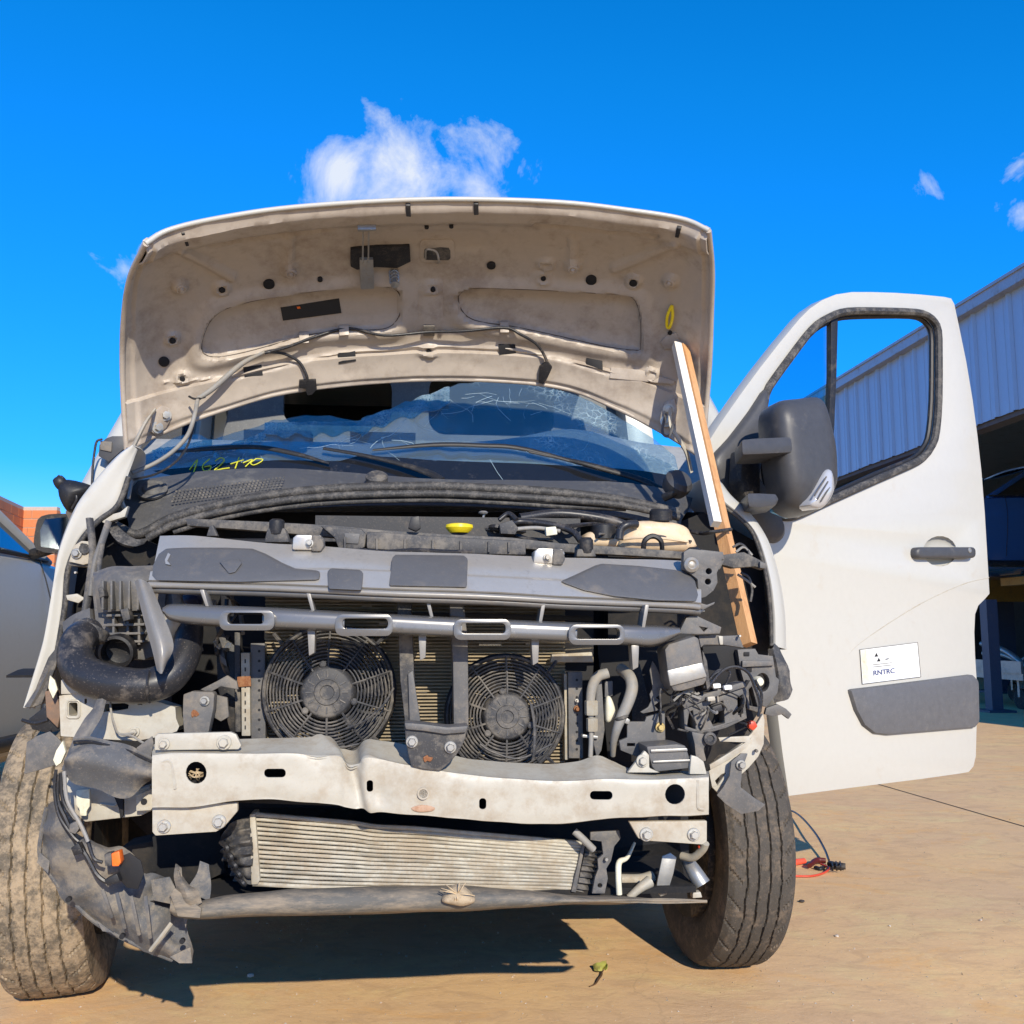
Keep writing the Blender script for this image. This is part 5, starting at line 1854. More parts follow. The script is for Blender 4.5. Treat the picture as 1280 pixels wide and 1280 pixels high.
# ---------------------------------------------------------------- condenser and fans
bm = bmesh.new()
y = 738
while y < 957:
    a, b_ = P(332, y, 2.10), P(706, y + 1.5, 2.10)
    c = (a + b_) / 2
    box_bm(bm, c, (b_ - a).length, .016, .0030, VROT)
    y += 4.3
cond = O('condenser', bm, m_cond, van, smooth=0)
plate('condenser_core', rect(332, 736, 706, 958), 2.112, .01, m_cond, cond, bev=0)
bm = bmesh.new()
for k in range(60):
    x = random.uniform(335, 700)
    yy = random.uniform(745, 950)
    box_bm(bm, P(x, yy, 2.098), random.uniform(.01, .05), .004, .004, VROT)
O('bent_fins', bm, m_alu, cond, kind='stuff')
for x0, x1, y0, y1, mt, dd in ((301, 312, 816, 920, m_alu, 2.05), (313, 331, 804, 924, m_grey, 2.06), (293, 300, 790, 915, m_dusty, 2.07), (705, 709, 842, 950, m_alu, 2.06), (710, 728, 840, 948, m_grey, 2.05)):
    pp = plate('condenser_side_plate', [(x0, y0), (x1, y0), (x1 + 1, y1), (x0 + 1, y1)], dd, .03, mt, van)
    for k in range(9):
        if x1 - x0 > 9:
            cx = (x0 + x1) / 2 + (2 if mt is m_grey else 0)
            cy = y0 + 10 + k * (y1 - y0 - 16) / 8.5
            if mt is m_grey:
                turned('hole', P(cx, cy, dd), FRONT, [(.0028, 0), (.0028, .0006), (0, .0006)], m_dark, pp, 10)  # dark disc painted for the shade in a hole
            else:
                plate('slot', rect(cx - .8, cy - 2, cx + .8, cy + 3), dd - .0008, .001, m_dark, pp, bev=0)  # dark strip painted for the shade in a slot
plate('condenser_clamp', [(296, 846), (313, 845), (314, 858), (297, 859)], 2.045, .006, m_rust, van)
bolt(721, 886, 2.047, 4, m_rust, van, name='rusty_bolt')
bolt(721, 876, 2.047, 2.5, m_bolt, van)
plate('condenser_top_tray', [(292, 760), (742, 770), (742, 776), (292, 768)], 2.06, .05, m_dark, van)
# upper radiator strip seen in the slots
plate('upper_cooler', [(330, 770), (720, 778), (742, 800), (742, 828), (660, 826), (330, 800)], 2.125, .01, m_cond, van)
plate('cooler_patch', [(690, 818), (740, 815), (742, 828), (688, 828)], 2.05, .02, m_alu, van)


def fan(cx, cy, rp, hub, d=2.03):
    c = P(cx, cy, d)
    k = (c - EYE).length / F
    Rm, hr = rp * k, hub * k
    Z = Vector((0, 0, 1))

    def pt(r, a, off=0):
        dome = .030 * (1 - ((r - hr) / (Rm - hr)) ** 2) if r > hr else .030
        return c + (RT * math.cos(a) + Z * math.sin(a)) * r + FRONT * (dome + off)
    bm = bmesh.new()
    n = 11
    for i in range(n):
        r = hr * 1.16 + (Rm - hr * 1.16) * i / (n - 1)
        tube_bm(bm, [pt(r, 2 * math.pi * q / 40) for q in range(41)], .0017 if i < n - 1 else .0034, 5, 1)
    for q in range(10):
        a = 2 * math.pi * q / 10 + .31
        tube_bm(bm, [pt(hr * .95 + (Rm - hr * .95) * t, a, .001) for t in (0, .25, .5, .75, 1)], .0023, 5, 1)
    g = O('cooling_fan', bm, m_dusty, van, smooth=50)
    hb = bmesh.new()
    disc_bm(hb, c, FRONT, [(hr * 1.08, -.02), (hr * 1.08, .020), (hr * .99, .030), (hr * .94, .036), (hr * .88, .038), (hr * .50, .039), (hr * .47, .0425), (hr * .28, .0425), (hr * .26, .039), (0, .039)], 40)
    O('motor_hub', hb, m_dusty, g)
    for q in range(12):
        a = 2 * math.pi * q / 12
        tube('hub_rib', [c + (RT * math.cos(a) + Z * math.sin(a)) * hr * r + FRONT * .039 for r in (.56, .80)], .0016, m_grey, g, n=5, sm=1)
    for q in range(3):
        a = 2 * math.pi * q / 3 + 1.75
        p = c + (RT * math.cos(a) + Z * math.sin(a)) * hr * 1.08 + FRONT * .028
        turned('hub_lug', p, FRONT, [(.007, -.02), (.007, .006), (.004, .008), (0, .008)], m_dusty, g, 10)
    # one blade, copied round
    first = None
    for q in range(7):
        a0 = 2 * math.pi * q / 7
        b_ = []
        for t in (0, .5, 1):
            r = hr * 1.0 + (Rm * .95 - hr) * t
            w = .24 + .05 * t
            b_.append([c + (RT * math.cos(a0 + .25 * t + s * w) + Z * math.sin(a0 + .25 * t + s * w)) * r + BK * (.012 + s * .012) for s in (-1, 0, 1)])
        sheet('fan_blade', b_, 2, 3, .0025, m_black, g)
    ring = bmesh.new()
    tube_bm(ring, [c + (RT * math.cos(a) + Z * math.sin(a)) * Rm * 1.01 + BK * .012 for a in (2 * math.pi * q / 40 for q in range(41))], .006, 6, 1)
    O('fan_shroud', ring, m_black, g)
    for q in range(4):
        a = math.pi / 4 + q * math.pi / 2
        p = c + (RT * math.cos(a) + Z * math.sin(a)) * Rm * 1.03
        tube('fan_foot', [p + FRONT * .005, p + (RT * math.cos(a) + Z * math.sin(a)) * .03 + BK * .02], .004, m_dusty, g, n=5, sm=1)
    return g


fan(411, 864, 77, 31)
fan(632, 894, 71, 28)
# snapped pieces of the guard hanging loose
tube('broken_guard_wire', [P(350, 905, 2.0), P(372, 925, 1.98), P(420, 934, 1.97), P(448, 930, 1.98)], .002, m_dusty, van, n=5)
tube('broken_guard_wire', [P(430, 912, 2.0), P(458, 900, 1.98), P(480, 880, 1.97), P(492, 860, 1.99)], .002, m_dusty, van, n=5)
tube('broken_guard_wire', [P(664, 880, 1.99), P(668, 905, 1.98), P(668, 935, 1.97), P(666, 950, 1.98)], .0035, m_dusty, van, n=5)
tube('broken_guard_wire', [P(600, 930, 1.99), P(616, 940, 1.98), P(650, 948, 1.98), P(690, 930, 1.98)], .002, m_dusty, van, n=5)

# ---------------------------------------------------------------- two posts and the latch bracket
plate('latch_post', [(496, 742), (514, 744), (516, 800), (519, 862), (524, 904), (506, 902), (500, 850), (498, 790)], 1.95, .05, m_dusty, van, bev=.004)
plate('post_brace', [(510, 842), (516, 838), (526, 904), (512, 904)], 1.94, .03, m_grey, van)
plate('latch_post', [(562, 752), (580, 754), (585, 800), (586, 908), (567, 906), (566, 830)], 1.95, .05, m_grey, van, bev=.004)
plate('post_tab', [(562, 754), (578, 755), (580, 772), (563, 770)], 1.94, .02, m_grey, van)
cb_ = plate('latch_foot', [(505, 903), (530, 906), (560, 910), (586, 908), (583, 918), (580, 928), (572, 942), (562, 954), (550, 964), (530, 962), (514, 958), (510, 942), (507, 924)], 1.845, .012, m_dusty, van, bev=.004)
plate('latch_foot_fold', [(505, 903), (530, 905), (560, 909), (586, 907), (582, 916), (556, 918), (530, 914), (507, 912)], 1.835, .06, m_grey, cb_, bev=.004)
bolt(515, 927, 1.843, 7.5, m_steel, cb_)
bolt(563, 934, 1.843, 7.5, m_steel, cb_)
pillow('rust_patch', [P(*p, 1.842) for p in ((529, 947), (534, 944), (536, 946), (541, 947), (538, 952), (534, 951), (531, 953))], 0, .0012, m_rust, cb_, back=.001)

# ---------------------------------------------------------------- crash beam
XB = [190, 215, 250, 300, 360, 415, 432, 446, 468, 520, 600, 680, 720, 746, 765, 792, 850, 886]
YT = [930, 928, 926, 924, 922, 921, 930, 938, 926, 933, 950, 955, 952, 944, 951, 962, 964, 964]
YF = [942, 940, 940, 940, 940, 942, 950, 952, 946, 956, 968, 974, 974, 972, 972, 973, 972, 970]
YM = [976, 975, 974, 970, 971, 976, 982, 984, 982, 990, 998, 1003, 1002, 999, 998, 998, 996, 995]
YBt = [1010, 1009, 1008, 1000, 1001, 1006, 1010, 1012, 1014, 1019, 1026, 1030, 1028, 1025, 1023, 1022, 1020, 1019]
DB_ = [.0, 0, 0, .0, .0, .004, .012, .014, .008, .002, 0, .004, .004, .0, .0, 0, 0, 0]
rows = [[P(x, a, 1.96 + q) for x, a, q in zip(XB, YT, DB_)], [P(x, f, 1.868 + q) for x, f, q in zip(XB, YF, DB_)],
        [P(x, f * .86 + m * .14, 1.852 + q) for x, f, m, q in zip(XB, YF, YM, DB_)], [P(x, m, 1.852 + q * 1.3) for x, m, q in zip(XB, YM, DB_)],
        [P(x, b_ - 4, 1.855 + q) for x, b_, q in zip(XB, YBt, DB_)], [P(x, b_, 1.868 + q) for x, b_, q in zip(XB, YBt, DB_)], [P(x, b_ - 2, 1.96 + q) for x, b_, q in zip(XB, YBt, DB_)]]


def beam_dent(x, y, u, v):
    k = math.exp(-((x - 437 - (y - 950) * .28) / 7) ** 2)
    h = -.010 * k - .006 * math.exp(-((x - 432 - (y - 935) * .9) / 5) ** 2) * (1 - sstep(950, 965, y))
    h += .006 * math.exp(-((x - 420 - (y - 940) * 1.1) / 6) ** 2) * (1 - sstep(945, 960, y))
    h += .008 * math.exp(-((x - 458) / 10) ** 2)
    h -= .006 * math.exp(-((x - 395) / 16) ** 2 - ((y - 945) / 16) ** 2)
    h -= .008 * math.exp(-((x - 470 - (y - 990) * .3) / 14) ** 2 - ((y - 992) / 12) ** 2)
    h += .0025 * noise.noise(Vector((x * .025, y * .04, 2)))
    return h


beam = sheet('bumper_beam', rows, 10, 4, .004, m_white_ch, van, disp=beam_dent)
hl = [ell(245, 966, 13, 14, 18), rrect(330, 961, 357, 972, 5, 4), rrect(458, 976, 466, 991, 3.5, 4), rect(525.5, 989, 532, 995), rrect(599, 998, 608, 1012, 4, 4), rrect(738, 989, 766, 1000, 5, 4), ell(844, 993, 12.5, 13, 18)]
cut(beam, [prism_bm(p, 1.85, -.03, .055) for p in hl])
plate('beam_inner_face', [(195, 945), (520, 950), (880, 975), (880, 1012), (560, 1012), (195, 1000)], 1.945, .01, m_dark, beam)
# end of beam on the left: raised flange, edge plate, weld stamp
plate('beam_flange', [(193, 938), (193, 921), (197, 917), (288, 915), (295, 918), (302, 932), (298, 937)], 1.862, .012, m_white_ch, beam, bev=.003)
plate('beam_flange', [(190, 1008), (232, 1009), (270, 1004), (297, 1003), (297, 1014), (280, 1034), (270, 1040), (194, 1045), (190, 1040)], 1.872, .014, m_white_ch, beam, bev=.003)
plate('beam_flange', [(786, 1027), (884, 1026), (884, 1052), (878, 1056), (806, 1051), (798, 1048)], 1.874, .014, m_white_ch, beam, bev=.003)
plate('beam_flange', [(784, 966), (795, 952), (806, 938), (812, 944), (812, 960), (826, 966)], 1.90, .012, m_white_ch, beam, bev=.003)
plate('beam_end_tab', [(862, 968), (864, 944), (872, 946), (880, 952), (884, 968)], 1.89, .012, m_white_ch, beam, bev=.003)
for x, y, r, d in ((205, 930, 6.5, 1.86), (280, 928, 8.5, 1.86), (205, 1033, 7.5, 1.87), (274, 1027, 8, 1.87), (808, 1043, 8, 1.872), (867, 1043, 7.5, 1.872), (803, 951, 7.5, 1.898)):
    bolt(x, y, d, r, m_bolt if y > 1000 else m_white_ch, beam)
tube('pressed_bead', [P(202, 953, 1.853), P(210, 951, 1.852), P(215, 956, 1.852), P(217, 972, 1.851), P(219, 986, 1.851)], .0032, m_white_ch, beam, n=6)
tube('pressed_bead', [P(872, 975, 1.853), P(872, 1000, 1.852), P(873, 1010, 1.853), P(880, 1012, 1.854)], .003, m_white_ch, beam, n=6)
turned('square_hole_ring', P(529, 992, 1.851), FRONT, [(.011, 0), (.011, .0018), (.008, .0018), (.008, 0)], m_white_ch, beam, 20)
pillow('rust_patch', [P(*p, 1.855) for p in ((514, 1010), (528, 1006), (543, 1009), (540, 1014), (522, 1015))], 0, .002, M('rust_stain', (.42, .27, .18), .8, 0, (.3, .13, .06), .5, 60), beam, back=.006)
# dry grass caught in the round hole
m_straw = M('dry_straw', (.55, .42, .26), .9)
for k in range(9):
    a = random.uniform(0, 6.28)
    o = tube('dry_straw', [P(245 + 9 * math.cos(a), 968 + 8 * math.sin(a), 1.885), P(246 + random.uniform(-4, 4), 968 + random.uniform(-4, 4), 1.868), P(245 - 9 * math.cos(a + .5), 968 - 7 * math.sin(a + .5), 1.882)], .0012, m_straw, None, n=4, sm=3)
    o['label'] = 'dry straw stalk stuck in the round hole of the bumper beam'
    o['category'] = 'straw'
    o['group'] = 'straw caught in the bumper beam'

# ---------------------------------------------------------------- intercooler
ic_t = [(x, 1018 + (x - 318) * .088 + (2 if x == 470 else 0)) for x in (318, 380, 440, 470, 520, 580, 640, 705, 729)]
ic_b = [(316, 1105), (380, 1108), (440, 1110), (470, 1110), (520, 1111), (580, 1112), (640, 1113), (705, 1114), (717, 1115)]
ic = plate('intercooler', [(x, y, 1.985) for x, y in ic_t] + [(x, y, 1.985) for x, y in reversed(ic_b)], 0, .03, m_alu_f, van, bev=0)
nt_ = 15
bmf = bmesh.new()
for k in range(nt_ + 1):
    t = k / nt_
    bm = bmesh.new()
    a = []
    for (x0, y0), (x1, y1) in zip(ic_t, ic_b):
        x, y = x0 + (x1 - x0) * t, y0 + (y1 - y0) * t
        a.append(P(x, y, 1.972 + .002 * math.sin(x * .05 + k)))
    tube_bm(bm, a, .0036 if 0 < k < nt_ else .0045, 6, 4, 1.0)
    O('cooler_tube', bm, m_alu, ic, smooth=60)
    if k < nt_:
        t2 = (k + .5) / nt_
        nf = 190
        prev = None
        for i in range(nf):
            u = i / (nf - 1) * (len(ic_t) - 1)
            j = min(int(u), len(ic_t) - 2)
            w = u - j
            tx = ic_t[j][0] * (1 - w) + ic_t[j + 1][0] * w
            ty = ic_t[j][1] * (1 - w) + ic_t[j + 1][1] * w
            bx = ic_b[j][0] * (1 - w) + ic_b[j + 1][0] * w
            by = ic_b[j][1] * (1 - w) + ic_b[j + 1][1] * w
            s = (.42 if i % 2 else -.42) / nt_
            x, y = tx + (bx - tx) * (t2 + s), ty + (by - ty) * (t2 + s)
            p = P(x + random.uniform(-.5, .5), y, 1.974)
            cur = (bmf.verts.new(p), bmf.verts.new(p + BK * .012))
            if prev:
                bmf.faces.new((prev[0], cur[0], cur[1], prev[1]))
            prev = cur
O('cooler_fins', bmf, m_alu, ic, smooth=0, kind='stuff')
plate('cooler_end_plate', [(312, 1018), (319, 1017), (325, 1100), (322, 1106), (314, 1106)], 1.96, .05, m_alu, ic)
plate('cooler_end_plate', [(728, 1055), (732, 1054), (720, 1116), (714, 1115)], 1.96, .05, m_grey, ic)


def tank_ribs(x, y, u, v):
    return .007 * math.sin(v * 38) * (.6 + .4 * math.sin(u * 9)) + .01 * noise.noise(Vector((x * .05, y * .05, 5)))


sheet('cooler_end_tank', [[P(x, y, d) for x, y, d in r] for r in (((276, 1050, 2.02), (288, 1030, 1.98), (313, 1019, 1.97)), ((276, 1062, 2.0), (292, 1052, 1.965), (314, 1048, 1.955)), ((284, 1082, 2.0), (298, 1078, 1.965), (315, 1076, 1.955)), ((292, 1100, 2.02), (304, 1102, 1.98), (315, 1106, 1.97)))], 8, 14, .01, m_dusty, ic, disp=tank_ribs)
sheet('cooler_end_tank', [[P(x, y, d) for x, y, d in r] for r in (((732, 1060, 1.965), (740, 1062, 1.965), (748, 1064, 1.99)), ((727, 1085, 1.955), (736, 1086, 1.955), (745, 1088, 1.98)), ((720, 1114, 1.965), (730, 1116, 1.965), (742, 1117, 1.99)))], 6, 14, .01, m_dusty, ic, disp=lambda x, y, u, v: .005 * math.sin(v * 50))
for k in range(5):
    tube('torn_tank_edge', [P(276 + k * 5, 1052 + k * 11, 1.955), P(284 + k * 5, 1060 + k * 11, 1.94), P(282 + k * 6, 1070 + k * 9, 1.95)], .005, m_black, ic, n=6)

# ---------------------------------------------------------------- lower valance
vx = [213, 222, 245, 262, 300, 380, 480, 580, 650, 717, 780, 830, 884]
vt = [1118, 1122, 1127, 1124, 1117, 1110, 1108, 1108, 1112, 1117, 1120, 1122, 1125]
vb = [1140, 1145, 1147, 1147, 1146, 1145, 1142, 1138, 1134, 1132, 1130, 1129, 1128]
rows = [[P(x, a, 1.97) for x, a in zip(vx, vt)], [P(x, a + 2, 1.90) for x, a in zip(vx, vt)], [P(x, (a + b_) / 2, 1.875) for x, a, b_ in zip(vx, vt, vb)], [P(x, b_ - 1, 1.885) for x, b_ in zip(vx, vb)], [P(x, b_, 1.96) for x, b_ in zip(vx, vb)]]
val = sheet('lower_valance', rows, 8, 4, .004, m_valance, van, wob=.004, wobs=9)
sheet('torn_valance_end', [[P(228, 1136, 1.89), P(222, 1116, 1.88), P(217, 1096, 1.885), P(221, 1080, 1.90)], [P(240, 1134, 1.87), P(234, 1118, 1.86), P(228, 1104, 1.865), P(224, 1086, 1.88)], [P(252, 1128, 1.875), P(246, 1114, 1.875), P(236, 1108, 1.88), P(226, 1090, 1.89)]], 4, 4, .004, m_valance, val, wob=.006, wobs=25)
sheet('torn_valance_end', [[P(234, 1110, 1.92), P(246, 1092, 1.93), P(250, 1076, 1.94)], [P(248, 1120, 1.92), P(256, 1100, 1.93), P(260, 1080, 1.94)], [P(262, 1126, 1.92), P(264, 1106, 1.93), P(261, 1082, 1.94)]], 4, 4, .004, m_liner, val, wob=.006, wobs=25)
plate('valance_bracket', [(212, 1118), (218, 1110), (252, 1136), (250, 1148), (222, 1146)], 1.865, .006, m_valance, val)
pillow('dried_mud_clump', [P(*p, 1.87) for p in ((556, 1118), (566, 1108), (578, 1108), (590, 1118), (594, 1126), (580, 1132), (564, 1130), (552, 1126))], 0, .02, M('mud', (.42, .33, .22), .95, 0, (.2, .15, .1), .5, 50, bump=.6, bscale=60), val, back=.01)
for k in range(8):
    a = random.uniform(0, 6.28)
    tube('grass_blade', [P(572, 1118, 1.855), P(572 + 12 * math.cos(a), 1116 + 7 * math.sin(a), 1.845), P(572 + 22 * math.cos(a), 1116 + 14 * math.sin(a), 1.86)], .001, m_straw, val, n=4, sm=3)

# ---------------------------------------------------------------- left corner: air box, hose, chassis horn, torn liner
ab = plate('air_box', [(112, 722), (120, 712), (150, 708), (190, 706), (214, 712), (220, 770), (216, 812), (180, 826), (128, 822), (118, 780)], 2.18, .14, m_grey, van, bev=.012)
sheet('air_box_lid', [[P(116, 716, 2.20), P(140, 708, 2.17), P(170, 708, 2.16), P(206, 706, 2.2)], [P(118, 728, 2.15), P(142, 722, 2.13), P(172, 724, 2.12), P(208, 720, 2.16)], [P(122, 766, 2.16), P(144, 764, 2.14), P(174, 763, 2.13), P(206, 760, 2.16)]], 4, 3, .01, m_grey, ab)
for x in (128, 139, 150, 161, 172, 182):
    plate('air_box_rib', [(x - 1.4, 726), (x + 1.4, 726), (x + 1.4, 762), (x - 1.4, 762)], 2.112, .03, m_grey, ab, bev=.001)
for y in (768, 780, 791, 801):
    plate('air_box_rib', [(128, y), (180, y - 1), (180, y + 2), (128, y + 3)], 2.15, .03, m_grey, ab, bev=.001)
for x in (140, 158, 172):
    plate('air_box_rib', [(x, 768), (x + 3, 768), (x + 3, 806), (x, 806)], 2.152, .03, m_grey, ab, bev=.001)
plate('air_box_clip', [(150, 762), (160, 760), (163, 774), (154, 777)], 2.105, .03, m_dusty, ab)
plate('air_box_clip', [(122, 735), (128, 733), (131, 745), (124, 748)], 2.11, .03, m_dusty, ab)
turned('air_box_neck', P(146, 815, 2.13), (FRONT + Vector((0, 0, -.2))), [(.028, -.05), (.036, -.02), (.036, .008), (.030, .010), (.028, -.02), (0, -.03)], m_black, ab, 26)
sheet('air_box_shoulder', [[P(78, 778, 2.22), P(92, 768, 2.20), P(112, 760, 2.19)], [P(80, 800, 2.20), P(96, 792, 2.18), P(114, 784, 2.17)], [P(84, 822, 2.2), P(100, 820, 2.18), P(116, 812, 2.17)]], 4, 4, .01, m_grey, ab)

hz = [(112, 790, 2.06), (98, 800, 2.02), (94, 820, 2.0), (103, 840, 1.98), (126, 851, 1.965), (155, 856, 1.955), (185, 857, 1.955), (212, 846, 1.965), (230, 822, 1.985), (236, 796, 2.01), (236, 770, 2.05)]
hs2 = tube('intake_hose', [P(*p) for p in hz], [.031, .032, .034, .036, .036, .034, .034, .033, .030, .028, .028], m_hose, van, n=22, sm=6)
c0 = P(*hz[0])
turned('hose_collar', c0, (Vector((.28, .25, .75))), [(.033, -.012), (.037, -.008), (.037, .012), (.030, .014), (.028, -.004), (0, -.006)], m_dusty, hs2, 26)
plate('hose_bracket', [(118, 862), (134, 858), (150, 864), (140, 872), (122, 870)], 1.95, .02, m_steel, hs2)
tube('hose_rib', [P(186, 838, 1.93), P(184, 850, 1.918), P(184, 866, 1.92), P(187, 878, 1.94)], .003, m_hose, hs2, n=6)
# pale duct behind the loose fin
tube('pale_duct', [P(214, 800, 2.04), P(218, 784, 2.02), P(222, 766, 2.03)], [.02, .026, .026], m_alu, van, n=14)
# loose fin of trim leaning there
sheet('loose_trim_fin', [[P(168, 726, 1.95), P(178, 768, 1.91), P(190, 812, 1.88), P(196, 838, 1.87)], [P(176, 724, 1.93), P(188, 764, 1.89), P(201, 808, 1.86), P(202, 842, 1.855)], [P(188, 730, 1.95), P(204, 768, 1.91), P(217, 806, 1.88), P(208, 830, 1.875)]], 5, 5, .004, m_grille, van)

# headlamp seat and inner edge
plate('headlamp_mount', [(86, 702), (92, 682), (102, 676), (114, 677), (112, 704), (104, 706)], 2.30, .01, m_white_ch, van, holes=[ell(103, 681, 3, 2, 8)])
bolt(96, 692, 2.297, 6, m_steel, van)
turned('rubber_grommet', P(106, 686, 2.297), FRONT, [(.012, 0), (.012, .004), (.006, .004), (0, .001)], m_rubber, van, 16)
plate('headlamp_mount_rail', [(86, 704), (114, 706), (114, 709), (85, 707)], 2.31, .05, m_dusty, van)
bolt(96, 716, 2.32, 2.5, m_bolt, van, washer=False)
for k, pts in enumerate(([(112, 648, 2.30), (116, 690, 2.28), (112, 730, 2.26), (106, 770, 2.24)], [(136, 652, 2.3), (128, 676, 2.28), (119, 705, 2.26), (114, 745, 2.25)], [(128, 680, 2.27), (124, 712, 2.25), (132, 738, 2.24)])):
    tube('inner_edge_rail', [P(*p) for p in pts], (.009, .008, .006)[k], (m_dusty, m_grey, m_dusty)[k], van, n=8, flat=.6)
plate('washer_bottle_flap', [(82, 744), (96, 742), (106, 748), (98, 754), (84, 750)], 2.28, .01, m_white_ch, van)
plate('wing_support', [(120, 648), (150, 640), (160, 632), (156, 646), (130, 654)], 2.36, .02, m_white_ch, van)
tube('latch_cable', [P(156, 586, 2.47), P(160, 604, 2.46), P(152, 624, 2.44), P(158, 640, 2.43)], .006, m_white_ch, van, n=6)
tube('hinge_link', [P(157, 608, 2.46), P(164, 600, 2.46), P(160, 624, 2.45)], .005, m_steel, van, n=6)

# chassis horn: pale plate with pressed openings
horn = plate('chassis_horn', [(74, 870), (94, 866), (112, 866), (150, 869), (176, 873), (200, 878), (219, 884), (220, 898), (224, 908), (221, 914), (204, 920), (170, 926), (130, 924), (76, 920)], 2.0, .05, m_white_ch, van,
             holes=[rrect(86, 878, 97, 895, 2.5, 3), [(128, 880), (156, 879), (161, 881), (160, 886), (150, 888), (128, 890)], rect(172, 878, 178, 881), rrect(105.5, 873, 108.5, 880, 1.4, 2)])
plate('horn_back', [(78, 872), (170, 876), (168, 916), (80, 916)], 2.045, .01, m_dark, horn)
plate('horn_upper', [(76, 868), (76, 850), (84, 848), (99, 862), (99, 867)], 1.995, .01, m_white_ch, horn)
tube('pressed_rim', [P(x, y, 1.998) for x, y in rrect(83.5, 875.5, 99.5, 897.5, 4, 3) + rrect(83.5, 875.5, 99.5, 897.5, 4, 3)[:1]], .0018, m_white_ch, horn, n=5, sm=1)
tube('earth_wire', [P(138, 876, 1.985), P(139, 890, 1.975), P(143, 905, 1.975), P(149, 917, 1.98), P(168, 916, 1.985)], .0022, m_hose_lt, horn, n=6)
bolt(168, 915, 1.998, 6, m_white_ch, horn)
tube('loose_cable', [P(150, 918, 1.98), P(165, 920, 1.97), P(178, 928, 1.96), P(190, 933, 1.95)], .0024, m_hose_lt, horn, n=6)
# bracket between horn and condenser
hb_ = plate('radiator_bracket', [(229, 868), (240, 864), (266, 865), (268, 868), (267, 885), (260, 918), (230, 918), (228, 892)], 1.98, .03, m_grey, van, bev=.003)
bolt(256, 876, 1.978, 6, m_steel, hb_)
pillow('rust_patch', [P(*p, 1.979) for p in ((239, 891), (242, 887), (246, 889), (249, 893), (245, 896), (243, 895), (240, 897))], 0, .0010, m_rust, hb_, back=.001)
plate('bracket_web', [(268, 868), (284, 872), (286, 896), (276, 902), (266, 896)], 2.02, .01, m_grey, hb_)
plate('bracket_arm', [(250, 862), (270, 852), (284, 844), (296, 852), (298, 862), (276, 858), (262, 866)], 2.01, .01, m_grey, hb_)
plate('radiator_side_tank', [(270, 806), (284, 800), (300, 812), (300, 920), (290, 922), (272, 860)], 2.10, .05, m_black, van)
plate('pale_tag', [(282, 804), (290, 803), (288, 810), (280, 810)], 2.06, .004, m_cream, van)
plate('pale_tag', [(274, 818), (282, 824), (284, 834), (276, 828)], 2.06, .004, m_grey, van)
tube('bent_clip', [P(270, 798, 2.05), P(268, 802, 2.05), P(271, 808, 2.05), P(275, 811, 2.05)], .002, m_steel, van, n=5)
plate('upper_hose_blue', [(226, 742), (248, 742), (250, 758), (224, 758)], 2.10, .05, M('dark_blue_hose', (.012, .014, .04), .45), van, bev=.012)
plate('coil_bracket', [(214, 740), (224, 739), (228, 756), (216, 757)], 2.05, .02, m_grey, van)

# strap and flap hanging in front of the horn
strap = sheet('torn_strap', [[P(124, 870, 1.95), P(112, 890, 1.93), P(100, 908, 1.91), P(88, 930, 1.90), P(76, 962, 1.90)], [P(130, 869, 1.945), P(120, 890, 1.92), P(108, 912, 1.90), P(94, 938, 1.89), P(80, 964, 1.89)], [P(134, 870, 1.95), P(129, 892, 1.925), P(116, 914, 1.905), P(100, 940, 1.895), P(84, 968, 1.895)]], 4, 3, .004, m_grey, van, wob=.004, wobs=30)
fl_t = [(92, 925), (110, 924), (130, 928), (160, 936), (190, 950)]
fl_m = [(80, 948), (105, 945), (130, 955), (160, 962), (191, 966)]
fl_b = [(78, 966), (95, 980), (124, 990), (160, 999), (189, 980)]
flap = sheet('torn_bumper_flap', [[P(x, y, 1.90 - .01 * math.sin(i)) for i, (x, y) in enumerate(fl_t)], [P(x, y, 1.862) for x, y in fl_m], [P(x, y, 1.885) for x, y in fl_b]], 7, 8, .004, m_liner, van, wob=.014, wobs=17)
tube('flap_edge', [P(x, y + 3, 1.885) for x, y in fl_t], .0035, m_black, flap, n=6)
tube('flap_edge', [P(x, y - 1, 1.895) for x, y in fl_t], .004, m_grey, flap, n=6)
plate('flap_corner', [(170, 935), (190, 920), (192, 928), (188, 950), (178, 944)], 1.895, .005, m_grey, flap)
# white support below the flap
low = plate('lower_support', [(75, 974), (92, 970), (120, 985), (160, 990), (188, 982), (192, 1012), (176, 1020), (140, 1024), (106, 1028), (88, 1012), (78, 996)], 1.98, .04, m_white_ch, van, bev=.004)
plate('support_tab', [(95, 988), (112, 986), (112, 1008), (108, 1014), (108, 1020), (100, 1020), (99, 1012), (95, 1006)], 1.955, .006, m_cream, low)
plate('support_tab', [(170, 994), (190, 986), (191, 1010), (188, 1013), (170, 1014)], 1.955, .006, m_white_ch, low)
turned('support_hole_shade', P(180, 1002, 1.954), FRONT, [(.006, 0), (.006, .001), (0, .001)], m_dark, low, 14)  # dark disc, hole shade given as colour
tube('pressed_bead', [P(126, 1006, 1.978), P(128, 1005, 1.978), P(145, 1006, 1.978), P(146, 990, 1.978)], .002, m_white_ch, low, n=5)
plate('dark_bracket', [(142, 996), (154, 997), (154, 1020), (150, 1024), (148, 1010)], 1.95, .01, m_dark, low)
plate('torn_grey_sheet', [(33, 928), (46, 920), (62, 914), (72, 922), (79, 930), (70, 956), (52, 962), (30, 968)], 2.03, .004, m_grey, van)
plate('broken_white_clip', [(70, 938), (78, 926), (82, 940), (76, 954), (70, 958), (66, 950)], 1.98, .01, m_cream, van)
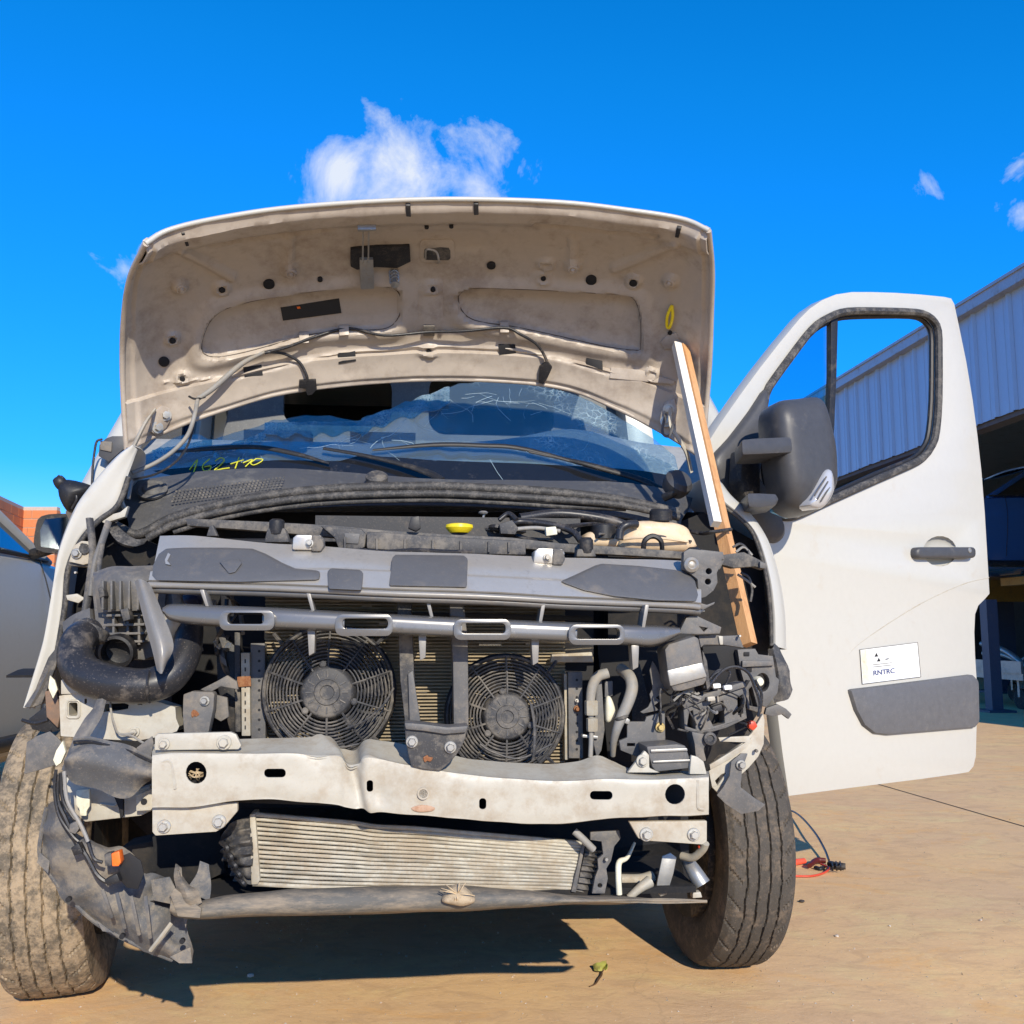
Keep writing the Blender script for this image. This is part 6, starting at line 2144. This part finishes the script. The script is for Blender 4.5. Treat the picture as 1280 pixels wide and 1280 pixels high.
plate('torn_black_sheet', [(34, 900), (60, 880), (76, 876), (78, 912), (60, 916), (40, 912)], 2.10, .006, m_black, van)
plate('rusty_bracket', [(56, 864), (70, 862), (76, 890), (72, 910), (58, 896)], 2.09, .02, M('rusty_brown', (.18, .12, .085), .8, 0, (.28, .15, .08), .5, 30), van)
plate('bent_tab', [(60, 860), (62, 844), (68, 850), (72, 862), (66, 874)], 2.06, .006, m_cream, van)
tube('torn_strip', [P(28, 900, 2.05), P(44, 904, 2.04), P(60, 900, 2.04)], .004, m_black, van, n=5)

# wheel arch liner torn off and hanging down
L1 = [(58, 1010), (52, 1040), (50, 1070), (66, 1098), (86, 1122), (118, 1152), (152, 1172), (186, 1188), (216, 1200)]
L2 = [(70, 1002), (74, 1036), (84, 1066), (100, 1090), (122, 1114), (148, 1140), (176, 1160), (204, 1178), (226, 1201)]
L3 = [(84, 1030), (100, 1050), (124, 1060), (140, 1078), (152, 1100), (172, 1118), (192, 1138), (216, 1160), (239, 1202)]
L4 = [(92, 1046), (122, 1052), (152, 1060), (172, 1074), (180, 1092), (200, 1094), (214, 1104), (226, 1130), (240, 1200)]
lin = sheet('torn_arch_liner', [[P(x, y, 1.92 + .010 * i) for i, (x, y) in enumerate(L1)], [P(x, y, 1.885 + .010 * i) for i, (x, y) in enumerate(L2)], [P(x, y, 1.905 + .010 * i) for i, (x, y) in enumerate(L3)], [P(x, y, 1.945 + .006 * i) for i, (x, y) in enumerate(L4)]], 7, 6, .004, m_liner, van, disp=lambda x, y, u, v: .004 * math.sin(u * 34) * sstep(.3, .6, v) * sstep(.3, .5, u) + .014 * noise.noise(Vector((x * .03, y * .03, 1))) + .006 * abs(noise.noise(Vector((x * .05, y * .04, 3)))))
plate('liner_gap_shade', [(152, 1070), (162, 1066), (176, 1076), (180, 1092), (172, 1112), (158, 1110), (148, 1098)], 1.885, .003, m_dark, lin)  # dark patch laid on for the shade inside the torn gap
tube('liner_edge', [P(x, y, 1.915 + .010 * i) for i, (x, y) in enumerate(L1)], .004, m_liner, lin, n=6)
for x0, y0, x1, y1 in ((128, 1112, 140, 1146), (146, 1116, 156, 1160), (164, 1120, 174, 1168), (182, 1120, 188, 1172)):
    tube('liner_rib', [P(x0, y0, 1.89), P((x0 + x1) / 2, (y0 + y1) / 2, 1.885), P(x1, y1, 1.90)], .0035, m_liner, lin, n=6)
plate('liner_flap', [(188, 1100), (212, 1096), (224, 1120), (222, 1132), (192, 1126)], 1.93, .004, m_liner, lin)
for pts in ([(50, 1066), (46, 1078), (60, 1092), (62, 1076)], [(120, 1150), (128, 1164), (142, 1166)], [(226, 1132), (236, 1140), (232, 1160)], [(212, 1196), (224, 1204), (240, 1204), (238, 1184)]):
    plate('liner_shard', pts, 1.925, .004, m_liner, lin, bev=0)
tube('liner_stick', [P(188, 1188, 1.90), P(202, 1170, 1.89), P(214, 1154, 1.90)], .004, m_alu, lin, n=6)
for x, y in ((153, 1170), (86, 1124), (228, 1176)):
    turned('clip_hole_shade', P(x, y, 1.90), FRONT, [(.005, -.004), (.005, .004), (0, .004)], m_dark, lin, 10)  # dark discs coloured as the shade of clip holes
# hanging harness with connectors
for k, pts in enumerate(([(72, 968), (72, 1000), (82, 1024), (94, 1050), (108, 1070), (120, 1092), (132, 1102), (138, 1100)], [(76, 966), (78, 998), (90, 1020), (104, 1034), (112, 1060), (118, 1074), (128, 1078)], [(70, 962), (68, 990), (74, 1020), (90, 1044), (98, 1052)], [(80, 964), (84, 1000), (98, 1026), (106, 1042), (110, 1052)])):
    tube('harness', [P(x, y, 1.875 - .004 * k) for x, y in pts], (.0042, .0032, .0030, .0034)[k], m_hose if k < 3 else m_hose_lt, van, n=7)
plate('connector', [(87, 1030), (96, 1026), (99, 1036), (94, 1043), (86, 1040)], 1.862, .02, m_grey, van)
plate('connector', [(88, 1060), (98, 1054), (104, 1066), (92, 1070)], 1.866, .02, m_black, van)
cn = plate('connector', [(130, 1068), (139, 1066), (140, 1082), (131, 1083)], 1.866, .022, m_dusty, van)
plate('orange_plug', [(139, 1067), (149, 1064), (151, 1078), (148, 1083), (140, 1083)], 1.864, .022, m_orange, cn)
plate('connector', [(130, 1100), (146, 1092), (150, 1102), (134, 1108)], 1.868, .02, m_black, van)
# suspension behind, in the dark
plate('suspension_arm', [(150, 1060), (240, 1040), (262, 1090), (250, 1130), (190, 1120)], 2.2, .1, m_under, van)
plate('inner_lamp_pod', [(190, 1046), (275, 1040), (282, 1090), (240, 1110), (196, 1098)], 2.10, .05, m_under, van)
plate('suspension_arm', [(760, 1060), (850, 1050), (860, 1124), (770, 1124)], 2.24, .1, m_under, van)

# ---------------------------------------------------------------- right corner: pipes, modules, broken lamp carrier
ps = [(738, 946), (739, 920), (739, 900), (738, 880), (740, 860), (747, 846), (760, 841)]
pipe = tube('refrigerant_pipe', [P(x, y, 2.0) for x, y in ps], [.005, .005, .005, .009, .0105, .011, .011], m_hose_lt, van, n=12)
turned('pipe_union', P(739, 884, 2.0), (0, 0, 1), [(.013, -.016), (.014, -.012), (.014, .012), (.012, .014), (0, .014)], m_alu, pipe, 6)
turned('pipe_union', P(740, 908, 2.0), (0, 0, 1), [(.011, -.01), (.012, -.006), (.012, .016), (.008, .018), (0, .018)], m_alu, pipe, 6)
tube('coolant_pipe', [P(x, y, d) for x, y, d in ((776, 836, 2.04), (787, 846, 2.0), (790, 860, 1.985), (785, 878, 1.98), (777, 896, 1.98), (771, 912, 1.985), (767, 928, 2.0), (766, 944, 2.02))], [.012, .0125, .0125, .012, .011, .009, .007, .006], m_hose_lt, van, n=12)
turned('pipe_clip', P(777, 897, 1.98), (-.35, 0, 1), [(.013, -.003), (.0145, -.002), (.0145, .003), (.012, .004), (0, .004)], m_dusty, van, 18)
plate('pipe_bracket', [(728, 918), (748, 920), (748, 924), (728, 922)], 2.01, .02, m_steel, van)
plate('side_rail', [(746, 850), (752, 846), (756, 912), (752, 938), (746, 948), (742, 930)], 2.02, .015, m_grey, van)
plate('receiver_tag', [(756, 852), (766, 851), (766, 870), (756, 872)], 2.02, .01, m_grey, van)
pillow('receiver_plug', [(757, 874), (762, 870), (767, 880), (769, 892), (763, 902), (757, 900)], 0, .012, m_cream, van, d=2.02)
# dark sheet painted as the shade deep in that corner
plate('lamp_void_shade', [(746, 800), (860, 790), (900, 820), (905, 900), (880, 960), (760, 950)], 2.16, .03, m_dark, van)
plate('corner_upright', [(790, 826), (800, 830), (812, 880), (800, 940), (790, 944)], 2.10, .02, m_black, van)
# torn silver-grey bracket
tb = plate('torn_bracket', [(816, 826), (820, 832), (828, 850), (838, 862), (826, 868), (820, 872), (826, 876), (818, 882), (824, 888), (804, 892), (800, 890), (810, 884), (814, 876), (812, 868), (816, 860), (812, 838)], 1.99, .006, m_grey, van)
# mounting plate with brass bolt
mp_ = plate('mounting_plate', [(784, 902), (806, 902), (808, 896), (822, 892), (831, 888), (832, 930), (812, 934), (806, 944), (796, 946), (776, 938), (774, 926), (784, 922)], 1.985, .012, m_grey, van, holes=[rect(784, 929, 794, 933)])
bolt(825, 909, 1.983, 6, m_brass, mp_)
plate('plate_tab', [(776, 902), (782, 896), (788, 900), (786, 906)], 1.98, .01, m_steel, mp_)
# lower module box: folded metal cover
mb = plate('module_box', [(808, 933), (846, 930), (857, 932), (861, 944), (866, 960), (820, 965), (815, 958)], 1.90, .08, m_grey, van, bev=.004)
for y0, y1 in ((936, 940), (950, 953)):
    plate('box_fold', [(813 + (y0 - 936) * .2, y0 + 1), (859 + (y0 - 936) * .3, y0 - 1), (860 + (y0 - 936) * .3, y1 - 1), (814 + (y0 - 936) * .2, y1 + 1)], 1.895, .01, m_steel, mb)
# upper module box
um = plate('control_module', [(831, 812), (836, 805), (868, 795), (874, 798), (879, 826), (884, 850), (880, 856), (852, 864), (842, 864), (836, 852)], 1.92, .07, m_grey, van, bev=.006)
plate('module_band', [(834, 838), (878, 828), (884, 846), (838, 858)], 1.914, .01, m_steel, um, bev=.003)
plate('module_lip', [(878, 812), (884, 826), (888, 858), (884, 862), (880, 842)], 1.93, .04, m_dusty, um)
plate('module_bracket', [(848, 792), (858, 772), (868, 768), (880, 774), (902, 784), (900, 792), (872, 793)], 1.97, .02, m_grey, van, holes=[[(874, 783), (885, 785), (880, 790)]])
plate('bracket_tab', [(864, 762), (876, 758), (882, 764), (868, 768)], 1.985, .01, m_white_ch, van)
plate('lamp_bar', [(873, 794), (898, 794), (904, 795), (924, 794), (930, 810), (904, 806), (880, 806), (876, 810)], 1.99, .03, m_grey, van)
plate('lamp_bar_cap', [(898, 795), (904, 795), (904, 806), (900, 806)], 1.985, .01, m_white_ch, van)
bolt(923, 795, 1.985, 2.5, m_bolt, van, washer=False)
# dark plate painted as the shade where the lamp is missing
plate('lamp_cavity_shade', [(878, 808), (925, 806), (928, 850), (900, 870), (884, 850)], 2.10, .02, m_dark, van)
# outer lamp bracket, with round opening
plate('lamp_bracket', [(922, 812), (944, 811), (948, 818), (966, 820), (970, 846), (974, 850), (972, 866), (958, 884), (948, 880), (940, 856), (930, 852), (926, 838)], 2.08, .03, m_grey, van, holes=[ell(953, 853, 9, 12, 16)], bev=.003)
plate('bracket_window_shade', [(930, 815), (937, 815), (937, 820), (930, 820)], 2.077, .002, m_dark, van)  # dark patches painted as shade in the bracket's openings
plate('bracket_window_shade', [(933, 830), (940, 830), (940, 840), (934, 840)], 2.077, .002, m_dark, van)
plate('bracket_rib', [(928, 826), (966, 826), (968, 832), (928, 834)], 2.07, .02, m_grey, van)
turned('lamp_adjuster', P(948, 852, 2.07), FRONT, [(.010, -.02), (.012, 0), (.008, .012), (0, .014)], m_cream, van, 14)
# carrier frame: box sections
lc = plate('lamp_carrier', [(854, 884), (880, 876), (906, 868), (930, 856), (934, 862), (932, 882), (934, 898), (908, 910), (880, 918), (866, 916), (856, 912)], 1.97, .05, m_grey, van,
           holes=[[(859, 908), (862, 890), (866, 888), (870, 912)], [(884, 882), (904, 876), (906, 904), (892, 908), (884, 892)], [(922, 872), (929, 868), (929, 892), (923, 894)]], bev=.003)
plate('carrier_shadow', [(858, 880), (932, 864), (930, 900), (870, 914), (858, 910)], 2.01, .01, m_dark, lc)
plate('carrier_shelf', [(846, 872), (866, 872), (930, 852), (934, 858), (880, 876), (856, 886)], 1.96, .05, m_grey, lc)
plate('carrier_leg', [(864, 914), (884, 918), (888, 924), (880, 936), (884, 952), (870, 952), (868, 930)], 1.95, .05, m_grey, van, bev=.005)
turned('carrier_boss', P(887, 923, 1.945), FRONT, [(.012, -.02), (.013, .006), (.008, .008), (.006, .004), (0, .004)], m_dusty, van, 16)
plate('carrier_post', [(932, 860), (938, 850), (944, 854), (950, 880), (951, 892), (934, 886), (933, 876)], 2.0, .03, m_dusty, van, holes=[[(936, 862), (940, 858), (947, 884), (937, 882)]])
# exposed connectors and wires
for k, (x, y) in enumerate(((887, 853), (896, 857), (910, 859), (889, 873))):
    plate('white_connector', [(x - 5, y - 2), (x + 5, y - 3), (x + 6, y + 3), (x - 4, y + 4)], 1.945, .015, m_paper if k < 3 else m_white_ch, van, bev=.003)
for k, pts in enumerate(([(884, 862), (896, 846), (908, 836), (922, 834), (936, 842), (944, 860), (950, 878), (948, 896)], [(880, 860), (892, 844), (904, 838)], [(886, 850), (898, 838), (912, 840), (908, 854)], [(944, 850), (952, 868), (950, 890)], [(842, 876), (854, 866), (866, 870), (876, 874)], [(846, 870), (860, 864), (872, 868)], [(850, 878), (862, 874), (874, 866)], [(897, 860), (897, 870), (898, 878)])):
    tube('loose_wire', [P(x, y, 1.935 + .004 * k) for x, y in pts], (.0035, .003, .003, .003, .0025, .0025, .0025, .0018)[k], m_hose if k < 4 else m_hose_lt, van, n=6)
plate('connector', [(890, 884), (902, 880), (904, 888), (893, 892)], 1.945, .02, m_black, van)
# white outer bracket with red marker
wb = plate('wing_bracket', [(886, 964), (900, 950), (926, 930), (940, 916), (948, 902), (954, 892), (956, 900), (955, 930), (948, 946), (936, 960), (918, 976), (898, 992), (890, 984)], 1.99, .012, m_white_ch, van,
           holes=[[(908, 934), (932, 930), (936, 926), (937, 922), (906, 922)][::-1] if False else [(916, 944), (934, 932), (938, 924), (926, 932)], [(894, 976), (902, 968), (908, 966), (897, 982)]], bev=.002)
plate('red_marker', [(936, 902), (944, 901), (948, 908), (942, 914), (936, 910)], 1.97, .015, m_red, wb, bev=.004)
plate('wing_bracket_arm', [(898, 922), (936, 920), (939, 926), (934, 934), (914, 948), (888, 962), (887, 956), (910, 942), (932, 928), (900, 927)], 1.985, .008, m_white_ch, wb, bev=.001)
lb_ = plate('steel_stay', [(914, 952), (926, 942), (935, 942), (928, 962), (926, 984), (944, 998), (957, 1006), (948, 1014), (926, 1018), (908, 1006), (896, 994), (904, 984), (912, 970)], 1.965, .006, m_grey, wb)
bolt(926, 956, 1.962, 6, m_steel, wb)
bolt(944, 938, 1.985, 3, m_dusty, wb, washer=False)
# clutter under the beam on the right
ib = plate('cooler_bracket', [(738, 1040), (774, 1038), (776, 1048), (768, 1058), (764, 1076), (758, 1086), (760, 1098), (756, 1117), (740, 1117), (744, 1096), (748, 1086), (747, 1074), (754, 1068), (752, 1052), (738, 1050)], 1.94, .01, m_grey, van, holes=[ell(750, 1107, 3, 3, 10)])
bolt(757, 1073, 1.938, 3.5, m_steel, ib, washer=False)
tube('drain_hose', [P(718, 1039, 1.93), P(728, 1048, 1.925), P(742, 1062, 1.93)], .007, m_hose_lt, van, n=10)
tube('metal_pipe', [P(793, 1054, 2.02), P(784, 1072, 1.97), P(774, 1078, 1.95), P(773, 1096, 1.94), P(774, 1118, 1.94)], [.003, .004, .006, .006, .006], m_cream, van, n=10)
tube('sump_pipe', [P(776, 1100, 2.02), P(800, 1100, 2.02), P(815, 1096, 2.03)], .012, m_alu, van, n=12)
tube('sump_pipe', [P(786, 1122, 1.96), P(800, 1110, 1.96), P(812, 1102, 1.97)], [.007, .009, .012], m_alu, van, n=12)
plate('torn_plate', [(828, 1070), (838, 1066), (846, 1072), (842, 1092), (834, 1118), (826, 1121), (820, 1112), (824, 1090)], 1.98, .006, m_steel, van)
tube('damper', [P(858, 1074, 2.02), P(868, 1090, 2.0), P(878, 1106, 1.99)], [.012, .016, .018], m_steel, van, n=14)
tube('link_arm', [P(852, 1070, 2.0), P(866, 1072, 1.98), P(878, 1062, 1.96), P(882, 1054, 1.95)], .008, m_alu, van, n=10)
plate('damper_cap', [(866, 1116), (876, 1115), (878, 1122), (866, 1123)], 1.98, .02, m_white_ch, van)
pillow('red_cap', [P(*p, 1.96) for p in ell(876, 1059, 3.5, 2.5, 8)], 0, .004, m_red, van, back=.004)
# bonnet stay hook and bits around the batten foot
plate('wing_rail', [(900, 694), (930, 690), (950, 700), (957, 704), (956, 712), (944, 708), (918, 710), (903, 706)], 2.10, .03, m_dusty, van)
plate('rail_end', [(950, 702), (958, 704), (958, 711), (950, 710)], 2.09, .02, m_grey, van)
for k, pts in enumerate(([(916, 684), (926, 680), (936, 690), (934, 700)], [(920, 690), (930, 684), (940, 694)], [(926, 716), (936, 722), (940, 738), (938, 752)], [(922, 718), (934, 726), (944, 734)])):
    tube('loose_wire', [P(x, y, 2.16) for x, y in pts], .003, m_hose_lt if k % 2 else m_dusty, van, n=6)
plate('wing_edge_flap', [(876, 690), (904, 694), (906, 700), (900, 712), (880, 706)], 2.06, .03, m_grey, van)
plate('trim_under_lip', [(870, 752), (884, 756), (894, 752), (893, 755), (880, 762), (868, 760)], 1.97, .004, m_grey, van)

# ---------------------------------------------------------------- jump leads and litter on the ground
jl = E('jump_lead', G(1030, 1085), 'red and black jump lead clamp lying on the concrete behind the tyre', 'cable')


def gz(px, py, z):
    return G(px, py, z)


tube('black_cable', [gz(962, 1018, .01), gz(985, 1013, .012), gz(1000, 1020, .03), gz(1018, 1040, .04), gz(1030, 1060, .03), gz(1036, 1075, .02)], .0045, m_hose, jl, n=8)
tube('red_cable', [gz(960, 1096, .006), gz(990, 1095, .006), gz(1014, 1095, .006), gz(1030, 1091, .007), gz(1036, 1085, .012), gz(1026, 1080, .014)], .0042, m_red, jl, n=8)
m_redo = M('faded_red_plastic', (.80, .10, .05), .45)
for k, (pts, r, mt, nm) in enumerate((([(964, 1083), (984, 1079), (1006, 1076)], .013, m_redo, 'clamp_handle'), ([(1036, 1079), (1046, 1082), (1057, 1083)], .014, m_black, 'clamp_handle'), ([(1012, 1082), (1020, 1076), (1032, 1076)], .014, M('dark_red', (.10, .012, .01), .5), 'clamp_jaw'), ([(1018, 1084), (1026, 1086), (1032, 1082)], .007, m_black, 'clamp_spring'))):
    tube(nm, [gz(x, y, r * 1.1) for x, y in pts], [r * .75, r, r * .85], mt, jl, n=12, flat=.8)
for x in (1040, 1045, 1050):
    tube('handle_rib', [gz(x, 1077, .02), gz(x + 1, 1082, .03), gz(x + 1, 1088, .012)], .003, m_black, jl, n=6)

m_leaf = M('yellow_green_leaf', (.36, .36, .07), .7, 0, (.40, .28, .10), .5, 50)
lfp = E('fallen_leaf', G(748, 1212), 'small yellow green leaf sprig with dark stem fallen on the concrete', 'leaf')
sheet('leaf_blade', [[gz(741, 1206, .012), gz(748, 1203, .022), gz(758, 1200, .02)], [gz(742, 1211, .006), gz(750, 1209, .016), gz(759, 1206, .012)], [gz(744, 1214, .004), gz(750, 1214, .008), gz(756, 1211, .004)]], 4, 4, .001, m_leaf, lfp, wob=.004, wobs=60)
sheet('leaf_blade', [[gz(756, 1202, .012), gz(760, 1206, .02)], [gz(752, 1210, .004), gz(757, 1213, .010)]], 4, 4, .001, m_leaf, lfp, wob=.004, wobs=80)
tube('stem', [gz(752, 1210, .006), gz(752, 1218, .006), gz(748, 1224, .006), gz(744, 1230, .004), gz(737, 1233, .003)], [.002, .0028, .003, .002, .0012], M('dark_stem', (.10, .05, .02), .8), lfp, n=6)

# more loom in both corners
rw_ = random.Random(21)
for k in range(12):
    x, y = rw_.uniform(842, 930), rw_.uniform(846, 880)
    pts = [(x, y, 1.955)]
    for s in range(4):
        x += rw_.uniform(-26, 26)
        y += rw_.uniform(-12, 22)
        pts.append((min(max(x, 826), 948), min(max(y, 830), 930), rw_.uniform(1.935, 2.0)))
    tube('loose_wire', [P(*p) for p in pts], rw_.choice((.0016, .0022, .003)), rw_.choice((m_hose, m_dusty, m_hose_lt, m_black)), van, n=5)
for k in range(9):
    x, y = rw_.uniform(560, 860), rw_.uniform(650, 668)
    pts = []
    for s in range(4):
        pts.append((x, y, rw_.uniform(2.2, 2.34)))
        x += rw_.uniform(14, 44)
        y += rw_.uniform(-6, 10)
    tube('engine_hose', [P(*p) for p in pts], rw_.choice((.003, .005, .008)), rw_.choice((m_hose, m_dusty, m_black)), van, n=6)
for k in range(7):
    x, y = rw_.uniform(236, 300), rw_.uniform(736, 800)
    pts = []
    for s in range(4):
        pts.append((x, y, rw_.uniform(2.06, 2.14)))
        x += rw_.uniform(-16, 20)
        y += rw_.uniform(4, 30)
    tube('engine_hose', [P(*p) for p in pts], rw_.choice((.003, .005, .007)), rw_.choice((m_hose, m_dusty, m_grey)), van, n=6)
